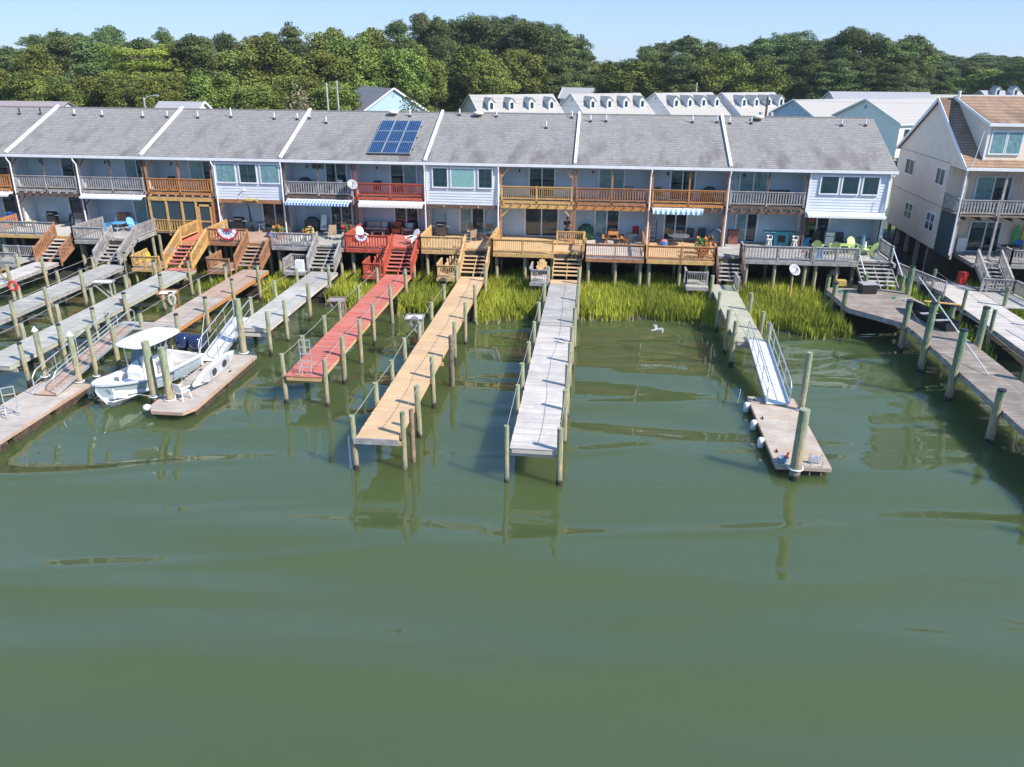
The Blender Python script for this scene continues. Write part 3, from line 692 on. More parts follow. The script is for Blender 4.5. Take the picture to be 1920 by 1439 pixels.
# gate-like railing beside the person
g = thing('railing_panel', (44.2, -1.0, F1), 'short honey-coloured railing panel at the top of the central stairs in front of the person', 'railing')
rail('railing', (42.9, -1.0, F1), (44.85, -1.0, F1), YELW, g, 1.0, 'thin', 2.0)

# side landings at dock level with benches
def fan_chair(loc, rz, mat, label, wide=0.7):
    d = thing('fan_back_chair', (0, 0, 0), label, 'chair')
    MB().box(-wide/2, wide/2, -0.55, 0.05, 0.34, 0.39).build('seat', mat, d)
    for i in range(5):
        x = -wide/2+0.07+(wide-0.14)*i/4; h = 1.05-0.05*(i-2)**2
        MB().hexa([(x-0.055, 0.0, 0.36), (x+0.055, 0.0, 0.36), (x+0.055, 0.03, 0.36), (x-0.055, 0.03, 0.36), (x*1.2-0.06, 0.28, h), (x*1.2+0.06, 0.28, h), (x*1.2+0.06, 0.31, h), (x*1.2-0.06, 0.31, h)]).build('back_slat', mat, d)
    for s in (-1, 1):
        x = s*(wide/2+0.04)
        MB().box(x-0.07, x+0.07, -0.6, 0.15, 0.57, 0.60).build('armrest', mat, d)
        MB().box(x-0.02, x+0.02, -0.56, -0.47, 0, 0.57).build('leg', mat, d)
        MB().hexa([(x-.02, 0.1, 0), (x+.02, 0.1, 0), (x+.02, 0.2, 0), (x-.02, 0.2, 0), (x-.02, -0.3, 0.42), (x+.02, -0.3, 0.42), (x+.02, 0.0, 0.42), (x-.02, 0.0, 0.42)]).build('leg', mat, d)
    return put(d, loc, rz)
def landing(x0, x1, y0, y1, fm, rm, label, rails, style='thin', z=DZ):
    d = thing('side_landing', ((x0+x1)/2, y0, z), label, 'landing', 'railed landings beside the docks')
    MB().box(x0, x1, y0, y1, z-0.05, z).build('floor', fm, d)
    MB().box(x0, x1, y0-0.04, y0-0.002, z-0.25, z-0.02).box(x0-0.04, x0-0.002, y0, y1, z-0.25, z-0.02).build('fascia', rm, d)
    for a, c in rails: rail('railing', (*a, z), (*c, z), rm, d, 0.85, style, 1.4)
    for px in (x0+0.15, x1-0.15): MB().cyl((px, y0+0.2, -0.7), (px, y0+0.2, z-0.06), 0.1, n=8).build('piling', PILE, d)
    return d
landing(29.7, 31.05, -6.5, -4.6, REDD, REDW, 'red railed landing beside the foot of the red stairs', [((29.72, -6.48), (31.0, -6.48)), ((29.72, -6.48), (29.72, -4.6))])
landing(34.9, 36.35, -6.4, -4.4, TAND, TANW, 'tan railed landing beside the foot of the tan stairs', [((34.92, -6.38), (36.3, -6.38)), ((34.92, -6.38), (34.92, -4.4))])
landing(41.4, 42.7, -6.8, -4.6, BLEACH, GREYW, 'small grey railed landing left of the central stairs', [((41.42, -6.78), (42.65, -6.78)), ((41.42, -6.78), (41.42, -4.7))])
landing(51.9, 53.35, -6.6, -4.7, GREEND, GREYW, 'weathered railed landing left of the greenish dock', [((51.92, -6.0), (53.3, -6.0)), ((51.92, -6.0), (51.92, -4.8))])
landing(18.4, 20.2, -6.6, -4.2, BRND, BRNW, 'brown railed landing left of the brown stairs', [((18.42, -6.58), (20.15, -6.58)), ((18.42, -6.58), (18.42, -4.2))])
landing(12.8, 15.0, -6.6, -4.4, BRND, YELW, 'honey-railed landing left of the maroon stairs', [((12.82, -6.58), (14.95, -6.58)), ((12.82, -6.58), (12.82, -4.4))])
landing(23.9, 25.5, -6.2, -4.6, GREYD, GREYW, 'grey landing with angled rails left of the grey stairs', [((23.92, -6.1), (23.92, -4.7)), ((24.0, -4.6), (25.4, -4.6))])
landing(1.7, 4.2, -6.8, -4.6, GREYD, GREYW, 'grey railed landing left of the first stairs from the left', [((1.72, -6.78), (4.15, -6.78)), ((1.72, -4.7), (4.1, -4.7))])
fan_chair((30.5, -4.6, DZ), 0.25, REDW, 'red fan-backed wooden chair on the red landing', 0.75)
fan_chair((35.75, -4.6, DZ), 0.1, TANW, 'tan fan-backed wooden chair on the tan landing', 0.8)
fan_chair((42.1, -4.7, DZ), 0.1, TANW, 'small tan wooden chair on the grey landing by the central stairs', 0.6)
# ---------------------------------------------------------------- docks
def boards(mb, x0, x1, y0, y1, z, t=0.04, wdt=0.135, gap=0.012, jit=0.015):
    y = y0
    while y+wdt <= y1+0.001:
        mb.box(x0+random.uniform(-jit, jit), x1+random.uniform(-jit, jit), y, y+wdt, z-t, z+random.uniform(-.003, .003)); y += wdt+gap
def piling(root, x, y, z1, r=0.125, mat=None, cap=False, lean=(0, 0), z0=-1.2):
    p = MB().cyl((x, y, z0), (x+lean[0], y+lean[1], z1), r*1.06, r, 12).build('piling', mat or PILE, root)
    if cap: MB().cyl((x+lean[0], y+lean[1], z1-0.05), (x+lean[0], y+lean[1], z1+0.03), r+0.012, r+0.004, 12).build('cap', CAPB, p)
    return p
def rope_line(root, pts, sag=0.05, r=0.0095):
    out = []
    for a, b_ in zip(pts, pts[1:]):
        for i in range(6):
            t = i/6; out.append((a[0]+(b_[0]-a[0])*t, a[1]+(b_[1]-a[1])*t, a[2]+(b_[2]-a[2])*t-sag*4*t*(1-t)))
    out.append(pts[-1]); MB().tube(out, r, 5).build('rope', ROPE, root)
def dock(x0, x1, yn, yf, fm, em, label, L, Rr, cap=False, z=DZ, ropes=(1, 1), h=1.0, pm=None, seg=None, out=0.13):
    root = thing('dock', ((x0+x1)/2, yn, 0), label, 'dock', 'wooden docks running out from the townhouses')
    if seg:
        for (ya, yb, mt) in seg:
            mb = MB(); boards(mb, x0, x1, ya, yb, z); mb.build('deck_boards', mt, root)
    else: mb = MB(); boards(mb, x0, x1, yn, yf, z); mb.build('deck_boards', fm, root)
    mb = MB(); t = 0.045
    for xx_ in (x0+0.05, x1-0.05): mb.box(xx_-t/2, xx_+t/2, yn+0.05, yf, z-0.26, z-0.042)
    mb.box((x0+x1)/2-t/2, (x0+x1)/2+t/2, yn+0.05, yf, z-0.24, z-0.042)
    mb.box(x0+0.08, x1-0.08, yn+0.02, yn+0.06, z-0.24, z-0.042)
    mb.build('stringer', em, root)
    ys = sorted(set(round(y, 1) for y in L+Rr))
    for y in ys: MB().box(x0-0.1, x1+0.1, y+0.13, y+0.19, z-0.44, z-0.27).build('cross_beam', em, root)
    for xx_, Y, k, s in ((x0-out, L, 0, -1), (x1+out, Rr, 1, 1)):
        tops = []
        for y in Y:
            hh = z+h+random.uniform(-0.16, 0.12); ln = (random.uniform(-.06, .06), random.uniform(-.06, .06))
            piling(root, xx_, y, hh, mat=pm, cap=cap, lean=ln, r=random.uniform(.10, .125)); tops.append((xx_, y, hh-0.08))
        if ropes[k] and len(tops) > 1: rope_line(root, tops)
    return root
dg = dock(42.8, 44.65, -31.35, -5.8, BLEACH, BLEACH, 'long bleached grey dock straight in front of the honey-coloured deck', [-6.3, -10.9, -14.9, -18.6, -21.8, -24.8, -27.5, -31.3], [-6.8, -10.8, -15.3, -18.6, -21.7, -24.8, -27.5, -31.3], seg=[(-31.35, -16, BLEACH), (-15.97, -7, GREYD), (-6.95, -5.8, TAND)])
dt = dock(36.55, 38.25, -31.2, -5.8, TAND, TAND, 'long smooth tan dock with a grey end board', [-7, -11.3, -15.4, -18.9, -22, -24.7, -27.6, -31], [-7, -11.4, -15.4, -18.9, -24.6, -27.8, -30.75])
MB().box(36.45, 38.3, -31.26, -31.2, DZ-0.26, DZ+0.0).build('end_board', GREYW, dt)
piling(dt, 38.75, -21.8, 2.75, 0.13, M('old_piling', (0.20, 0.16, 0.12), 0.35, 3, 0.9, kind='wood'))
piling(dt, 38.6, -30.1, 2.4, 0.1, M('rusty_piling', (0.26, 0.18, 0.13), 0.3, 2, 0.9, kind='wood'))
MB().tube([(36.18, -31.0, -0.6), (36.18, -31.0, 1.5)], 0.035).build('water_pipe', TRIM, dt)
dr_ = dock(31.25, 33.05, -25.15, -6.0, REDD, TANW, 'red painted dock with a tall aluminium ladder at its end', [-7.9, -12.2, -16, -18.9, -22.1, -24.95], [-8.1, -12.1, -16.4, -19.2, -22.2, -25.0])
dock(25.85, 27.75, -18.5, -5.85, GREEND, BLEACH, 'pale grey dock leading to the gangway of the kayak float', [-8.5, -12.2, -15.9], [-8, -12.3, -16.2, -18.8], seg=[(-18.5, -9.8, M('pale_grey_boards', (0.50, 0.49, 0.45), .12, 1.5, .85, kind='boards', col2=(0.40, 0.37, 0.33))), (-9.77, -5.85, GREYD)])
db = dock(20.85, 22.75, -19.5, -6.0, BRND, ORGW, 'brown dock behind the white motorboat', [-8.6, -12.4, -15.8, -19.2], [-8.2, -12.1, -16, -19.35], cap=True, seg=[(-19.5, -13, M('faded_brown_boards', (0.50, 0.42, 0.36), .12, 1.5, .85, kind='boards')), (-12.95, -6, BRND)])
mb = MB(); boards(mb, 19.0, 20.85, -19.5, -18.1, DZ); mb.build('deck_boards', GREYD, db)
piling(db, 19.0, -19.6, 2.5, cap=False); piling(db, 20.5, -21.6, 2.4, cap=False)
dock(15.5, 17.45, -25.6, -6.2, GREEND, GREEND, 'long grey-green dock on the left whose rope posts have black caps', [-7.9, -11.5, -15.2, -18.5, -21.5, -25.4], [-7.6, -11.5, -15.5, -18.8, -21.8, -24.8], cap=True, seg=[(-25.6, -7, M('grey_green_boards', (0.47, 0.46, 0.42), .12, 1.5, .85, kind='boards', col2=(0.36, 0.35, 0.31))), (-6.95, -6.2, REDD)], out=0.2)
dock(10.25, 12.05, -20.5, -5.9, GREYD, GREYW, 'grey dock with the red life ring, second from the left', [-6.9, -10.8, -14.7, -18], [-6.3, -11.4, -15, -18.1], cap=True)
dock(4.9, 6.7, -14.5, -5.8, BLEACH, GREYW, 'bleached dock at the foot of the brown-railed stairs, leftmost of all', [-7.5, -11.2, -14.2], [-7.6, -11.1, -14.3])
dgr = dock(53.55, 55.1, -17.4, -5.7, GREEND, GREEND, 'short greenish dock leading to the gangway on the right', [-7.5, -11.3, -15.2, -17.3], [-11.4, -15.2, -17.4], seg=[(-17.4, -5.7, M('mossy_boards', (0.45, 0.45, 0.33), .12, 1.5, .85, kind='boards', col2=(0.40, 0.34, 0.26)))], ropes=(0, 1))
rail('railing', (55.15, -7.4, DZ), (55.15, -5.7, DZ), GREYW, dgr, 0.85, 'pick', 1.7)
# big right-hand dock with platform
bd = thing('dock', (64.5, -20, 0), 'large dark grey dock on the right with tall green pilings and a wide platform', 'dock', 'wooden docks running out from the townhouses')
poly = [(61.1, -6.2), (61.35, -10.3), (63.75, -13.0), (63.75, -14.2), (66.35, -14.2), (66.35, -8.6), (65.9, -6.2), (65.9, -5.6), (61.1, -5.6)]
RBOARD = M('rustic_boards', (0.32, 0.27, 0.225), 0.22, 1.5, 0.85, kind='boards', col2=(0.18, 0.15, 0.13))
mb = MB(); mb.prism([(x, y, DZ-0.04) for x, y in poly], (0, 0, 0.04)); mb.build('platform_boards', RBOARD, bd)
mb = MB()
for a, c in zip(poly[:3], poly[1:4]): mb.bar((a[0], a[1], DZ-0.17), (c[0], c[1], DZ-0.17), 0.05, 0.24)
mb.build('fascia', GREYW, bd)
mb = MB(); boards(mb, 63.8, 66.25, -42, -14.22, DZ); mb.build('deck_boards', RBOARD, bd)
mb = MB()
for xx_ in (63.85, 66.2): mb.box(xx_-0.03, xx_+0.03, -42, -14.2, DZ-0.28, DZ-0.042)
mb.build('stringer', GREYW, bd)
for (x, y, z, rr) in ((61.25, -7.4, 2.35, .16), (61.35, -9.4, 2.4, .17), (61.2, -5.8, 2.4, .14), (63.65, -13.4, 3.0, .17), (63.62, -16.7, 3.9, .18), (63.6, -20.6, 3.7, .18), (63.6, -25.2, 2.5, .18), (63.6, -29.5, 2.5, .17), (63.6, -33.8, 2.5, .17), (66.5, -31.2, 2.5, .17), (66.45, -10.2, 2.6, .15), (66.5, -16.2, 3.6, .18), (66.5, -21.4, 2.5, .18), (66.5, -26.3, 2.5, .18), (66.05, -6.6, 3.4, .17), (66.4, -12.6, 2.6, .15)):
    piling(bd, x, y, z, rr, PILED, True)
rope_line(bd, [(66.45, -10.2, 2.5), (66.5, -16.2, 2.6), (66.5, -21.4, 2.4), (66.5, -26.3, 2.4)])
rope_line(bd, [(63.65, -13.4, 2.7), (63.62, -16.7, 2.2)])
# sloping white pole with red tip
tag(MB().tube([(64.2, -12.6, 4.2), (65.0, -21.0, DZ+0.06)], 0.03).build('white_pole', TRIM, None), 'long white pole leaning from a green piling down to the dark grey dock', 'pole')
td = dock(68.4, 71.0, -24, -3.0, BLEACH, GREYW, 'pale grey dock at the far right below the beige house', [-4.6, -9.6, -13.6, -18.5, -23], [-5.2, -8.6, -12.8, -17.5, -22], h=1.15, pm=PILED)
tag(MB().tube([(68.05, -15.6, 2.2), (69.3, -24, 1.9)], 0.03).build('white_pole', TRIM, None), 'white pole running out of the frame beside the far right dock', 'pole')
rail('railing', (68.3, -6.6, DZ), (66.9, -1.9, DZ), GREYW, td, 0.9, 'thin', 2.4)
rail('railing', (71.05, -5.4, DZ), (73.0, -5.6, DZ), GREYW, td, 0.9, 'pick', 2.0)
rail('railing', (73.0, -5.6, DZ), (73.2, -9.0, DZ), GREYW, td, 0.9, 'thin', 2.4)
mb = MB(); boards(mb, 71.05, 73.1, -9.0, -4.0, DZ); mb.build('deck_boards', GREYD, td)
tag(MB().bar((66.5, -8.3, DZ+0.05), (68.5, -8.9, DZ+0.05), 0.3, 0.05).build('plank', YELW, None), 'pale plank bridging the two right-hand docks', 'plank')

# ---------------------------------------------------------------- floats and gangways
FLM = M('float_foam', (0.035, 0.03, 0.03), 0.4, 5, 0.9, kind='float')
def floatdock(pts, z, fm, label, boards_xy, edge=BRND):
    cx = sum(p[0] for p in pts)/len(pts); root = thing('floating_dock', (cx, pts[0][1], 0), label, 'floating dock', 'floating docks')
    for (a, c, y0, y1) in boards_xy:
        mb = MB(); boards(mb, a, c, y0, y1, z, jit=0.004); mb.build('deck_boards', fm, root)
    mb = MB()
    for p, q in zip(pts, pts[1:]+pts[:1]): mb.bar((p[0], p[1], z-0.08), (q[0], q[1], z-0.08), 0.06, 0.15)
    mb.build('frame', edge, root)
    for (a, c, y0, y1) in boards_xy:
        n_ = max(1, int((y1-y0)/2.4))
        for i in range(n_):
            ya = y0+(y1-y0)*i/n_+0.2; yb = y0+(y1-y0)*(i+1)/n_-0.2
            MB().box(a+0.02, c-0.02, ya, yb, -0.35, z-0.2).build('float_drum', FLM, root, bevel=0.05)
    return root
def cleat(x, y, z, root):
    MB().box(x-0.03, x+0.03, y-0.08, y+0.08, z, z+0.05).cyl((x, y-0.14, z+0.065), (x, y+0.14, z+0.065), 0.02, n=6).build('cleat', CHAR, root)
fr = floatdock([(53.5, -29.55), (55.65, -29.55), (55.65, -22.45), (53.5, -22.45)], 0.47, M('float_boards', (0.47, 0.42, 0.37), .15, 1.5, .85, kind='boards', col2=(0.52, 0.36, 0.24)), 'floating dock on the right with white fenders and a tall piling', [(53.5, 55.65, -29.5, -22.45)])
for y in (-22.9, -25.0, -28.3): cleat(53.75, y, 0.47, fr)
for y, s in ((-23.3, 'nearest the gangway'), (-25.3, 'in the middle'), (-27.1, 'nearest the river')):
    fe = thing('dock_fender', (53.35, y, 0.1), 'white barrel fender on the left side of the right floating dock, '+s, 'fender', 'white fenders')
    rings = []
    for zz_, rr in ((0.02, .05), (0.05, .12), (0.12, .155), (0.42, .155), (0.49, .12), (0.52, .05)): rings.append([(53.33+rr*math.cos(t*math.pi/6), y+rr*math.sin(t*math.pi/6), zz_) for t in range(12)])
    MB().loft(rings, close=True).build('body', PLAST, fe, smooth=True)
    MB().tube([(53.33, y, 0.5), (53.5, y, 0.5)], 0.012).build('rope', ROPE, fe)
def pileguide(x, y, z, h, r, label, tall2=None):
    d = thing('mooring_piling', (x, y, -1.5), label, 'piling', 'free-standing mooring pilings')
    MB().cyl((x, y, -1.5), (x, y, h), r*1.08, r, 14).build('pile', PILE, d)
    ring = [(x+(r+0.07)*math.cos(t*math.pi/8), y+(r+0.07)*math.sin(t*math.pi/8), z+0.05) for t in range(17)]
    MB().tube(ring, 0.03).build('pile_guide', TRIM, d)
    return d
pileguide(54.2, -29.75, 0.47, 3.1, 0.21, 'thick green piling at the river end of the right floating dock')
pileguide(55.72, -23.8, 0.47, 3.35, 0.14, 'slimmer green piling seen behind the thick one, right of the gangway foot')
# droppings and worn patches on the river ends of the docks
DROP = M('bird_droppings', (.78, .77, .72), .05, 9, .9)
for k, (nm_, a, c, y0, y1, lab) in enumerate((('dropping_stains', 42.95, 44.5, -31.2, -18, 'scattered bird droppings on the long bleached grey dock'), ('dropping_stains', 53.7, 55.4, -29, -24, 'scattered bird droppings on the right floating dock'), ('dropping_stains', 36.7, 38.1, -31, -20, 'scattered bird droppings on the long tan dock'))):
    mb = MB(); rr2 = random.Random(k); zt_ = .478 if a > 50 else DZ+.008
    for i in range(70 if k == 0 else 28):
        x, y, q_ = rr2.uniform(a, c), rr2.uniform(y0, y1), rr2.uniform(.01, .035)
        mb.prism([(x+q_*math.cos(t*1.047)*rr2.uniform(.6, 1.3), y+q_*math.sin(t*1.047)*rr2.uniform(.6, 1.3), zt_) for t in range(6)], (0, 0, .002))
    mb.build('bird_droppings', DROP, (dg, fr, dt)[k], label=lab, kind='stuff')
# folded swim ladder
sl = thing('swim_ladder', (55.1, -29.2, 0.47), 'folded steel swim ladder standing on the end of the right floating dock', 'ladder')
for x in (54.85, 55.3):
    MB().tube([(x, -29.5, 0.1), (x, -29.5, 0.75), (x, -29.42, 0.95), (x, -29.25, 0.95), (x, -29.15, 0.8), (x, -29.15, 0.47)], 0.022).build('rail', ALU, sl)
for k in range(3): MB().bar((54.85, -29.18, 0.55+0.1*k), (55.3, -29.18, 0.55+0.1*k), 0.09, 0.03).build('step', ALU, sl)
tb = thing('tub', (53.8, -29.3, 0.47), 'blue-grey tub on the left front corner of the right floating dock', 'tub')
MB().loft([[(53.8+r0*math.cos(t*math.pi/7), -29.2+r0*0.8*math.sin(t*math.pi/7), z0) for t in range(14)] for r0, z0 in ((.2, .48), (.25, .7), (.23, .7), (.19, .5))], close=True).build('shell', M('blue_grey_plastic', (0.22, 0.33, 0.42), .06, 3, .5), tb)
MB().cyl((53.95, -29.1, 0.6), (54.05, -29.0, 0.82), 0.05, n=6).build('handle', REDF, tb)

def gangway(xc, wd, yt, zt, yb, zb, label, deckm, curved=True, hh=1.05):
    d = thing('gangway', (xc, yb, zb), label, 'gangway', 'aluminium gangways')
    x0, x1 = xc-wd/2, xc+wd/2
    def P(x, t, h): return Vector((x, yt+(yb-yt)*t, zt+(zb-zt)*t+h))
    MB().hexa([P(x0, 1, -0.04), P(x1, 1, -0.04), P(x1, 0, -0.04), P(x0, 0, -0.04), P(x0, 1, 0.0), P(x1, 1, 0.0), P(x1, 0, 0.0), P(x0, 0, 0.0)]).build('walkway', deckm, d)
    n_ = int(abs(yb-yt)/0.3); mb = MB()
    for i in range(1, n_): mb.bar(P(x0+0.04, i/n_, 0.006), P(x1-0.04, i/n_, 0.006), 0.02, 0.014)
    mb.build('grip_strips', ALU, d)
    for x in (x0, x1):
        mb = MB(); mb.bar(P(x, 0, 0.04), P(x, 1, 0.04), 0.05, 0.16)
        mb.build('side_beam', ALU, d)
        o = MB(); pts = [P(x, -0.02, 0.05), P(x, -0.03, hh*0.8), P(x, 0.0, hh), P(x, 0.04, hh+0.03)]+[P(x, t, hh+0.03) for t in (0.3, 0.6, 0.9)]+[P(x, 0.96, hh), P(x, 1.0, hh*0.8), P(x, 1.0, 0.05)]
        o.tube(pts, 0.028, 8); o.tube([P(x, -0.02, hh*0.5), P(x, 1.0, hh*0.5)], 0.02, 6)
        o = o.build('handrail', ALU, d)
        for t in (0.25, 0.5, 0.75): MB().tube([P(x, t, 0.05), P(x, t, hh+0.02)], 0.02, 6).build('upright', ALU, o)
    return d
ALUD = M('aluminium_deck', (0.72, 0.71, 0.69), 0.04, 3, 0.4, metal=0.1)
gangway(54.72, 1.05, -17.2, 1.62, -23.4, 0.56, 'aluminium gangway down to the right floating dock', ALUD)
gangway(25.55, 1.05, -16.9, 1.62, -21.3, 0.6, 'aluminium gangway down to the float with the kayak', ALUD)
gangway(19.85, 1.05, -19.4, 1.62, -26.6, 0.6, 'aluminium-railed gangway with brown planks on the left of the boat', M('gangway_planks', (0.46, 0.30, 0.22), .1, 1.5, .8, kind='boards'))
FB = M('float_boards_warm', (0.46, 0.40, 0.35), .15, 1.5, .85, kind='boards', col2=(0.46, 0.40, 0.36))
fb = floatdock([(25.35, -26.9), (25.7, -27.6), (27.2, -27.6), (27.55, -27.0), (27.55, -20.0), (25.35, -20.0)], 0.5, FB, 'floating dock with the white kayak and a plastic chair beside the motorboat', [(25.4, 27.5, -27.1, -20.0)])
mb = MB(); mb.prism([(25.4, -26.95, 0.455), (25.72, -27.57, 0.455), (27.18, -27.57, 0.455), (27.5, -26.95, 0.455)], (0, 0, 0.04)); mb.build('nose_boards', FB, fb)
for x in (25.6, 27.2): cleat(x, -22.5, 0.5, fb)
fa = floatdock([(18.4, -33.5), (20.95, -33.5), (20.95, -24.9), (18.4, -24.9)], 0.5, M('float_boards_pink', (0.48, 0.42, 0.37), .15, 1.5, .85, kind='boards', col2=(0.50, 0.42, 0.38)), 'floating dock at the left edge with an aluminium boarding ladder', [(18.4, 20.95, -33.5, -24.9)])
for (x, y, h, rr, lab, wc) in ((25.0, -26.0, 3.3, .19, 'left one of the two thick green pilings in front of the motorboat', 0), (25.95, -26.3, 3.15, .18, 'right one of the two thick green pilings, through the corner of the kayak float', 0), (26.75, -19.75, 3.6, .17, 'tall green piling at the shore end of the kayak float', 0),
     (20.35, -24.75, 3.0, .14, 'white-capped piling at the end of the left floating dock, nearer the boat', 1), (18.2, -24.3, 3.0, .13, 'white-capped piling left of the gangway with brown planks', 1), (20.75, -23.9, 3.1, .11, 'slim bare green piling behind the white-capped ones', 0)):
    d = pileguide(x, y, 0.5, h, rr, lab)
    if wc: MB().cyl((x, y, h-0.02), (x, y, h+0.2), rr+0.03, 0.02, 12).build('white_cone_cap', PLAST, d)
def ladder(x, y, z, wd, h, label, tilt=0.0, rot=0):
    d = thing('boarding_ladder', (0, 0, 0), label, 'ladder', 'aluminium dock ladders')
    for s in (-1, 1):
        MB().tube([(s*wd/2, 0, 0), (s*wd/2, tilt, h)], 0.025, 6).tube([(s*wd/2, 0.0, 0.45), (s*wd/2+0.02*s, -0.3, 0.42), (s*wd/2+0.02*s, -0.38, 0.2), (s*wd/2, -0.3, 0.0)], 0.02, 6).build('ladder_rail', ALU, d)
    k = int(h/0.3)
    for i in range(1, k+1): MB().bar((-wd/2, tilt*i/k, h*i/k-0.02), (wd/2, tilt*i/k, h*i/k-0.02), 0.06, 0.03).build('rung', ALU, d)
    return put(d, (x, y, z), rot)
ladder(32.25, -24.75, DZ, 0.5, 1.75, 'tall aluminium ladder raised at the end of the red dock', -0.1, 0.1)
ladder(19.75, -28.8, 0.5, 0.5, 1.35, 'aluminium ladder raised on the left floating dock', 0.12, 0.7)
ladder(25.65, -24.2, 0.5, 0.42, 1.15, 'small boarding ladder beside the motorboat on the kayak float', 0.05, 1.3)

# ---------------------------------------------------------------- motorboat
boat = thing('motorboat', (0, 0, 0), 'white centre console motorboat with hard top and two navy outboards', 'motorboat')
ST = [(0, 1.15, .86, .95, .18, -.25), (.25, 1.22, .88, 1.0, .17, -.28), (.5, 1.24, .93, .98, .2, -.28), (.68, 1.14, 1.02, .8, .3, -.25), (.82, .95, 1.2, .52, .47, -.25), (.92, .62, 1.32, .24, .72, .25), (.98, .28, 1.38, .09, 1.0, .8), (1, .04, 1.4, .015, 1.15, 1.1)]
LB = 6.4
def ring(t, b, s, cb, cz, kz): y = -LB*t; return [(-b, y, s), (-(b*0.55+cb*0.45), y, (s+cz)/2), (-cb, y, cz), (0, y, kz), (cb, y, cz), ((b*0.55+cb*0.45), y, (s+cz)/2), (b, y, s)]
hull = MB(); hull.loft([ring(*q) for q in ST], cap=False)
hull.f.append(tuple(range(7)))
hull.build('hull', HULLB, boat, smooth=False)
low = MB(); low.loft([[(-q[3]*1.012, -LB*q[0], q[4]+.02), (0, -LB*q[0]-0.01, q[5]-0.012), (q[3]*1.012, -LB*q[0], q[4]+.02)] for q in ST], cap=False); low.build('hull_bottom', GEL, boat)
dkm = MB(); G = 0.2
def inner(b): return max(0.01, b-G)
# gunwale, cockpit sides, sole, foredeck
for a, c in zip(ST[:5], ST[1:6]):
    for s in (-1, 1):
        A = (s*a[1], -LB*a[0], a[2]); B_ = (s*c[1], -LB*c[0], c[2]); Ai = (s*inner(a[1]), -LB*a[0], a[2]+.01); Bi = (s*inner(c[1]), -LB*c[0], c[2]+.01)
        dkm.quad(A, B_, Bi, Ai); As = (s*inner(a[1])*.97, -LB*a[0], .38); Bs = (s*inner(c[1])*.97, -LB*c[0], .38 if c[0] < .8 else .6); dkm.quad(Ai, Bi, Bs, As)
    dkm.quad((-inner(a[1]), -LB*a[0], .38), (inner(a[1]), -LB*a[0], .38), (inner(c[1]), -LB*c[0], .38), (-inner(c[1]), -LB*c[0], .38))
q5 = ST[5]
for a, c in zip(ST[5:7], ST[6:8]): dkm.quad((-a[1], -LB*a[0], a[2]+.012), (a[1], -LB*a[0], a[2]+.012), (c[1], -LB*c[0], c[2]+.012), (-c[1], -LB*c[0], c[2]+.012))
dkm.box(-.5, .5, -LB*.92-.0, -LB*.84, .55, ST[5][2]-.05)
dkm.box(-1.13, 1.13, -0.28, 0.0, 0.3, 0.87)
MB().prism([(-.95, -.4, .383), (.95, -.4, .383), (.98, -3.2, .383), (.85, -4.4, .383), (.5, -5.2, .383), (-.5, -5.2, .383), (-.85, -4.4, .383), (-.98, -3.2, .383)], (0, 0, .01)).build('cockpit_sole', M('beige_nonskid', (.46, .40, .33), .08, 4, .8), boat)
dkm.build('deck', GEL, boat)
MB().tube([(-1.16, 0, .8)]+[(-q[1]-.02, -LB*q[0], q[2]-.05) for q in ST], .035, 6).tube([(1.16, 0, .8)]+[(q[1]+.02, -LB*q[0], q[2]-.05) for q in ST], .035, 6).build('rub_rail', ALU, boat)
MB().box(-.42, .42, -3.9, -2.75, .38, 1.15).prism([(-.42, -3.9, 1.15), (-.42, -2.75, 1.15), (-.42, -2.85, 1.5), (-.42, -3.45, 1.5)], (.84, 0, 0)).build('console', GEL, boat, bevel=0.05)
MB().box(-.3, .3, -4.55, -3.9, .38, .85).build('console_seat', GEL, boat, bevel=0.04)
MB().hexa([(-.40, -3.62, 1.42), (.40, -3.62, 1.42), (.40, -3.6, 1.42), (-.40, -3.6, 1.42), (-.36, -3.3, 2.1), (.36, -3.3, 2.1), (.36, -3.28, 2.1), (-.36, -3.28, 2.1)]).build('windshield', M('tinted_windshield', (0.10, 0.17, 0.23), .05, 2, .08), boat)
MB().cyl((0, -2.75, 1.25), (0, -2.62, 1.32), .2, n=12).build('steering_wheel', BLACK, boat)
MB().box(-.4, .4, -2.1, -1.6, .38, .95).box(-.42, .42, -2.15, -1.6, .95, 1.08).box(-.42, .42, -1.62, -1.52, 1.05, 1.5).build('helm_seat', GEL, boat, bevel=0.03)
tt = MB(); rings = []
for zz_, sc in ((2.42, .86), (2.44, .98), (2.50, 1.0), (2.56, .95), (2.60, .78), (2.62, .4)):
    rings.append([(1.0*sc*math.copysign(abs(math.cos(t))**.45, math.cos(t)), -2.55+1.6*sc*math.copysign(abs(math.sin(t))**.6, math.sin(t)), zz_) for t in [2*math.pi*i/28 for i in range(28)]])
tt.loft(rings, close=True); tt.build('hard_top', GEL, boat, smooth=True)
for x, y0, y1 in ((-.5, -3.75, -3.6), (.5, -3.75, -3.6), (-.5, -2.3, -1.9), (.5, -2.3, -1.9)):
    MB().tube([(x*.85, y0, .4), (x*.9, y0+.05, 1.4), (x*1.25, y1, 2.44)], .03, 6).build('top_post', ALU, boat)
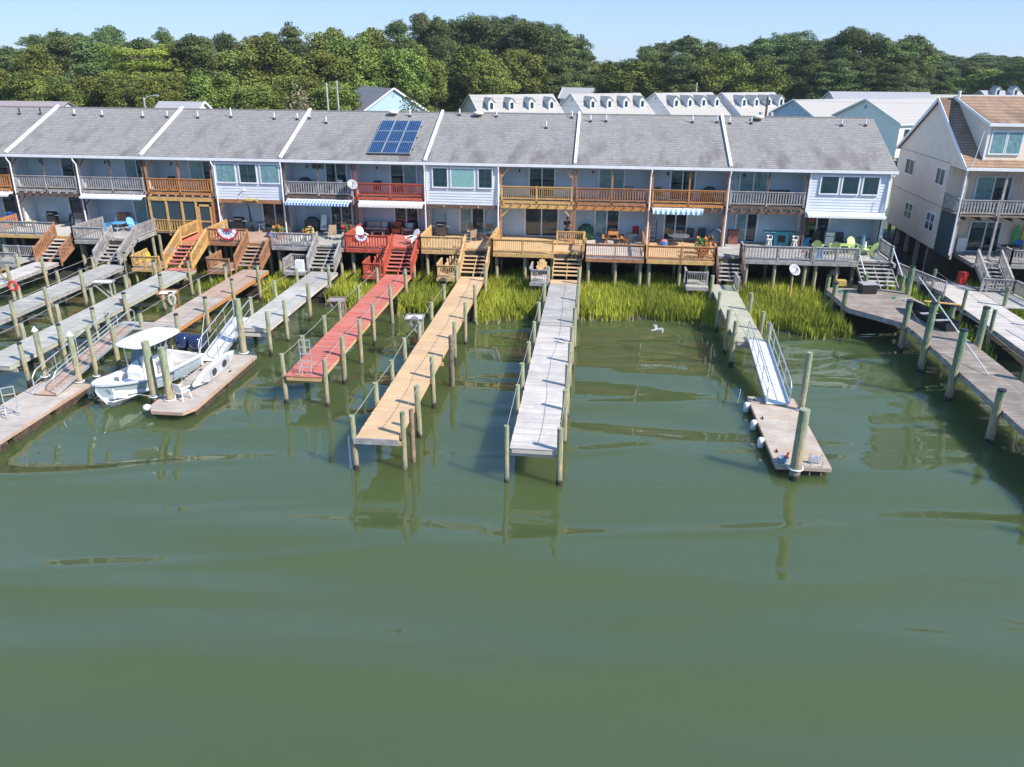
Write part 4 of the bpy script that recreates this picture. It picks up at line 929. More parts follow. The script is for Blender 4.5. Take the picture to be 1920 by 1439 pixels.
for x in (-.42, .42):
    ob = MB(); rings = []
    for yy_, w_, z0, z1 in ((.06, .24, .98, 1.4), (.14, .33, .9, 1.62), (.4, .37, .82, 1.74), (.72, .34, .82, 1.66), (.95, .24, .9, 1.46), (1.0, .1, 1.0, 1.25)):
        rings.append([(x+w_*math.copysign(abs(math.cos(t))**.7, math.cos(t)), yy_, (z0+z1)/2+(z1-z0)/2*math.copysign(abs(math.sin(t))**.7, math.sin(t))) for t in [2*math.pi*i/16 for i in range(16)]])
    ob.loft(rings, close=True); o = ob.build('outboard_motor', NAVY, boat, smooth=True)
    MB().box(x-.1, x+.1, .2, .5, -.3, .95).box(x-.16, x+.16, -.02, .25, .6, .85).build('lower_unit', CHAR, o)
for x in (-.55, -.2, .2, .55): MB().cyl((x, -1.62, 1.5), (x, -1.55, 1.8), .025, n=6).build('rod_holder', ALU, boat)
MB().tube([(.95, -.1, .85), (1.15, .5, 3.0)], .015, 5).build('antenna', PLAST, boat)
MB().tube([(-.3, -LB*.96, 1.25), (-.1, -LB*1.02, 1.2), (0, -LB*1.02, .9)], .03).build('anchor', CHAR, boat)
MB().tube([(.1, -LB*.97, 1.25), (1.0, -LB*.9, .9), (1.9, -LB*.8, .6), (2.4, -LB*.75, .55)], .014, 5).build('bow_line', ROPE, boat)
put(boat, (24.05, -20.9, 0.05), R(-11))

# kayak standing on its side in a rack on the float
ky = thing('kayak', (0, 0, 0), 'white sit-on-top kayak lying on its side along the float', 'kayak')
rings = []
for i in range(13):
    t = i/12; wv = math.sin(math.pi*min(max(t, .02), .98))**.6; y = -2.4+4.8*t; up_ = 0.10*(2*t-1)**2
    rings.append([(0.26*wv*math.cos(a)*(.35 if math.cos(a) > 0 else 1)-up_, y, 0.45+0.42*wv*math.sin(a)) for a in [2*math.pi*k/12 for k in range(12)]])
MB().loft(rings, close=True).build('hull', PLAST, ky, smooth=True)
MB().prism([(.1, -1.9, .45), (.1, -1.2, .15), (.1, 0, .1), (.1, 1.2, .15), (.1, 1.9, .45), (.1, 1.2, .76), (.1, -1.2, .76)], (.012, 0, 0)).build('deck_panel', M('grey_well', (.45, .47, .50), .05, 3, .5), ky)
for y in (-.5, .7): MB().ball((.115, y, .42), .02, .3, .2, 10, 5).build('seat_well', CHAR, ky)
for y in (-1.0, 1.0): MB().tube([(.25, y, 0), (.22, y, .75)], .025).bar((-.2, y, .02), (.3, y, .02), .05).build('rack_post', ALU, ky)
put(ky, (26.8, -23.1, 0.5), R(1))
# ---------------------------------------------------------------- beige house on the right
bh = thing('beige_house', (76, 4.5, 2.8), 'tall beige panel-sided house with brown shingle roof at the right edge', 'house')
HX = 70.0
mb = MB(); mb.prism([(HX, 0.75, 2.95), (HX, 11.0, 2.95), (HX, 11.0, 9.0), (HX, 4.6, 12.95), (HX, -2.1, 9.05), (HX, -2.1, 8.85), (HX, 0.75, 8.85)], (0.18, 0, 0))
mb.box(HX+0.18, 90, 0.75, 0.93, 2.95, 9.2).box(HX+0.18, 90, 10.8, 11, 2.95, 9.0)
mb.build('wall', STUCK, bh)
mb = MB()
for z in (5.95, 8.95):
    mb.box(HX-0.02, HX, 0.75, 11.0, z, z+0.06)
mb.build('band', M('beige_band', (0.38, 0.32, 0.29), .04, 2, .7), bh)
s2 = (12.95-9.05)/6.7; s3 = (12.95-9.0)/6.4
mb = MB()
mb.hexa([(HX-0.2, -2.3, 9.02-0.06), (90, -2.3, 8.96), (90, 4.6, 12.97), (HX-0.2, 4.6, 12.97), (HX-0.2, -2.3, 9.12), (90, -2.3, 9.12), (90, 4.6, 13.12), (HX-0.2, 4.6, 13.12)])
mb.hexa([(HX-0.2, 4.6, 12.97), (90, 4.6, 12.97), (90, 11.3, 8.85), (HX-0.2, 11.3, 8.85), (HX-0.2, 4.6, 13.12), (90, 4.6, 13.12), (90, 11.3, 9.0), (HX-0.2, 11.3, 9.0)])
rf = mb.build('roof', BROOF, bh)
mb = MB(); mb.bar((HX-0.22, -2.32, 9.0), (HX-0.22, 4.6, 13.02), 0.05, 0.24); mb.bar((HX-0.22, 11.32, 8.9), (HX-0.22, 4.6, 13.02), 0.05, 0.24)
mb.box(HX-0.2, 90, -2.42, -2.3, 8.9, 9.08); mb.build('fascia', TRIM, bh)
MB().cyl((71.0, 4.2, 12.6), (71.0, 4.2, 13.6), 0.1, n=8).build('vent_pipe', TRIM, rf)
# shed dormer
dm = MB(); x0 = 71.0
dm.prism([(x0, -1.6, 9.35), (x0, 4.5, 12.8), (x0, 4.4, 13.0), (x0, -1.6, 11.75)], (0.12, 0, 0))
dm.box(x0+0.12, 90, -1.6, -1.48, 9.3, 11.75)
dm = dm.build('dormer', STUCK, bh)
MB().hexa([(x0-0.15, -1.85, 11.72), (90, -1.85, 11.72), (90, 4.62, 13.1), (x0-0.15, 4.62, 13.1), (x0-0.15, -1.85, 11.86), (90, -1.85, 11.86), (90, 4.62, 13.24), (x0-0.15, 4.62, 13.24)]).build('dormer_roof', BROOF, dm)
mb = MB(); mb.box(x0-0.15, 90, -1.93, -1.85, 11.66, 11.86); mb.bar((x0-0.18, -1.9, 11.78), (x0-0.18, 4.6, 13.16), 0.05, 0.2); mb.box(x0-0.03, x0+0.1, -1.66, -1.6, 9.35, 11.66)
mb.build('trim', TRIM, dm)
def sashwin(root, x0, x1, y, z0, z1):
    return window(root, x0, x1, y, z0, z1, 1, True, CURT)
for a in (71.3, 72.3, 74.3, 75.3): sashwin(bh, a, a+0.85, -1.62, 9.95, 11.3)
for (y0, y1, z0, z1, white) in ((7.3, 9.0, 7.3, 8.35, 0), (1.3, 2.7, 7.4, 8.45, 0), (6.0, 7.4, 4.1, 5.2, 1), (1.5, 2.9, 4.1, 5.25, 1)):
    t = 0.09; mb = MB(); X = HX-0.045; fm = TRIM
    mb.box(X, HX, y0-t, y0, z0-t, z1+t).box(X, HX, y1, y1+t, z0-t, z1+t).box(X, HX, y0, y1, z1, z1+t).box(X, HX, y0, y1, z0-t, z0)
    mb.box(X, HX, (y0+y1)/2-0.035-0.03*white, (y0+y1)/2+0.035+0.03*white, z0, z1)
    if white: mb.box(X+0.01, HX, y0, y1, (z0+z1)/2-0.03, (z0+z1)/2+0.03)
    fo = mb.build('window', fm, bh)
    MB().box(HX-0.025, HX-0.01, y0, y1, z0, z1).build('pane', GLASS if white else M('screened_glass', (0.06, .06, .065), .1, 3, .4), fo)
# porch front: balcony, lower deck, posts
MB().box(HX+0.02, 90, -2.15, 0.73, 5.85, 5.95).build('balcony_floor', FLOORW, bh)
rail('balcony_railing', (HX+0.05, -2.1, 5.95), (82, -2.1, 5.95), GREYW, bh, 1.0, 'wide', 2.4)
rail('balcony_railing', (HX+0.05, -2.1, 5.95), (HX+0.05, 0.7, 5.95), GREYW, bh, 1.0, 'wide', 2.4)
for x in (HX+0.1, 72.6, 75.2, 77.8):
    MB().box(x-0.07, x+0.07, -2.14, -2.0, 2.9, 5.85).build('porch_post', GREYW, bh)
    MB().box(x-0.07, x+0.07, -2.14, -2.0, 5.95, 8.9).build('porch_post', GREYW, bh)
mb = MB()
for i in range(12): mb.box(70.4+i*1.0, 70.46+i*1.0, -2.4, 0.6, 5.62, 5.84)
mb.build('joists', DARKUNDER, bh)
door(bh, 72.0, 74.3, 0.72, 5.98, 8.1, [CURT, GLASS]); door(bh, 72.2, 74.3, 0.72, 2.9, 5.0, [GLASS, GLASS])
MB().box(HX+0.03, HX+0.08, -2.1, 0.7, 2.9, 5.8).build('side_screen', SCR, bh)
MB().tube([(HX-0.05, -2.38, 8.95), (HX-0.05, -2.2, 8.6), (HX-0.06, -2.2, 3.2)], 0.055, 6).build('downspout', TRIM, bh)
MB().tube([(HX+0.1, -2.4, 9.0), (HX+0.35, -2.45, 11.4)], 0.02, 5).build('antenna', TRIM, bh)
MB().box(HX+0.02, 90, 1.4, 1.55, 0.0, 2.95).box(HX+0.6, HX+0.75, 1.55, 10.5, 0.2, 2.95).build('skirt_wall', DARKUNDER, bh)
for y in (2.0, 4.2, 6.4, 8.6, 10.8): MB().box(HX+0.1, HX+0.35, y-0.12, y+0.12, 0.2, 2.95).build('pier', GREYW, bh)
d = deck(71.2, 82, -3.1, GREYD, GREYW, 'wide', 'grey raised deck of the beige house with crooked railing at the right edge', [(73.6, 82)], [(73.6, -3.1, -2.2)], None, piles=[(73.7, -2.8), (76, -2.8), (78.5, -2.8)], z=2.9)
stairs(d, 71.4, 72.9, -3.1, -5.4, 2.9, DZ, GREYD, GREYW, 'thin')
# items under/around it
def simple(name, label, cat, build, mat, group=None):
    return tag(build.build(name, mat, None), label, cat, group)
rc = thing('tool_chest', (70.6, -3.5, DZ), 'red metal chest beside the dark grill at the foot of the beige house stairs', 'chest')
MB().box(70.35, 70.85, -3.7, -3.2, DZ, DZ+0.8).build('body', REDF, rc, bevel=0.02)
for k in range(3): MB().box(70.38, 70.82, -3.73, -3.7, DZ+0.06+0.24*k, DZ+0.26+0.24*k).build('drawer', M('red_enamel', (.5, .04, .03), .05, 2, .3), rc)

# ---------------------------------------------------------------- furniture builders (built at the origin)
def t0(name, label, cat, group=None): return thing(name, (0, 0, 0), label, cat, group)
def adirondack(mat, loc, rz, label, group=None):
    d = t0('lounge_chair', label, 'chair', group)
    MB().hexa([(-.27, -.55, .38), (.27, -.55, .38), (.27, .0, .26), (-.27, .0, .26), (-.27, -.55, .42), (.27, -.55, .42), (.27, .0, .30), (-.27, .0, .30)]).build('seat', mat, d)
    mb = MB(); pts = [(-.2, 0, .26), (-.29, .2, .6), (-.27, .32, .85), (-.14, .38, .98), (0, .4, 1.02), (.14, .38, .98), (.27, .32, .85), (.29, .2, .6), (.2, 0, .26)]
    mb.prism(pts, (0, .035, .01)); mb.build('backrest', mat, d)
    for s in (-1, 1):
        MB().box(s*.33-.06, s*.33+.06, -.6, .15, .54, .57).build('armrest', mat, d)
        MB().box(s*.32-.02, s*.32+.02, -.55, -.46, 0, .54).build('leg', mat, d)
        MB().hexa([(s*.3-.02, .12, 0), (s*.3+.02, .12, 0), (s*.3+.02, .24, 0), (s*.3-.02, .24, 0), (s*.3-.02, -.2, .34), (s*.3+.02, -.2, .34), (s*.3+.02, -.02, .34), (s*.3-.02, -.02, .34)]).build('leg', mat, d)
    return put(d, loc, rz)
def patio_chair(fm, sm, loc, rz, label, group=None):
    d = t0('patio_chair', label, 'chair', group)
    MB().box(-.25, .25, -.25, .25, .40, .43).build('seat', sm, d)
    MB().hexa([(-.25, .22, .43), (.25, .22, .43), (.25, .24, .43), (-.25, .24, .43), (-.25, .38, 1.0), (.25, .38, 1.0), (.25, .40, 1.0), (-.25, .40, 1.0)]).build('backrest', sm, d)
    for s in (-1, 1):
        MB().tube([(s*.27, -.28, 0), (s*.27, -.26, .6), (s*.27, -.15, .64), (s*.27, .3, .64)], .016, 6).build('armrest', fm, d)
        MB().tube([(s*.27, .3, 0), (s*.26, .24, .42), (s*.26, .4, 1.02)], .016, 6).build('leg', fm, d)
    return put(d, loc, rz)
def round_table(loc, r_t, label, top=None, h=.72):
    d = t0('round_table', label, 'table')
    MB().cyl((0, 0, h-.03), (0, 0, h), r_t, n=22).build('tabletop', top or GLASS, d)
    MB().cyl((0, 0, h-.05), (0, 0, h-.03), r_t*.98, n=22).build('rim', ALU, d)
    for k in range(3):
        a = k*2.1+.4; MB().tube([(0.08*math.cos(a), .08*math.sin(a), h-.05), (r_t*.35*math.cos(a), r_t*.35*math.sin(a), .35), (r_t*.65*math.cos(a), r_t*.65*math.sin(a), 0)], .018, 6).build('leg', ALU, d)
    return put(d, loc)
def grill(loc, rz, label, mat=None, covered=False):
    d = t0('grill', label, 'grill')
    if covered:
        rings = [[(sx*math.copysign(abs(math.cos(t))**.5, math.cos(t)), sy*math.copysign(abs(math.sin(t))**.5, math.sin(t)), z) for t in [2*math.pi*i/18 for i in range(18)]] for sx, sy, z in ((.62, .36, .02), (.60, .34, .5), (.58, .33, .82), (.36, .28, 1.02), (.3, .2, 1.12), (.1, .05, 1.16))]
        MB().loft(rings, close=True).build('cover', mat or CHAR, d, smooth=True); return put(d, loc, rz)
    MB().box(-.35, .35, -.25, .25, .1, .75).build('cabinet', mat or BLACK, d)
    MB().box(-.72, -.36, -.22, .22, .78, .81).build('side_shelf', ALU, d); MB().box(.36, .72, -.22, .22, .78, .81).build('side_shelf', ALU, d)
    rings = [[(x, .27*math.cos(t), .82+.26*max(0, math.sin(t))) for t in [math.pi*i/8 for i in range(9)]] for x in (-.36, .36)]
    MB().loft(rings, close=True).build('lid', mat or BLACK, d, smooth=False)
    MB().tube([(-.25, -.28, .95), (-.25, -.33, .95), (.25, -.33, .95), (.25, -.28, .95)], .015).build('handle', ALU, d)
    for s in (-.3, .3): MB().cyl((s, -.2, .07), (s, .2, .07), .07, n=8).build('wheel', CHAR, d)
    return put(d, loc, rz)
def sofa(loc, rz, wd, label):
    d = t0('wicker_sofa', label, 'sofa', 'wicker seats on the red deck')
    MB().box(-wd/2, wd/2, -.38, .38, .05, .34).box(-wd/2, wd/2, .30, .40, .34, .82).build('frame', WICK, d)
    for s in (-1, 1): MB().box(s*(wd/2-.07)-.07, s*(wd/2-.07)+.07, -.38, .38, .34, .6).build('armrest', WICK, d)
    n_ = max(1, round((wd-.3)/.6)); w_ = (wd-.3)/n_
    for i in range(n_):
        x = -wd/2+.15+w_*i; MB().box(x+.01, x+w_-.01, -.36, .28, .345, .48).build('seat_cushion', CUSH, d, bevel=.03); MB().box(x+.01, x+w_-.01, .14, .29, .485, .85).build('back_cushion', CUSH, d, bevel=.03)
    MB().hexa([(wd/2-.6, -.05, .5), (wd/2-.2, -.02, .5), (wd/2-.2, .06, .5), (wd/2-.6, .06, .5), (wd/2-.6, .1, .85), (wd/2-.2, .1, .85), (wd/2-.2, .18, .85), (wd/2-.6, .18, .85)]).build('throw_pillow', M('pale_blue_fabric', (.4, .5, .55), .05, 5, .9), d, bevel=.03)
    return put(d, loc, rz)
def picnic(loc, rz, label):
    d = t0('picnic_table', label, 'table')
    mb = MB()
    for i in range(5): mb.box(-.85, .85, -.36+.145*i, -.23+.145*i, .72, .755)
    mb.build('tabletop', ORGW, d)
    for s in (-1, 1):
        MB().box(-.85, .85, s*.68-.13, s*.68+.13, .43, .465).build('bench', ORGW, d)
        mb = MB(); mb.bar((s*.6, -.62, 0), (s*.6, -.22, .72), .05, .09).bar((s*.6, .62, 0), (s*.6, .22, .72), .05, .09).box(s*.6-.02, s*.6+.02, -.8, .8, .36, .43)
        mb.build('leg_frame', ORGW, d)
    return put(d, loc, rz)
def cleaning_table(loc, rz, label, wm_, top, wd=1.0, dp=.6, hgt=.95):
    d = t0('cleaning_table', label, 'table', 'fish cleaning tables on the docks')
    MB().box(-wd/2, wd/2, -dp/2, dp/2, hgt-.05, hgt).box(-wd/2, wd/2, dp/2-.03, dp/2, hgt, hgt+.08).box(-wd/2, -wd/2+.03, -dp/2, dp/2-.03, hgt, hgt+.06).build('tabletop', wm_, d)
    MB().box(-wd/2+.1, wd/2-.1, -dp/2+.08, dp/2-.1, hgt+.003, hgt+.02).build('cutting_board', top, d)
    for sx in (-1, 1):
        for sy in (-1, 1): MB().bar((sx*(wd/2-.1), sy*(dp/2-.08), hgt-.05), (wd*.38, sy*(dp/2-.08), -.15) if sx < 0 else (sx*(wd/2-.1), sy*(dp/2-.08), -.05), .07).build('leg', wm_, d)
    return put(d, loc, rz)
def hose(loc, r_h, mat, label, flat=True, mat2=None):
    pts = []
    for i in range(60):
        a = i*.5; rr = r_h*(1-.006*i)
        pts.append((rr*math.cos(a), rr*math.sin(a), .02+.0012*i) if flat else (rr*math.cos(a), .02*math.sin(i), rr*1.4*math.sin(a)))
    d = MB().tube(pts, .018, 5).build('coiled_hose', mat, None); d.location = loc; tag(d, label, 'hose'); return d

D = F1
sofa((28.75, 1.3, D), 0, 2.0, 'two-seat wicker sofa with beige cushions against the wall of the red deck')
sofa((31.3, 1.2, D), 0, 1.0, 'single wicker armchair with a pale blue pillow near the sliding door of the red deck')
t = t0('coffee_table', 'low glass coffee table in front of the wicker sofa', 'table'); MB().box(-.45, .45, -.25, .25, .36, .38).build('tabletop', GLASS, t)
for a in (-1, 1):
    for c in (-1, 1): MB().box(a*.42-.02, a*.42+.02, c*.22-.02, c*.22+.02, 0, .36).build('leg', ALU, t)
put(t, (29.1, .2, D))
adirondack(PLAST, (28.3, -1.6, D), R(35), 'white lounge chair at the left end of the red deck')
adirondack(PLAST, (32.4, -2.0, D), R(-35), 'white lounge chair at the top of the red stairs')
t = t0('wicker_ottoman', 'round brown wicker fire bowl table right of the white lounge chair', 'table'); MB().cyl((0, 0, 0), (0, 0, .45), .3, .36, 14).cyl((0, 0, .45), (0, 0, .5), .4, .4, 14).build('body', WICK, t); put(t, (32.4, .1, D))
t = t0('armchair', 'orange cushioned armchair beside the wicker sofa', 'chair'); MB().box(-.35, .35, -.35, .35, .1, .42).box(-.35, .35, .22, .35, .42, .85).build('body', M('rust_fabric', (.40, .12, .05), .1, 6, .9), t, bevel=.04)
for s in (-1, 1): MB().box(s*.33-.05, s*.33+.05, -.35, .3, .42, .6).build('armrest', WICK, t)
put(t, (30.3, 1.4, D))
# bunting
BW = M('bunting_white', (.75, .75, .78), .03, 3, .85); BR = M('bunting_red', (.50, .03, .06), .05, 3, .85); BB = M('bunting_navy', (.05, .10, .28), .05, 3, .85)
def bunting(cx, y, ztop, r_b, label):
    d = thing('bunting', (cx, y, ztop), label, 'bunting', 'half-round patriotic buntings')
    def arc(r0, r1, yy_, mat, nm, a0=180, a1=360, n_=16):
        mb = MB()
        for i in range(n_):
            p = R(a0+(a1-a0)*i/n_); q_ = R(a0+(a1-a0)*(i+1)/n_); w1 = .015*math.sin(i*2.2); w2 = .015*math.sin((i+1)*2.2)
            mb.quad((cx+r0*math.cos(p), yy_+w1, ztop+r0*math.sin(p)), (cx+r1*math.cos(p), yy_+w1, ztop+r1*math.sin(p)), (cx+r1*math.cos(q_), yy_+w2, ztop+r1*math.sin(q_)), (cx+r0*math.cos(q_), yy_+w2, ztop+r0*math.sin(q_)))
        mb.build(nm, mat, d)
    arc(r_b*.84, r_b, y-.055, BR, 'red_band'); arc(r_b*.5, r_b*.84, y-.055, BW, 'white_band'); arc(r_b*.28, r_b*.5, y-.055, BB, 'navy_band'); arc(.01, r_b*.28, y-.055, BR, 'red_centre')
    st = MB()
    for k in range(5):
        a = R(200+35*k); c = Vector((cx+r_b*.39*math.cos(a), y-.075, ztop+r_b*.39*math.sin(a))); pts = []
        for i in range(10):
            rr = (.06 if i % 2 == 0 else .025)*r_b/.8; pts.append((c.x+rr*math.sin(i*math.pi/5), c.y, c.z+rr*math.cos(i*math.pi/5)))
        st.prism(pts, (0, .006, 0))
    st.build('stars', BW, d)
    return d
bunting(18.75, -3.36, F1+1.0, .85, 'large red, white and navy half-round bunting on the brown railing')
bunting(29.1, -4.17, F1+1.0, .52, 'small red, white and navy half-round bunting on the red railing')
# grey cluttered deck (under striped awning)
patio_chair(ALU, TANF, (26.0, -1.3, D), R(10), 'tan sling patio chair at the top of the grey stairs')
patio_chair(ALU, TANF, (26.6, 0.6, D), R(150), 'tan sling patio chair near the sliding door behind the railing of the cluttered deck')
round_table((25.4, -.1, D), .6, 'round dark patio table on the cluttered grey deck')
grill((23.6, 1.2, D), 0, 'black covered grill in the corner under the blue striped awning', covered=True)
adirondack(TANW, (24.6, -2.0, D), R(30), 'brown wooden lounge chair on the cluttered grey deck')
simple('cooler', 'white cooler with red lid standing on the cluttered grey deck', 'cooler', MB().box(23.3, 23.9, -2.3, -1.9, D, D+.45), PLAST)
simple('folded_chair', 'white folded chair leaning on the wall under the striped awning', 'chair', MB().prism([(24.3, .9, D+.2), (24.8, .9, D+.2), (24.75, 1.3, D+1.3), (24.35, 1.3, D+1.3)], (0, .05, 0)), PLAST)
def flowers(loc, label, c1, s=1.0, potm=None):
    d = t0('potted_plant', label, 'potted plant', 'flower pots on the decks')
    MB().cyl((0, 0, 0), (0, 0, .3), .13, .17, 10).build('pot', potm or M('terracotta', (.32, .13, .07), .1, 4, .8), d)
    mb = MB(); fl = MB(); rnd = random.Random(sum(map(ord, label)))
    for i in range(70):
        a = rnd.uniform(0, 6.28); e = rnd.uniform(.2, 1.4); rr = rnd.uniform(.08, .3); c = Vector((rr*math.cos(a), rr*math.sin(a), .35+rr*math.tan(min(e, 1.1))*.6)); u = Vector((rnd.uniform(-1, 1), rnd.uniform(-1, 1), rnd.uniform(-1, 1))).normalized()*.06; v = u.orthogonal().normalized()*.05
        (fl if i % 3 == 0 else mb).quad(c-u-v, c+u-v, c+u+v, c-u+v)
    mb.build('foliage', M('pot_green', (.05, .12, .03), .2, 6, .8), d); fl.build('flowers', c1, d)
    return put(d, loc, 0, s)
FO = M('orange_petals', (.65, .18, .03), .2, 9, .8); FR = M('red_petals', (.55, .03, .05), .2, 9, .8)
flowers((22.7, -3.4, D+.35), 'pot of orange flowers behind the left end of the cluttered deck railing', FO, 1.5)
flowers((24.9, -3.6, D+.4), 'pot of orange and yellow flowers behind the middle of the cluttered deck railing', FO, 1.3, PLAST)
flowers((27.3, -1.7, D+.3), 'pot of red flowers beside the red deck corner', FR, 1.4)
flowers((53.0, -3.9, D), 'pot of red flowers in the corner of the orange-toned deck', FR, 1.6)
flowers((53.4, -2.6, D), 'tall plant pot beside the stairs at the end of the orange-toned deck', FO, 1.9)
flowers((47.9, -.4, D), 'small pot of flowers near the picnic table', FR, .8)
# deck 3 items
grill((17.8, .8, D), 0, 'dark grill with brown shelves on the bunting deck', BLACK)
simple('market_umbrella', 'closed dark green umbrella leaning in the corner of the bunting deck', 'umbrella', MB().cyl((18.9, .7, D), (18.5, 1.2, D+2.3), .12, .03, 8), M('dark_green_fabric', (.02, .07, .06), .1, 4, .8))
simple('kiddie_pool', 'blue plastic tub on the bunting deck near the stairs', 'tub', MB().cyl((21.2, -1.0, D), (21.2, -1.0, D+.25), .45, .5, 16), M('royal_blue_plastic', (.02, .06, .38), .05, 3, .4))
round_table((19.6, .6, D), .5, 'small dark table on the bunting deck')
# light blue chairs
for k, (x, y, rz, lab) in enumerate(((8.0, -.6, R(-60), 'light blue chair on the left of the blue table'), (9.6, -.4, R(60), 'light blue chair on the right of the blue table'))):
    adirondack(LBLUE, (x, y, D), rz, lab, 'light blue chairs')
t = round_table((8.8, -.9, D), .55, 'round light blue table between the two light blue chairs', LBLUE)
simple('bar_table', 'brown high table by the wall of the deck with the light blue chairs', 'table', MB().box(7.3, 8.3, 1.2, 1.7, D+.95, D+1.0).box(7.4, 8.2, 1.3, 1.6, D, D+.95), BRNW)
# deck 0 items
grill((2.0, 1.0, D), 0, 'black kettle-style grill on the second deck from the left')
simple('surfboard', 'yellow boogie board lying on the second deck from the left', 'board', MB().box(.6, 1.4, -.6, -.2, D+.45, D+.52), M('yellow_foam', (.62, .52, .12), .05, 3, .6))
patio_chair(BLACK, BLACK, (3.6, .4, D), R(-40), 'black metal chair on the second deck from the left')
simple('storage_box', 'beige storage box by the door of the second deck from the left', 'box', MB().box(4.3, 4.9, .4, .9, D, D+.6), CUSH)
bb = t0('recycling_bin', 'bright blue bin on the leftmost deck', 'bin'); MB().box(-.35, .35, -.3, .3, 0, .95).build('body', M('royal_blue_plastic', (.02, .06, .38), .05, 3, .4), bb, bevel=.03); MB().box(-.38, .38, -.34, .34, .951, 1.02).build('lid', BLUEF, bb, bevel=.02); put(bb, (-1.0, .6, D))
fl = thing('flag', (-2.6, .5, 4.2), 'red and white striped flag with a blue corner hanging on the leftmost porch', 'flag')
for i in range(13): MB().box(-3.1, -2.1, .48, .495, 5.2-.07*(i+1), 5.2-.07*i).build('stripe', BR if i % 2 == 0 else BW, fl)
MB().box(-3.11, -2.7, .465, .479, 4.71, 5.2).build('canton', BB, fl)
# deck 6: grill, table, chairs
grill((33.9, .9, D), 0, 'dark grill with brown shelves at the left end of the tan-brown deck', M('gunmetal', (.06, .05, .05), .1, 3, .4))
simple('broom', 'broom leaning on the wall behind the dark grill', 'broom', MB().cyl((34.3, 1.3, D), (34.0, 1.9, D+1.6), .02, n=6), CHAR)
round_table((37.3, -.2, D), .65, 'round glass table on the tan-brown deck between sling chairs')
for x, y, rz, lab in ((36.5, -1.0, R(-130), 'brown sling chair nearest the tan stairs'), (37.6, .9, R(0), 'brown sling chair behind the round glass table'), (36.3, .8, R(40), 'brown sling chair near the sliding door of the tan-brown deck')):
    patio_chair(ALU, TANF, (x, y, D), rz, lab, 'brown sling chairs')
# deck 8
grill((44.95, 1.3, D), 0, 'covered green grill behind the brown post beside the standing person', M('dark_green_cover', (.02, .09, .05), .1, 4, .8), covered=True)
picnic((47.0, .5, D), R(90), 'small orange wooden picnic table in front of the sliding door')
patio_chair(ALU, REDF, (48.7, 1.4, D), R(0), 'red sling chair against the wall right of the picnic table')
round_table((48.4, .3, D), .45, 'small round glass table in front of the red sling chair')
# deck 9
round_table((51.8, .2, D), .8, 'large round glass table on the orange-toned deck', M('grey_glass', (.16, .18, .20), .05, 2, .1))
patio_chair(CHAR, CHAR, (52.7, 1.2, D), R(-10), 'dark sling chair behind the large glass table, nearer the door')
patio_chair(CHAR, CHAR, (53.5, 1.3, D), R(-20), 'dark sling chair behind the large glass table, nearer the grill')
grill((54.5, .6, D), 0, 'grill under a grey cover at the right end of the orange-toned deck', M('grey_cover', (.16, .17, .19), .1, 4, .8), covered=True)
sh = t0('shelf', 'slim metal shelf with bottles behind the white downspout', 'shelf')
for s in (-1, 1): MB().box(s*.25-.02, s*.25+.02, -.15, .15, 0, 1.6).build('side', CHAR, sh)
for k in range(5): MB().box(-.23, .23, -.15, .15, .1+.35*k, .13+.35*k).build('board', ALU, sh)
put(sh, (49.95, 1.2, D))
bk = t0('toy_tub', 'blue tub filled with pink things on the orange-toned deck', 'tub'); MB().cyl((0, 0, 0), (0, 0, .35), .26, .32, 12).build('tub', M('azure_plastic', (.02, .20, .55), .05, 3, .4), bk); MB().ball((0, 0, .38), .26, .26, .14, 10, 5).build('contents', M('pink_plastic', (.6, .18, .18), .2, 9, .6), bk); put(bk, (50.7, -.4, D))
# deck 10: teal bar with stools
br_ = t0('bar_counter', 'teal bar counter on the grey deck below the balcony of the last bay but one', 'bar')
MB().box(-1.3, 1.3, -.3, .3, 1.0, 1.06).build('countertop', TEAL, br_); MB().box(-.55, .5, -.2, .2, 0, 1.0).build('base', TEAL, br_)
MB().box(-.3, .25, -.22, -.2, .3, .8).build('opening', BLACK, br_); put(br_, (59.3, .9, D))
for x, lab in ((58.2, 'white captain stool left of the teal bar base'), (60.0, 'white captain stool right of the teal bar base')):
    st = t0('bar_stool', lab, 'stool', 'white captain stools')
    MB().cyl((0, 0, .68), (0, 0, .73), .2, n=14).build('seat', PLAST, st)
    for k in range(4):
        a = .78+k*1.57; MB().bar((.12*math.cos(a), .12*math.sin(a), .68), (.24*math.cos(a), .24*math.sin(a), 0), .045).build('leg', PLAST, st)
    MB().tube([(.2*math.cos(R(q)), .2*math.sin(R(q)), .95) for q in range(-30, 211, 30)], .03).bar((-.17, -.1, .72), (-.17, -.1, .95), .03).bar((.17, -.1, .72), (.17, -.1, .95), .03).bar((0, .2, .72), (0, .2, .95), .03).build('backrest', PLAST, st)
    MB().tube([(.2*math.cos(R(q)), .2*math.sin(R(q)), .25) for q in range(0, 361, 40)], .015).build('foot_ring', TEAL, st)
    put(st, (x, -.3, D), R(20))
simple('cabinet', 'reddish brown cabinet topped with a plant on the grey deck behind the downspout', 'cabinet', MB().box(55.5, 56.2, .9, 1.3, D, D+1.0).box(55.45, 56.25, .85, 1.35, D+1.003, D+1.04), M('rosewood', (.25, .09, .07), .1, 3, .6))
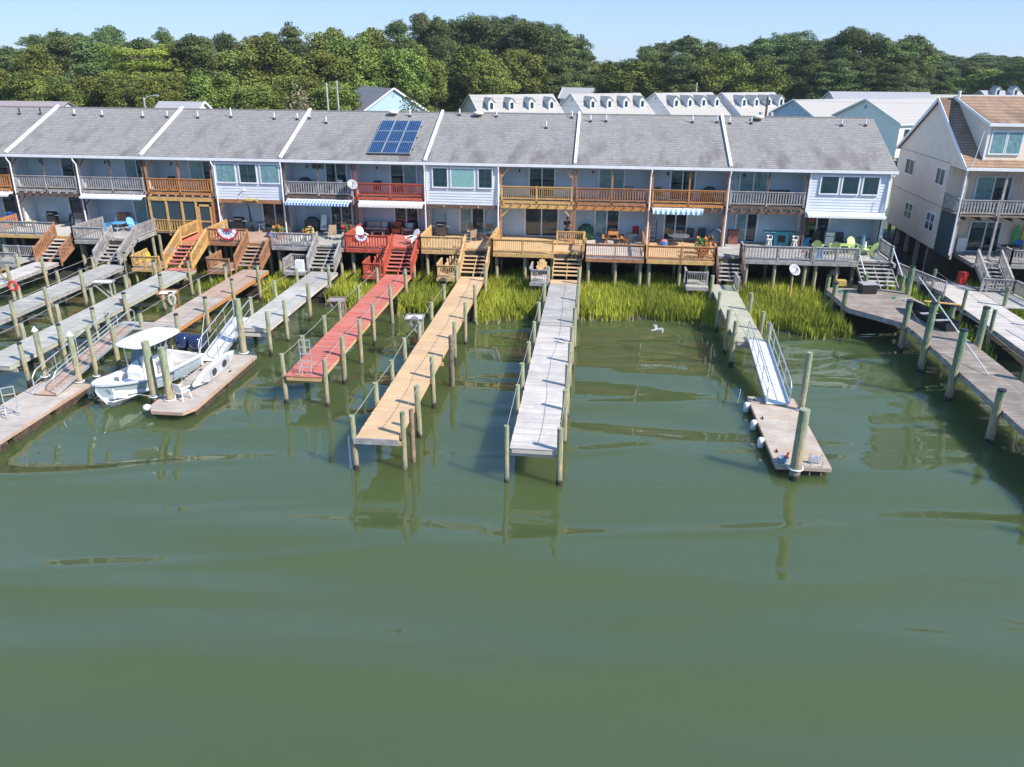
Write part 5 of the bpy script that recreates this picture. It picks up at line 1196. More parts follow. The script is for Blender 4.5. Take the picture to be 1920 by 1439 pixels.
# deck 11: pale green loungers
for x, y, rz, lab in ((61.4, -1.2, R(160), 'pale green chair at the left end of the end deck'), (62.5, -1.6, R(170), 'pale green chair second from the left on the end deck'), (64.0, -.4, R(10), 'largest pale green chair, standing upright in the middle of the end deck'), (65.0, -1.5, R(-150), 'pale green chair nearest the corner stairs')):
    adirondack(LIME, (x, y, D), rz, lab, 'pale green chairs')
lt = t0('long_table', 'long pale green slatted table between the green chairs', 'table')
for i in range(5): MB().box(-.9, .9, -.4+.16*i, -.27+.16*i, .6, .63).build('slat', LIME, lt)
for a in (-.8, .8):
    for c in (-.3, .3): MB().box(a-.03, a+.03, c-.03, c+.03, 0, .6).build('leg', LIME, lt)
put(lt, (63.2, -1.0, D))
round_table((65.1, .9, D), .5, 'round grey table in the corner of the end deck behind the green chairs', M('grey_glass', (.16, .18, .20), .05, 2, .1))
stt = t0('garden_statue', 'small white statue beside the pale green chairs', 'statue'); MB().cyl((0, 0, 0), (0, 0, .5), .12, .09, 8).ball((0, 0, .55), .13, .12, .16, 10, 6).ball((0, 0, .78), .09, .09, .1, 10, 6).build('figure', PLAST, stt, smooth=True); put(stt, (64.7, -1.0, D))
for x, y, m_, lab in ((60.95, .7, BLUEF, 'blue folded chair against the wall at the left end of the end deck'), (61.2, -2.6, BLUEF, 'small blue bin behind the railing of the end deck')):
    simple('storage_bin', lab, 'bin', MB().box(x-.25, x+.25, y-.25, y+.25, D, D+.7), m_)
gt = t0('grill', 'steel grill with open shelf deep under the long white awning', 'grill'); MB().box(-.3, .3, -.25, .25, .1, .8).box(-.3, .3, -.25, .25, .85, 1.1).build('body', ALU, gt); put(gt, (62.7, 1.0, D))
simple('patio_heater', 'slim blue standing cooler near the right post of the end deck', 'cooler', MB().cyl((64.9, .2, D), (64.9, .2, D+1.2), .13, n=10), M('pale_steel_blue', (.2, .4, .52), .05, 3, .4))
hb = thing('hanging_basket', (61.0, -.2, 5.1), 'dark red hanging basket at the left end of the long white awning', 'hanging basket')
MB().ball((61.0, -.25, 5.05), .25, .25, .2, 10, 6).build('flowers', M('crimson_petals', (.22, .02, .03), .3, 9, .9), hb); MB().cyl((61.0, -.25, 5.2), (61.0, -.25, 5.5), .01, n=4).build('hook', CHAR, hb)
# things on the platform dock
cb = t0('dock_box', 'black and grey box at the foot of the corner stairs', 'box'); MB().box(-.5, .5, -.35, .35, 0, .6).build('body', BLACK, cb, bevel=.02); MB().box(-.53, .53, -.38, .38, .601, .67).build('lid', M('grey_lid', (.35, .34, .36), .05, 3, .5), cb, bevel=.02); put(cb, (63.5, -6.6, DZ), R(8))
hose((65.6, -8.2, DZ), .35, M('pale_hose', (.62, .62, .58), .1, 9, .6), 'coiled pale hose lying on the right end of the dock platform')
hose((62.0, -6.6, DZ), .3, M('green_hose', (.06, .35, .22), .1, 9, .6), 'coiled green hose lying on the left corner of the dock platform')
hose((64.9, -7.7, DZ), .13, M('green_hose', (.06, .35, .22), .1, 9, .6), 'small tangle of green hose left of the coiled pale hose')
jb = thing('rowing_skiff', (0, 0, 0), 'black skiff lying beside the tall green pilings on the right-hand dock', 'skiff')
rr_ = [(-2.1, .45, .45), (-1.6, .62, .42), (0, .68, .40), (1.3, .58, .42), (2.0, .25, .52), (2.2, .03, .6)]
MB().loft([[(-b_, y, h_), (-b_*.75, y, .02+.1*(h_-.4)), (b_*.75, y, .02+.1*(h_-.4)), (b_, y, h_)] for y, b_, h_ in rr_], cap=False).loft([[(-b_*.94, y, h_), (-b_*.7, y, .06), (b_*.7, y, .06), (b_*.94, y, h_)] for y, b_, h_ in rr_], cap=False).prism([(-.45, -2.1, .45), (-.34, -2.1, .02), (.34, -2.1, .02), (.45, -2.1, .45)], (0, .04, 0)).build('hull', BLACK, jb)
for y in (-1.0, .3): MB().box(-.58, .58, y-.12, y+.12, .3, .33).build('seat', M('grey_lid', (.35, .34, .36), .05, 3, .5), jb)
put(jb, (65.45, -12.2, DZ+.02), R(12))
# cleaning tables
cleaning_table((15.1, -13.6, DZ), R(5), 'white-topped cleaning table left of the grey-green dock', GREYW, PLAST, 1.3, .6)
cleaning_table((20.35, -15.4, DZ), R(8), 'brown cleaning table with a white board beside the brown dock', BRNW, PLAST, 1.1, .8)
cleaning_table((30.85, -15.6, DZ), R(5), 'grey wooden cleaning table beside the red dock', M('grey_brown_wood', (.30, .22, .20), .2, 3, .85, kind='wood'), GREYW, 1.0, .7)
cleaning_table((36.1, -18.3, DZ), R(3), 'grey cleaning table with a white board and coiled hose beside the tan dock', GREYW, PLAST, 1.0, .7)
hh_ = hose((36.2, -18.75, DZ+.45), .26, M('grey_hose', (.28, .28, .30), .1, 9, .6), 'grey hose hanging in coils under the cleaning table of the tan dock', flat=False)
hose((20.9, -16.0, DZ+.35), .26, M('cream_hose', (.62, .60, .50), .1, 9, .6), 'cream hose hanging in coils below the brown cleaning table', flat=False)
hose((6.85, -11.5, DZ+.2), .3, M('tan_hose', (.42, .30, .15), .1, 9, .6), 'tan hose hanging on a piling of the leftmost dock', flat=False)
lr = MB(); lr.tube([(.28*math.cos(R(a)), .02, .28*math.sin(R(a))) for a in range(0, 361, 20)], .07, 8); lr = lr.build('life_ring', M('red_ring', (.58, .03, .04), .05, 3, .5), None, smooth=True); lr.location = (10.0, -14.9, DZ+.5); tag(lr, 'red life ring hanging on the second dock from the left', 'life ring')
bt = t0('bait_bucket', 'small red and white bucket on the grey-green dock', 'bucket'); MB().cyl((0, 0, 0), (0, 0, .4), .14, .16, 10).build('pail', M('pale_red', (.6, .28, .28), .1, 4, .5), bt); MB().cyl((0, 0, .4), (0, 0, .43), .17, n=10).build('lid', BW, bt); put(bt, (17.2, -15.2, DZ))
# white plastic chair on the kayak float
pc = t0('plastic_chair', 'white plastic chair facing away at the front of the kayak float', 'chair')
MB().box(-.24, .24, -.24, .22, .4, .44).build('seat', PLAST, pc); MB().prism([(-.22, .2, .44), (-.25, .33, .85), (-.12, .36, .9), (.12, .36, .9), (.25, .33, .85), (.22, .2, .44)], (0, .03, 0)).build('backrest', PLAST, pc)
for a in (-1, 1):
    MB().box(a*.27-.03, a*.27+.03, -.26, .28, .62, .65).build('armrest', PLAST, pc)
    for c in (-1, 1): MB().bar((a*.22, c*.2, .42), (a*.27, c*.27, 0), .045).build('leg', PLAST, pc)
put(pc, (26.5, -26.1, .5), R(160))
sp_ = thing('boat_fender', (25.3, -26.6, .3), 'small round white fender on the front left corner of the kayak float', 'fender'); MB().ball((25.2, -27.1, .42), .2, .2, .16, 12, 6).build('ball', PLAST, sp_, smooth=True)
sup = simple('storage_tote', 'white container on the landing left of the grey stairs', 'container', MB().box(24.7, 25.3, -6.0, -5.6, DZ, DZ+.75), PLAST)
simple('yellow_kayak', 'yellow kayak standing behind the stairs of the second deck from the left', 'kayak', MB().ball((12.6, -4.3, 1.5), .35, .5, .9, 10, 7), M('yellow_plastic', (.62, .50, .02), .08, 3, .4))
simple('blue_tarp', 'blue tarp folded under the deck beside the porch', 'tarp', MB().ball((13.6, -2.2, 1.7), .8, .4, .35, 10, 6), M('azure_plastic', (.02, .20, .55), .05, 3, .4))

# things on the upper balconies and the beige house porch
U = F2
patio_chair(PLAST, PLAST, (25.9, 1.0, U), R(-20), 'white slatted chair on the grey balcony above the striped awning')
grill((23.3, 1.2, U), 0, 'small dark covered grill on the grey balcony above the striped awning', covered=True)
simple('balcony_cooler', 'white cooler standing on the grey balcony above the striped awning', 'cooler', MB().box(24.0, 24.7, 1.1, 1.6, U, U+.55), PLAST)
patio_chair(BLACK, BLACK, (12.6, 1.0, U), R(20), 'black chair on the left of the orange balcony'); patio_chair(BLACK, BLACK, (15.4, 1.0, U), R(-10), 'black chair by the door of the orange balcony')
patio_chair(CHAR, TANF, (47.9, 1.1, U), R(-15), 'brown chair on the dark brown balcony, right of its door')
grill((53.8, 1.0, U), 0, 'black covered grill at the right end of the thin-railed orange balcony', covered=True)
patio_chair(CHAR, M('olive_fabric', (.12, .13, .06), .1, 6, .9), (50.3, 1.0, U), R(30), 'olive cushioned chair at the left of the thin-railed orange balcony')
simple('bench', 'long black bench on the grey balcony of the last bay but one', 'bench', MB().box(58.0, 59.6, 1.1, 1.5, U+.4, U+.46).box(58.0, 59.6, 1.5, 1.55, U+.46, U+.95).box(58.05, 58.12, 1.12, 1.5, U, U+.4).box(59.48, 59.55, 1.12, 1.5, U, U+.4), BLACK)
patio_chair(BLACK, BLACK, (29.0, 1.1, U), R(10), 'dark chair against the wall of the red balcony')
ac = t0('wall_unit', 'small grey air conditioner on the wall above the grey balcony left of the satellite dish', 'air conditioner'); MB().box(-.4, .4, -.3, 0, 0, .4).build('casing', M('teal_grey', (.2, .32, .34), .05, 4, .5), ac); MB().box(-.35, .35, -.32, -.3, .05, .35).build('grille', CHAR, ac); put(ac, (24.2, 1.9, U+1.75))
for k, (x, m_, lab) in enumerate(((75.3, M('green_board', (.05, .35, .12), .05, 3, .4), 'green surfboard leaning against the beige house porch wall'), (75.9, M('yellow_board', (.6, .5, .08), .05, 3, .4), 'yellow surfboard leaning beside the green one'))):
    b_ = MB(); b_.ball((x, .45, 3.95), .25, .05, 1.0, 12, 8); simple('surfboard', lab, 'surfboard', b_, m_)
simple('folding_table', 'white folding table end standing beside the dark door of the beige house', 'table', MB().box(71.4, 72.0, .3, .36, 2.92, 3.9), PLAST)
round_table((74.6, -.6, 2.9), .6, 'dark round table on the porch of the beige house', CHAR)
patio_chair(CHAR, CHAR, (74.0, .1, 2.9), R(20), 'dark chair left of the round table on the beige house porch'); patio_chair(CHAR, BLUEF, (75.4, .0, 2.9), R(-20), 'blue and dark chair right of the round table on the beige house porch')
patio_chair(CHAR, CHAR, (63.6, 1.1, D), R(5), 'dark chair deep under the long white awning, left of the table'); patio_chair(CHAR, CHAR, (61.9, 1.2, D), R(-5), 'dark chair beside the steel grill under the long white awning')
flowers((60.3, -3.3, D), 'pot of trailing green plants at the right end of the grey deck railing', FR, 1.2)
for x, y, lab in ((62.3, -4.9, 'yellow plastic crate stored under the end deck'), (62.6, -2.0, 'beige crate stored deeper under the end deck')):
    simple('crate', lab, 'crate', MB().box(x-.3, x+.3, y-.25, y+.25, DZ, DZ+.35), M('crate_yellow', (.5, .38, .1), .1, 4, .6) if 'yellow' in lab else CUSH)

# ---------------------------------------------------------------- person
def skin_chain(name, verts, edges, radii, mat, parent, root=0):
    me = bpy.data.meshes.new(name); me.from_pydata(verts, edges, []); o = bpy.data.objects.new(name, me); COL.objects.link(o); o.parent = parent
    md = o.modifiers.new('skin', 'SKIN'); md.use_smooth_shade = True
    for i, sv_ in enumerate(me.skin_vertices[0].data if me.skin_vertices else []): sv_.radius = radii[i]; sv_.use_root = (i == root)
    sb = o.modifiers.new('sub', 'SUBSURF'); sb.levels = 1; sb.render_levels = 1
    me.materials.append(mat); return o
SKIN_ = M('skin', (.42, .24, .17), .05, 6, .6)
pe = t0('person', 'person in dark T-shirt and shorts standing on the deck holding something in both hands', 'person')
V_ = [(0, 0, .95), (0, 0, 1.15), (0, 0, 1.38), (0, .01, 1.5), (0, -.01, 1.6), (0, -.02, 1.70),
      (.19, 0, 1.41), (.25, -.04, 1.14), (.12, -.26, 1.16), (.05, -.33, 1.2),
      (-.19, 0, 1.41), (-.25, -.04, 1.14), (-.12, -.26, 1.16), (-.05, -.33, 1.2),
      (.1, 0, .88), (.11, -.01, .48), (.11, .01, .08), (.12, -.14, .03), (-.1, 0, .88), (-.11, .01, .48), (-.11, .03, .08), (-.12, -.12, .03)]
E_ = [(0, 1), (1, 2), (2, 3), (3, 4), (4, 5), (2, 6), (6, 7), (7, 8), (8, 9), (2, 10), (10, 11), (11, 12), (12, 13), (0, 14), (14, 15), (15, 16), (16, 17), (0, 18), (18, 19), (19, 20), (20, 21)]
rd = [(.15, .11), (.13, .1), (.15, .1), (.055, .055), (.085, .10), (.075, .09), (.06, .06), (.045, .045), (.035, .035), (.03, .03), (.06, .06), (.045, .045), (.035, .035), (.03, .03), (.085, .085), (.06, .06), (.042, .042), (.04, .03), (.085, .085), (.06, .06), (.042, .042), (.04, .03)]
skin_chain('body', V_, E_, rd, SKIN_, pe)
skin_chain('t_shirt', [(0, 0, .93), (0, 0, 1.15), (0, 0, 1.37), (.2, 0, 1.41), (.245, -.03, 1.22), (-.2, 0, 1.41), (-.245, -.03, 1.22), (0, 0, 1.46)], [(0, 1), (1, 2), (2, 3), (3, 4), (2, 5), (5, 6), (2, 7)], [(.175, .135), (.155, .125), (.17, .12), (.08, .08), (.07, .07), (.08, .08), (.07, .07), (.09, .08)], M('dark_tshirt', (.02, .022, .035), .1, 6, .9), pe)
skin_chain('shorts', [(0, 0, .95), (.1, 0, .86), (.115, 0, .55), (-.1, 0, .86), (-.115, 0, .55)], [(0, 1), (1, 2), (0, 3), (3, 4)], [(.165, .13), (.11, .11), (.1, .1), (.11, .11), (.1, .1)], M('dark_shorts', (.03, .035, .05), .1, 6, .9), pe)
MB().ball((0, .01, 1.70), .092, .105, .09, 12, 7).build('hair', M('dark_hair', (.025, .018, .014), .1, 6, .8), pe, smooth=True)
MB().ball((0, -.115, 1.62), .012, .02, .02, 6, 4).build('nose', SKIN_, pe)
for s in (-1, 1):
    MB().ball((s*.032, -.098, 1.645), .011, .008, .008, 6, 4).build('eye', BLACK, pe)
    for k in range(5): MB().tube([(s*.05, -.33+.0, 1.2), (s*(.03-.006*k), -.37, 1.215-.016*k), (s*(.01-.004*k), -.38, 1.2-.016*k)], .008, 5).build('finger', SKIN_, pe)
    MB().box(s*.12-.05, s*.12+.05, -.2, .08, 0, .09).build('shoe', CHAR, pe, bevel=.02)
MB().box(-.03, .03, -.385, -.37, 1.13, 1.25).build('phone', BLACK, pe)
put(pe, (43.55, .6, D), R(10))

# gulls
def gull(loc, rz, label, flying):
    d = t0('gull', label, 'gull', 'gulls')
    GW = M('gull_white', (.60, .60, .60), .05, 9, .8); GG = M('gull_grey', (.26, .28, .31), .08, 9, .8)
    z = 0 if flying else .2
    rings = []
    for t, rr, zz_ in ((0, .01, .02), (.08, .05, .02), (.2, .085, 0), (.32, .075, .01), (.42, .045, .03), (.47, .05, .05), (.53, .035, .05), (.55, .012, .045), (.60, .006, .035)):
        rings.append([(rr*math.cos(a), .3-t, z+zz_+rr*.9*math.sin(a)) for a in [2*math.pi*k/10 for k in range(10)]])
    MB().loft(rings, close=True).build('body', GW, d, smooth=True)
    MB().prism([(-.05, .28, z+.02), (.05, .28, z+.02), (.07, .42, z+.02), (-.07, .42, z+.02)], (0, 0, .01)).build('tail', GW, d)
    for s in (-1, 1):
        if flying: MB().loft([[(s*.05, -.05, z+.05), (s*.05, .14, z+.05)], [(s*.3, -.12, z+.2), (s*.3, .08, z+.19)], [(s*.5, -.06, z+.16), (s*.48, .08, z+.15)], [(s*.7, .12, z+.02), (s*.68, .14, z+.02)]], cap=False).build('wing', GG, d)
        else: MB().loft([[(s*.075, -.1, z+.06), (s*.085, -.08, z-.02)], [(s*.09, .08, z+.06), (s*.09, .1, z-.01)], [(s*.02, .36, z+.04), (s*.02, .36, z+.02)]], cap=False).build('wing', GG, d); MB().cyl((s*.03, 0, 0), (s*.03, 0, z-.05), .008, n=5).build('leg', M('orange_leg', (.5, .2, .03), .05, 3, .6), d)
    put(d, loc, rz, 1.0)
    return d
gull((49.5, -15.5, 1.4), R(120), 'grey and white gull flying low over the water', True)
gull((44.35, -18.9, DZ), R(60), 'white gull standing on the right edge of the long grey dock', False)
# ---------------------------------------------------------------- trees: x, y, height of top, crown width, kind, row
TREES = [(-100.1, 138.7, 15.6, 8.0, 'd', 0), (-95.7, 142.3, 19.7, 10.1, 'p', 0), (-90.5, 143.9, 20.5, 9.5, 'p', 0), (-87.8, 148.3, 20.1, 8.3, 'p', 0), (-78.7, 142.2, 20.5, 6.7, 'p', 0), (-78.1, 147.7, 21.9, 8.3, 'p', 0), (-56.8, 120.9, 18.3, 8.4, 'd', 0), (-58.0, 134.0, 20.5, 6.5, 'p', 0), (-61.9, 148.3, 19.5, 8.3, 'd', 0), (-50.7, 139.5, 18.8, 6.7, 'p', 0), (-48.4, 147.0, 20.2, 8.3, 'p', 0), (-31.5, 123.4, 19.5, 8.6, 'd', 0), (-31.5, 134.1, 20.4, 7.8, 'd', 0), (-23.8, 127.4, 21.4, 6.9, 'p', 0), (-20.1, 136.3, 22.0, 8.5, 'd', 0), (-16.9, 137.2, 21.5, 7.9, 'd', 0), (-7.2, 120.4, 20.6, 7.2, 'd', 0), (-4.3, 126.5, 21.2, 7.5, 'd', 0), (-0.3, 128.4, 22.6, 8.2, 'p', 0), (1.4, 147.5, 24.8, 8.3, 'p', 0), (6.4, 143.0, 23.9, 6.8, 'p', 0), (7.7, 155.6, 23.6, 8.6, 'p', 0), (8.5, 177.9, 24.3, 9.5, 'p', 0), (16.1, 154.9, 24.9, 11.5, 'r', 0), (18.5, 171.6, 24.6, 10.1, 'r', 0), (24.9, 154.4, 23.0, 8.6, 'p', 0), (28.4, 150.1, 23.4, 9.8, 'r', 0), (30.3, 180.5, 23.9, 12.0, 'r', 0), (35.6, 157.3, 20.7, 8.7, 'p', 0), (38.9, 157.5, 19.8, 8.0, 'p', 0), (40.4, 184.4, 16.1, 8.2, 'p', 0), (45.3, 180.5, 14.5, 8.0, 'd', 0), (56.2, 160.1, 17.9, 7.3, 'p', 0), (61.4, 183.7, 19.0, 8.1, 'p', 0), (66.7, 168.9, 20.4, 10.7, 'p', 0), (73.1, 173.7, 19.1, 8.6, 'p', 0), (75.1, 157.2, 17.7, 8.7, 'p', 0), (82.9, 182.9, 18.4, 9.7, 'p', 0), (86.1, 174.2, 20.0, 9.4, 'p', 0), (95.1, 183.8, 21.5, 12.2, 'r', 0), (91.2, 181.3, 17.7, 9.7, 'p', 0), (97.1, 160.5, 18.3, 8.8, 'p', 0), (100.4, 162.6, 19.8, 8.2, 'p', 0), (102.0, 155.8, 21.1, 8.6, 'p', 0), (105.4, 155.1, 21.8, 9.3, 'r', 0), (110.1, 152.3, 20.0, 9.9, 'p', 0), (118.3, 160.5, 19.9, 8.8, 'p', 0), (124.5, 171.1, 20.7, 9.3, 'p', 0), (161.2, 260.2, 17.9, 11.8, 'p', 0), (183.0, 300.7, 16.3, 14.5, 'p', 0), (182.1, 280.3, 15.2, 13.7, 'p', 0), (186.8, 278.6, 16.7, 13.6, 'p', 0), (205.7, 309.1, 16.4, 14.8, 'p', 0), (202.4, 288.8, 16.0, 14.0, 'p', 0), (203.0, 278.9, 16.0, 13.6, 'p', 0), (-82.2, 107.5, 14.1, 8.5, 'p', 1), (-74.8, 103.8, 13.3, 8.2, 'p', 1), (-60.7, 91.6, 14.0, 7.7, 'd', 1), (-64.5, 106.8, 15.1, 10.9, 'p', 1), (-48.6, 90.2, 14.7, 9.4, 'p', 1), (-53.3, 106.9, 13.3, 8.4, 'p', 1), (-41.4, 94.8, 14.8, 10.1, 'p', 1), (-33.8, 91.5, 14.3, 8.4, 'd', 1), (-29.1, 91.2, 15.4, 10.1, 'p', 1), (-27.6, 96.1, 13.1, 9.2, 'd', 1), (-23.2, 97.1, 14.2, 10.0, 'd', 1), (-14.6, 88.7, 15.7, 9.7, 'd', 1), (-15.3, 102.6, 13.5, 8.5, 'd', 1), (-4.9, 90.1, 14.3, 9.5, 'd', 1), (-1.2, 93.9, 15.6, 9.9, 'd', 1), (-0.3, 107.5, 13.1, 10.8, 'd', 1), (7.4, 97.6, 14.7, 9.8, 'd', 1), (9.9, 106, 14.9, 8.2, 'd', 1), (17.9, 121.0, 14.4, 9.5, 'd', 1), (-56.5, 74.5, 12.1, 6.0, 'd', 2), (-51.0, 74.4, 11.7, 7.1, 'd', 2), (-41.4, 67.8, 11.4, 6.7, 'd', 2), (-40.5, 74.3, 11.9, 6.5, 'd', 2), (-34.2, 72.4, 12.0, 7.4, 'd', 2), (-25.6, 66.0, 12.7, 6.2, 'd', 2), (-24.5, 72.4, 11.8, 7.1, 'd', 2), (-20.0, 73.8, 12.0, 6.8, 'd', 2), (-15.8, 75.9, 12.0, 7.3, 'd', 2), (-8.6, 70.3, 11.1, 7.3, 'd', 2), (-6.5, 77.0, 12.3, 7.4, 'd', 2), (-0.8, 73.7, 11.5, 6.9, 'd', 2), (3.5, 72.6, 11.4, 6.6, 'd', 2), (-4.8, 108, 11.4, 8.4, 'd', 2), (11.8, 124, 12.3, 8.4, 'd', 2), (18.3, 128, 12.6, 8.4, 'd', 2), (-33.6, 80, 16.8, 13.1, 'b', 1), (52.0, 146, 15.2, 19.2, 'd', 1), (24.7, 140, 16.0, 12.0, 'd', 1), (19.4, 125, 13.8, 11.1, 'd', 1), (34.3, 148, 13.9, 9.7, 'p', 1), (58.3, 143.5, 12.5, 8.7, 'd', 1), (64.1, 140.3, 14.2, 10.1, 'p', 1), (70.1, 142.5, 14.2, 8.6, 'd', 1), (75.5, 143.0, 14.3, 9.7, 'd', 1), (81.1, 140.0, 13.1, 11.0, 'd', 1), (87.9, 146.7, 14.1, 8.7, 'p', 1), (92.9, 144.4, 14.9, 8.5, 'p', 1), (98.4, 143.4, 13.2, 10.9, 'p', 1), (105.0, 144.8, 13.0, 8.7, 'p', 1), (110.4, 142.8, 12.1, 10.2, 'p', 1), (130.5, 184.6, 15.0, 12.1, 'd', 1), (134.6, 177.3, 11.5, 11.0, 'p', 1), (148.8, 198.4, 12.5, 12.0, 'p', 1), (148.8, 179.9, 11.7, 13.5, 'd', 1), (151.1, 171.5, 12.8, 11.2, 'p', 1)]
def leafmesh(name, clumps, per, size, seed, flat=1.0, up=0.0):
    rng = np.random.default_rng(seed); P = []; T_ = []
    for (c, rx, rz_, tone) in clumps:
        n_ = int(per*rx*rx)
        d = rng.normal(size=(n_, 3)); d /= np.linalg.norm(d, axis=1)[:, None]
        rr = rng.uniform(0.62, 1.08, (n_, 1)); p = np.array(c)+d*rr*np.array([rx, rx, rz_])
        nr = d*np.array([1, 1, 1.3])+rng.normal(size=(n_, 3))*0.8+np.array([0, 0, up]); nr /= np.linalg.norm(nr, axis=1)[:, None]
        t = np.cross(nr, rng.normal(size=(n_, 3))); t /= np.linalg.norm(t, axis=1)[:, None]; b_ = np.cross(nr, t)
        s = rng.uniform(.55, 1.25, (n_, 1))*size
        q = np.stack([p-t*s-b_*s*flat, p+t*s-b_*s*flat*.6, p+t*s*.8+b_*s*flat, p-t*s*.7+b_*s*flat*.8], 1)
        P.append(q.reshape(-1, 3)); T_.append(np.clip(tone+rng.normal(size=n_)*.16, 0, 1))
    P = np.concatenate(P); T_ = np.concatenate(T_); nf = len(T_)
    me = bpy.data.meshes.new(name); me.vertices.add(nf*4); me.vertices.foreach_set('co', P.ravel())
    me.loops.add(nf*4); me.loops.foreach_set('vertex_index', np.arange(nf*4, dtype=np.int32)); me.polygons.add(nf)
    me.polygons.foreach_set('loop_start', np.arange(0, nf*4, 4, dtype=np.int32)); me.polygons.foreach_set('loop_total', np.full(nf, 4, dtype=np.int32))
    at = me.attributes.new('tone', 'FLOAT', 'FACE'); at.data.foreach_set('value', T_.astype(np.float32)); me.update(); me.validate(); return me
DEC = M('broad_leaves', (0.10, 0.145, 0.03), 0.3, 1, 0.75, kind='leaf', col2=(0.235, 0.285, 0.06), spec=0.2)
PIN = M('pine_needles', (0.065, 0.108, 0.042), 0.3, 1, 0.8, kind='leaf', col2=(0.17, 0.225, 0.075), spec=0.2)
BRI = M('bright_needles', (0.15, 0.22, 0.03), 0.25, 1, 0.8, kind='leaf', col2=(0.29, 0.36, 0.06), spec=0.2)
BARK = M('bark', (0.12, 0.085, 0.06), 0.3, 2, 0.9, kind='wood'); PALEB = M('pale_bark', (0.30, 0.27, 0.23), 0.2, 2, 0.9)
def trunkmesh(name, H_, r0, limbs, seed):
    rng = random.Random(seed); mb = MB(); pts = [Vector((0, 0, -0.5))]; k = 6
    for i in range(1, k+1): pts.append(Vector((rng.uniform(-.25, .25), rng.uniform(-.25, .25), H_*i/k)))
    for i in range(k): mb.cyl(pts[i], pts[i+1], r0*(1-.85*i/k), r0*(1-.85*(i+1)/k), 7)
    for c in limbs:
        z = max(H_*.25, min(H_*.9, c[2]-math.hypot(c[0], c[1])*.45)); mb.cyl((0, 0, z), (c[0]*.9, c[1]*.9, c[2]), r0*.3, r0*.08, 5)
    me = bpy.data.meshes.new(name); me.from_pydata([tuple(v) for v in mb.v], [], mb.f); return me
PROTO = {}
def make_proto(kind, seed):
    rng = random.Random(seed); cl = []
    if kind == 'd':         # 10 m wide, 16 m tall
        for i in range(64):
            a = rng.uniform(0, 6.283); u = rng.uniform(-1, 1); s = math.sqrt(1-u*u); k = rng.uniform(.55, 1.0)
            z = 9.0+u*6.2*k; wv = 1.0 if u < .2 else 1.0-.25*u
            cl.append(((4.0*s*k*wv*math.cos(a), 4.0*s*k*wv*math.sin(a), z), rng.uniform(1.1, 1.9), rng.uniform(.9, 1.5), rng.uniform(.15, .85)))
        H_, r0, per, sz, fl, up_ = 15, .32, 150, .14, .8, .2
    elif kind == 'p':       # layered pine
        for i in range(76):
            h = rng.uniform(.22, 1.0); a = rng.uniform(0, 6.283); rad = (4.2*(1-h)**.55+.5)*rng.uniform(.35, 1.0) if h > .45 else 4.0*rng.uniform(.4, .95)
            cl.append(((rad*math.cos(a), rad*math.sin(a), 16*h-.6), rng.uniform(1.0, 1.9), rng.uniform(.5, .95), rng.uniform(.1, .9)))
        cl.append(((0, 0, 15.4), .9, .8, .5)); H_, r0, per, sz, fl, up_ = 15.5, .28, 165, .125, .6, .5
    elif kind == 'r':       # tall pine with rounded crown of separate clouds
        for i in range(56):
            a = rng.uniform(0, 6.283); u = rng.uniform(-.7, 1); s = math.sqrt(max(0, 1-u*u)); k = rng.uniform(.5, 1.0)
            cl.append(((4.2*s*k*math.cos(a), 4.2*s*k*math.sin(a), 11.6+u*4.2*k), rng.uniform(1.1, 2.0), rng.uniform(.75, 1.2), rng.uniform(.1, .8)))
        for i in range(26):
            a = rng.uniform(0, 6.283); cl.append(((3.2*math.cos(a), 3.2*math.sin(a), rng.uniform(2.5, 9)), rng.uniform(1.0, 1.8), .9, rng.uniform(.1, .7)))
        H_, r0, per, sz, fl, up_ = 15, .3, 165, .125, .6, .4
    else:                   # broad bright layered cedar
        for L_ in range(7):
            z = 3.2+L_*1.95; W_ = 4.8*(1-((L_-2.2)/6.0)**2)
            for i in range(10):
                a = rng.uniform(0, 6.283); k = rng.uniform(.35, 1.0)*W_
                cl.append(((k*math.cos(a), k*math.sin(a), z+rng.uniform(-.4, .4)), rng.uniform(.9, 1.45), rng.uniform(.5, .75), rng.uniform(.3, 1.0)))
        H_, r0, per, sz, fl, up_ = 15, .4, 170, .12, .6, .5
    cl += [((c[0][0]*1.22+rng.uniform(-.4, .4), c[0][1]*1.22+rng.uniform(-.4, .4), c[0][2]+rng.uniform(-.2, 1.3)), c[1]*.36, c[2]*.45, min(1, c[3]+.1)) for c in cl for _i in (0, 1) if rng.random() < .6]
    lm = leafmesh('crown_'+kind, cl, per, sz, seed, fl, up_); lm.materials.append({'d': DEC, 'p': PIN, 'r': PIN, 'b': BRI}[kind])
    tm = trunkmesh('trunk_'+kind, H_, r0, [c[0] for c in cl if math.hypot(c[0][0], c[0][1]) > 1.5][::3], seed); tm.materials.append(PALEB if kind == 'd' and seed % 2 else BARK)
    return lm, tm
for kind, n_ in (('d', 4), ('p', 4), ('r', 2), ('b', 1)): PROTO[kind] = [make_proto(kind, 100+ord(kind)*7+i) for i in range(n_)]
KN = {'d': ('broadleaf_tree', 'tree', 'broad-crowned leafy tree'), 'p': ('pine_tree', 'pine', 'layered pine'), 'r': ('pine_tree', 'pine', 'tall round-headed pine'), 'b': ('cedar_tree', 'cedar', 'bright green layered cedar')}
ROWN = {0: 'on the skyline', 1: 'in the middle rows', 2: 'in the front row'}
def nth(i): return ORD[i] if i < 20 else ('%dth' % (i+1) if (i+1) % 10 not in (1, 2, 3) else '%d%s' % (i+1, {1: 'st', 2: 'nd', 3: 'rd'}[(i+1) % 10]))
def bearing(t): return (t[0]-45.8)/(t[1]+59)
cnt = {}; rt = random.Random(3)
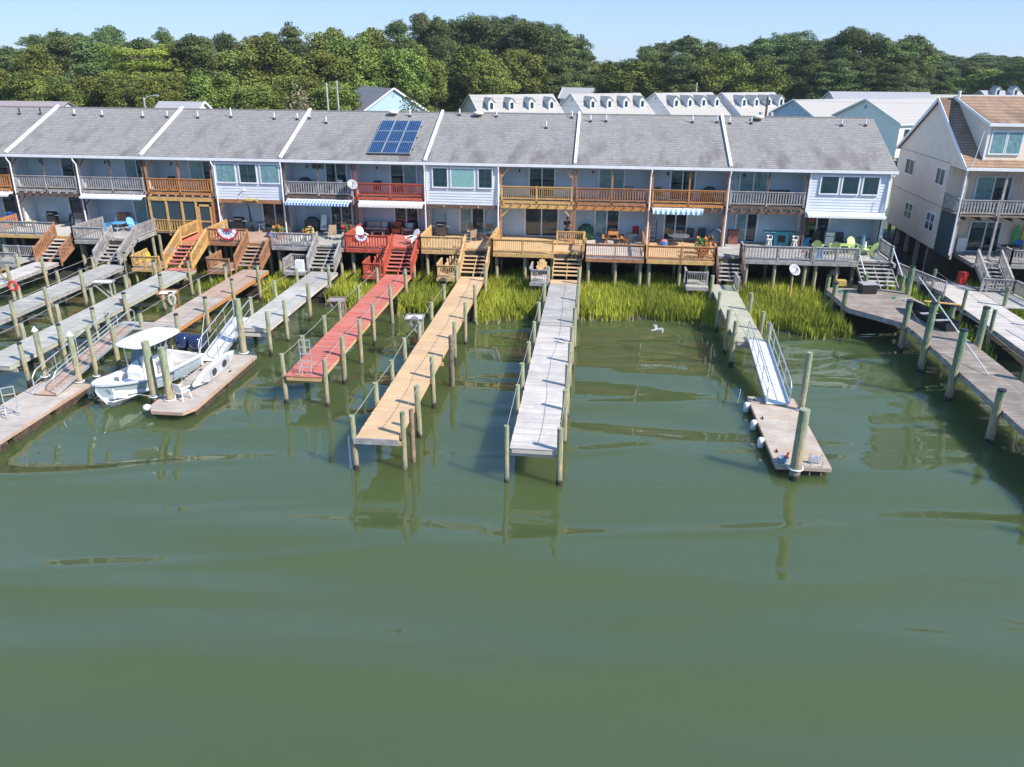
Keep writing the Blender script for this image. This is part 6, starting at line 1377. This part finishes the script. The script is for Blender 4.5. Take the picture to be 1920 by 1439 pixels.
for t in sorted(TREES, key=bearing):
    x, y, zt, wd, k, row = t; key = (k, row); i = cnt.get(key, 0); cnt[key] = i+1
    nm, cat, desc = KN[k]; lab = ('%s %s, %s of its kind from the left' % (desc, ROWN[row], nth(i))) if k != 'b' else 'broad bright green layered cedar above the left townhouse roofs'
    if k == 'd' and row == 1 and 50 < x < 54: lab = 'wide dome-shaped leafy tree alone between the two pine woods'
    zt += (3.4 if x < 20 else 2.2)*(row == 1 and k in 'dp' and not (50 < x < 54))+(1.2 if row == 2 else 0)
    hs = (zt-1.4)/16.2; ws = wd/9.0*(1.5 if row == 0 else 1.25)*(0.9 if k == 'b' else 1)
    if 50 < x < 54 and row == 1: ws = wd/9.0
    root = bpy.data.objects.new(nm, None); COL.objects.link(root); root.location = (x, y, 1.4); root.rotation_euler = (0, 0, rt.uniform(0, 6.28)); root.scale = (ws, ws, hs)
    root['label'] = lab; root['category'] = cat; root['group'] = {'d': 'leafy trees of the woods', 'p': 'pines of the woods', 'r': 'pines of the woods', 'b': 'cedars'}[k]
    lm, tm = rt.choice(PROTO[k])
    c = bpy.data.objects.new('crown', lm); COL.objects.link(c); c.parent = root
    c = bpy.data.objects.new('trunk', tm); COL.objects.link(c); c.parent = root
def bush(loc, rx, rz_, mat, label, cat, name, seed, flowers_=None):
    rng = random.Random(seed); root = thing(name, loc, label, cat)
    cl = []
    for i in range(int(16+rx*3)):
        a = rng.uniform(0, 6.283); k = rng.uniform(.2, .85); u = rng.uniform(0, 1)
        cl.append(((rx*k*math.cos(a)*(1-.4*u), rx*k*math.sin(a)*(1-.4*u), rz_*(.2+.65*u)), rx*.33, rz_*.24, rng.uniform(.1, .9)))
    me = leafmesh('crown', cl, 90/max(.5, (rx*.33))**.6, .13, seed); me.materials.append(mat); c = bpy.data.objects.new('crown', me); COL.objects.link(c); c.parent = root
    if flowers_:
        me = leafmesh('blossom', [(q[0], q[1]*1.06, q[2]*1.06, q[3]) for q in cl], 30, .12, seed+1); me.materials.append(flowers_); c = bpy.data.objects.new('blossom', me); COL.objects.link(c); c.parent = root
    tm = trunkmesh('trunk', rz_*.6, rx*.06, [], seed); tm.materials.append(BARK); c = bpy.data.objects.new('trunk', tm); COL.objects.link(c); c.parent = root
bush((2.4, 58, 1.5), 3.0, 9.6, M('myrtle_leaf', (.12, .15, .05), .2, 1, .8, kind='leaf', col2=(.2, .22, .08)), 'crape myrtle with faded pink blossom behind the roof ridge on the left', 'tree', 'crape_myrtle', 5, M('faded_blossom', (.42, .27, .24), .2, 3, .9))
bush((21.3, 50, 1.5), 3.0, 9.3, M('juniper_leaf', (.10, .12, .03), .2, 1, .8, kind='leaf', col2=(.19, .2, .06)), 'rounded olive-green juniper behind the ridge above the solar panels', 'bush', 'juniper_bush', 8)

# ---------------------------------------------------------------- buildings behind
def gable(name, label, p0, ang, L_, hF, hB, zr, zF, zB, zg, wall, roof, dormers=0, wins=(), group=None, gvent=True, gmat=None):
    u = Vector((math.cos(ang), math.sin(ang), 0)); v = Vector((math.sin(ang), -math.cos(ang), 0)); o = Vector((p0[0], p0[1], 0))
    def Q(a, c, z): return o+u*a+v*c+Vector((0, 0, z))
    root = thing(name, Q(L_/2, 0, zg), label, 'house', group)
    mb = MB(); mb.prism([Q(0, hF, zg), Q(0, hF, zF-.1), Q(0, 0, zr-.12), Q(0, -hB, zB-.1), Q(0, -hB, zg)], u*L_); mb.build('wall', wall, root)
    mb = MB(); e = .35; sF = (zr-zF)/hF; sB = (zr-zB)/hB
    mb.hexa([Q(-e, hF+e, zF-sF*e-.12), Q(L_+e, hF+e, zF-sF*e-.12), Q(L_+e, 0, zr-.12), Q(-e, 0, zr-.12), Q(-e, hF+e, zF-sF*e), Q(L_+e, hF+e, zF-sF*e), Q(L_+e, 0, zr), Q(-e, 0, zr)])
    mb.hexa([Q(-e, 0, zr-.12), Q(L_+e, 0, zr-.12), Q(L_+e, -hB-e, zB-sB*e-.12), Q(-e, -hB-e, zB-sB*e-.12), Q(-e, 0, zr), Q(L_+e, 0, zr), Q(L_+e, -hB-e, zB-sB*e), Q(-e, -hB-e, zB-sB*e)])
    rf = mb.build('roof', roof, root)
    mb = MB(); mb.bar(Q(-e, hF+e, zF-sF*e), Q(-e, 0, zr), .05, .26); mb.bar(Q(-e, -hB-e, zB-sB*e), Q(-e, 0, zr), .05, .26); mb.bar(Q(-e, hF+e+.03, zF-sF*e-.06), Q(L_+e, hF+e+.03, zF-sF*e-.06), .08, .2); mb.build('fascia', TRIM, root)
    if gvent: MB().cyl(Q(-.04, 0, zr-1.1), Q(.05, 0, zr-1.1), .3, n=10).build('gable_vent', M('vent_blue', (.30, .38, .46), .05, 3, .6), root)
    for i in range(dormers):
        a = L_*(i+.62)/(dormers+.1); c = hF*.60; w_ = .62; zb = zr-sF*c; h_ = 1.55
        cb_ = max(.2, c-(h_+.6)/sF)
        mb = MB(); mb.prism([Q(a-w_, c, zb-.2), Q(a+w_, c, zb-.2), Q(a+w_, c, zb+h_), Q(a, c, zb+h_+.65), Q(a-w_, c, zb+h_)], v*-(c-cb_)); dd_ = mb.build('dormer', WHITE, root)
        mb = MB()
        for s in (-1, 1): mb.hexa([Q(a, c+.15, zb+h_+.72), Q(a+s*(w_+.2), c+.15, zb+h_-.12), Q(a+s*(w_+.2), cb_, zb+h_-.12), Q(a, cb_, zb+h_+.72), Q(a, c+.15, zb+h_+.79), Q(a+s*(w_+.2), c+.15, zb+h_-.04), Q(a+s*(w_+.2), cb_, zb+h_-.04), Q(a, cb_, zb+h_+.79)])
        mb.build('dormer_roof', roof, dd_)
        MB().hexa([Q(a-.3, c+.03, zb+.35), Q(a+.3, c+.03, zb+.35), Q(a+.3, c+.0, zb+.35), Q(a-.3, c, zb+.35), Q(a-.3, c+.03, zb+1.45), Q(a+.3, c+.03, zb+1.45), Q(a+.3, c, zb+1.45), Q(a-.3, c, zb+1.45)]).build('pane', GLASS, dd_)
    for (a, z0, w_, h_) in wins:
        mb = MB(); mb.hexa([Q(a-.08, hF+.05, z0-.08), Q(a+w_+.08, hF+.05, z0-.08), Q(a+w_+.08, hF, z0-.08), Q(a-.08, hF, z0-.08), Q(a-.08, hF+.05, z0+h_+.08), Q(a+w_+.08, hF+.05, z0+h_+.08), Q(a+w_+.08, hF, z0+h_+.08), Q(a-.08, hF, z0+h_+.08)]); f = mb.build('window', TRIM, root)
        MB().hexa([Q(a, hF+.08, z0), Q(a+w_, hF+.08, z0), Q(a+w_, hF+.055, z0), Q(a, hF+.055, z0), Q(a, hF+.08, z0+h_), Q(a+w_, hF+.08, z0+h_), Q(a+w_, hF+.055, z0+h_), Q(a, hF+.055, z0+h_)]).build('pane', GLASS, f)
    return root, Q
PALER = M('pale_shingle', (.40, .38, .36), .06, 8, .9, kind='hboard', p=.35)
GWALL = M('white_lap_siding', (.80, .80, .81), .04, 2, .6, kind='hboard', p=.2)  # one even near-white with thin darker board lines
BLUEW = M('blue_grey_siding', (.36, .50, .66), .04, 2, .6, kind='hboard', p=.2)
for p0, L_, lab in (((20.3, 102), 16.8, 'white house with four small dormers, leftmost of the dormer row'), ((39.5, 111), 15, 'white house with four dormers, second in the dormer row'), ((56.6, 119), 13.2, 'white house with four dormers, third in the dormer row'), ((70.9, 123.5), 12.6, 'white house with four dormers, last and smallest of the dormer row')):
    gable('dormer_house', lab, p0, R(26), L_, 8.5, 8, 8.5, 4.0, 5.0, 1.4, GWALL, PALER, 4, group='white dormer houses')
_, Q = gable('rear_townhouse', 'white townhouse with a blue gable just behind the end of the grey row', (80.1, 97.7), R(24), 15, 6.5, 6.5, 8.5, 5.9, 5.9, 1.4, WHITE, PALER, 0, [(1.5, 3.2, .9, 1.6), (9, 5.0-1.7, .9, 1.7), (11.5, 3.3, .9, 1.7)], 'white rear townhouses')
def bluegable(Qf, hF, hB, zr, zF, zB, zg, parent):
    mb = MB(); mb.prism([Qf(-.02, hF-.02, zg), Qf(-.02, hF-.02, zF-.15), Qf(-.02, 0, zr-.2), Qf(-.02, -hB+.02, zB-.15), Qf(-.02, -hB+.02, zg)], (Qf(0, 0, 0)-Qf(.015, 0, 0))); mb.build('gable_siding', BLUEW, parent)
bluegable(Q, 6.5, 6.5, 8.5, 5.9, 5.9, 1.4, _)
_, Q = gable('rear_townhouse', 'white pale-roofed townhouse beyond the gap left of the beige house', (86.6, 77.5), R(27), 18, 7.5, 6.5, 9.6, 6.6, 6.9, 0.9, M('bright_white_siding', (.82, .81, .79), .03, 2, .6, kind='hboard', p=.2), PALER, 0, [(1.0, 4.3, .9, 1.4), (4.6, 4.5, .9, 1.4), (1.0, 1.9, 1.1, 1.8), (5.0, 1.9, 1.1, 1.8), (9, 4.5, .9, 1.4), (9, 1.9, 1.1, 1.8)], 'white rear townhouses')
gable('rear_townhouse', 'long grey-roofed building behind the two pale rear townhouses', (94, 128), R(2), 20, 7, 7, 8.8, 6.4, 6.4, 1.2, WHITE, M('mid_grey_shingle', (.34, .34, .36), .06, 8, .9, kind='hboard', p=.35), group='white rear townhouses')
gable('rear_townhouse', 'pale-roofed building far behind the beige house ridge', (116, 140), R(4), 22, 7, 7, 7.9, 5.6, 5.6, 1.2, WHITE, PALER, 0, group='white rear townhouses')
gable('distant_house', 'distant pale house near the right edge with two white gables', (140, 165), R(4), 9, 5, 5, 8.0, 6.0, 6.0, 1.2, WHITE, PALER, 2)
gable('distant_house', 'distant dark brown-roofed house at the far right edge', (172, 170), R(0), 20, 7, 7, 10.5, 7.0, 7.0, 1.2, STUCK, M('dark_brown_shingle', (.14, .10, .09), .1, 6, .9))
gable('distant_house', 'grey-roofed house half hidden under the big pines above the dormer row', (36.5, 141), R(-12), 7, 4, 4, 8.6, 6.6, 6.6, 1.2, WHITE, M('mid_grey_shingle', (.34, .34, .36), .06, 8, .9))
_, Q = gable('gabled_house', 'blue-grey gabled house with grey roof among the trees above the solar panels', (12.0, 74.5), R(132), 11, 6, 6, 10.6, 7.0, 7.0, 1.2, BLUEW, M('dark_grey_shingle', (.17, .17, .19), .08, 6, .9))
_, Q = gable('gabled_house', 'small white-gabled house with a grey roof peeking over the ridge on the left', (-8.3, 50), R(178), 6, 3.4, 3.4, 9.6, 7.6, 7.6, 1.2, WHITE, M('mid_grey_shingle', (.34, .34, .36), .06, 8, .9), gvent=False)
gable('distant_house', 'low brown roof just above the ridge at the left edge', (-52, 60), R(1), 17, 5, 5, 8.8, 6.8, 6.8, 1.2, WHITE, M('mauve_shingle', (.30, .25, .26), .08, 6, .9))
# poles
def pole(x, y, z0, z1, r0, mat, label, arm=None, cross=False, trafo=False):
    d = thing('utility_pole', (x, y, z0), label, 'pole', 'poles behind the row')
    MB().cyl((x, y, z0), (x, y, z1), r0*1.2, r0, 8).build('shaft', mat, d)
    if cross: MB().bar((x-.8, y, z1-.9), (x+.8, y, z1-.9), .1).build('crossarm', mat, d)
    if trafo:
        for s in (-.5, .5): MB().cyl((x+s, y, z1-2.4), (x+s, y, z1-1.5), .25, n=10).build('transformer', M('grey_can', (.42, .44, .46), .05, 3, .4), d)
    if arm: MB().tube([(x, y, z1-.3), (x+.6, y, z1+.1), (x+1.5, y, z1+.25)], .05).box(x+1.3, x+2.0, y-.12, y+.12, z1+.18, z1+.32).build('lamp_arm', ALU, d)
    return d
PW = M('pole_grey', (.42, .40, .37), .1, 3, .9)
pole(10.9, 45, 1.5, 12.3, .11, PW, 'weathered grey pole behind the ridge, left of the pair')
pole(11.3, 48, 1.5, 12.5, .11, PW, 'pale pole with a small crossarm, right of the pair', cross=True)
pole(-10.9, 40, 1.5, 10.6, .09, ALU, 'grey street light with a curved arm behind the ridge on the left', arm=True)
pole(62.6, 30, 1.5, 11.9, .11, M('pole_dark', (.10, .09, .09), .1, 3, .9), 'dark pole with transformers behind the ridge of the end pair', trafo=True)
pole(65.4, 125, 1.4, 10.4, .12, PW, 'small pale pole in front of the pines above the dormer row')
wires = thing('overhead_wire', (30, 50, 11), 'overhead wires strung between the poles behind the row', 'wire')
for k, (a, c) in enumerate((((11.3, 48, 12.2), (62.6, 30, 11.6)), ((11.3, 48, 11.7), (62.6, 30, 11.1)), ((11.3, 48, 12.2), (-60, 70, 12.0)), ((62.6, 30, 11.7), (120, 60, 12.2)))):
    pts = [(a[0]+(c[0]-a[0])*i/14, a[1]+(c[1]-a[1])*i/14, a[2]+(c[2]-a[2])*i/14-1.0*4*(i/14)*(1-i/14)) for i in range(15)]
    MB().tube(pts, .012, 4).build('cable', CHAR, wires)
# gap between the row and the beige house: fence, parked car, path
fn = thing('wooden_fence', (74, 26, 1.5), 'low brown fence on the lawn beyond the gap beside the beige house', 'fence')
mb = MB()
for i in range(30): mb.box(72+i*.3, 72.24+i*.3, 40, 40.04, 1.5, 2.8)
mb.build('pickets', BRNW, fn)
MB().box(72, 81, 40.05, 40.1, 1.8, 1.9).build('fence_rail', BRNW, fn)
tag(MB().box(66, 110, 48, 52, 1.2, 1.635).build('path', M('concrete', (.45, .44, .42), .1, 1, .9), None), None, None, kind='structure')
cr = thing('parked_car', (88, 60, 1.6), 'dark parked car seen small through the gap beside the beige house', 'car')
MB().box(86, 90.2, 59.2, 60.9, 1.85, 2.5).build('body', NAVY, cr, bevel=.12); MB().prism([(86.8, 59.3, 2.5), (87.4, 59.3, 3.05), (89, 59.3, 3.05), (89.7, 59.3, 2.5)], (0, 1.5, 0)).build('cabin', GLASS, cr)
for x in (86.8, 89.4):
    for y in (59.15, 60.7): MB().cyl((x, y, 1.9), (x, y+.2, 1.9), .32, n=12).build('wheel', BLACK, cr)

# ---------------------------------------------------------------- marsh grass
def grass(name, label, polyfn, xr, n_, seed, mat, hr=(.75, 1.35)):
    rng = np.random.default_rng(seed)
    x = rng.uniform(xr[0], xr[1], n_*3); y = rng.uniform(-17, 1, n_*3); keep = np.array([polyfn(a, b_) for a, b_ in zip(x, y)])
    x = x[keep][:n_]; y = y[keep][:n_]; n2 = len(x)
    cx = np.floor(x*1.4+np.sin(y*2.3)*.8); cy = np.floor(y*1.2+np.sin(x*1.7)*.8)
    tn = (np.sin(cx*12.9898+cy*78.233)*43758.5453) % 1.0
    h = rng.uniform(hr[0], hr[1], n2)*(0.9+.15*tn); h *= np.clip((y-np.array([shore(a) for a in x])+.6)/1.2, .55, 1.0)
    a = rng.uniform(0, 6.283, n2); w_ = rng.uniform(.012, .03, n2); ln = rng.uniform(.03, .24, n2)*h; la = rng.uniform(0, 6.283, n2)
    dx, dy = np.cos(a)*w_, np.sin(a)*w_; lx, ly = np.cos(la)*ln, np.sin(la)*ln; z0 = np.full(n2, -.15)
    P = np.stack([np.stack([x-dx, y-dy, z0], 1), np.stack([x+dx, y+dy, z0], 1), np.stack([x+dx*.85+lx*.35, y+dy*.85+ly*.35, h*.6], 1), np.stack([x-dx*.85+lx*.35, y-dy*.85+ly*.35, h*.6], 1), np.stack([x+lx, y+ly, h], 1)], 1)
    me = bpy.data.meshes.new(name); me.vertices.add(n2*5); me.vertices.foreach_set('co', P.ravel())
    base = np.arange(n2)*5; lo = np.stack([base, base+1, base+2, base+3, base+3, base+2, base+4], 1).ravel().astype(np.int32)
    me.loops.add(n2*7); me.loops.foreach_set('vertex_index', lo); me.polygons.add(n2*2)
    ls = np.stack([np.arange(n2)*7, np.arange(n2)*7+4], 1).ravel().astype(np.int32); lt_ = np.tile([4, 3], n2).astype(np.int32)
    me.polygons.foreach_set('loop_start', ls); me.polygons.foreach_set('loop_total', lt_)
    at = me.attributes.new('tone', 'FLOAT', 'FACE'); tv = np.clip(tn*.3+.25*np.sin(x*.8+y*.5)+rng.uniform(0, .6, n2), 0, 1); at.data.foreach_set('value', np.repeat(tv, 2).astype(np.float32)); me.update(); me.validate()
    me.materials.append(mat); o = bpy.data.objects.new(name, me); COL.objects.link(o); tag(o, label, 'grass', kind='stuff'); return o
GM = M('marsh_grass_blades', (.20, .275, .035), .2, 1, .7, kind='leaf', col2=(.50, .555, .065), spec=.25)
def pf_main(x, y):
    if y < shore(x)+.25*math.sin(x*2.1)+.3*math.sin(x*.9+1) or y > -1.6+.5*math.sin(x*1.3): return False
    if x < 14 and (math.sin(x*1.7)+math.sin(y*1.9+x)) < .5: return False
    for a, c in ((42.7, 44.8), (36.5, 38.3), (31.2, 33.1), (25.8, 27.8), (20.8, 22.8), (15.4, 17.5), (53.5, 55.2), (10.2, 12.1)):
        if a+.1 < x < c-.1: return False
    return x < 61.0 or y < -11
grass('marsh_grass', 'tall bright green marsh grass growing between the docks below the decks', pf_main, (8, 62.5), 85000, 3, GM)
grass('marsh_grass', 'marsh grass growing between and beyond the two right-hand docks', lambda x, y: (66.6 < x < 68.3 or x > 71.3) and y > -15 and y < 0, (66, 82), 14000, 4, GM)

DEADG = M('dead_reed', (.34, .27, .14), .2, 1, .8, kind='leaf', col2=(.45, .38, .22))
grass('dead_reeds', 'straw-coloured dead stems along the ragged water edge of the marsh', lambda x, y: shore(x)-.5+.3*math.sin(x*.9+1) < y < shore(x)+1.3 and pf_main(x, max(y, shore(x)+.8)), (8, 62.5), 5000, 9, DEADG, (.25, .8))

# ---------------------------------------------------------------- thin sea haze
hm = bpy.data.materials.new('thin_haze'); hm.use_nodes = True; hn = hm.node_tree.nodes; hn.clear()
ho = hn.new('ShaderNodeOutputMaterial'); hv = hn.new('ShaderNodeVolumePrincipled'); hv.inputs['Density'].default_value = 0.00015; hv.inputs['Color'].default_value = (0.86, 0.92, 1.0, 1); hv.inputs['Anisotropy'].default_value = 0.2
hm.node_tree.links.new(hv.outputs[0], ho.inputs['Volume'])
hz = MB().box(-950, 950, -450, 1850, -3.5, 32).build('haze', hm, None); tag(hz, 'thin pale haze over the whole waterfront and the woods', 'haze', kind='stuff')
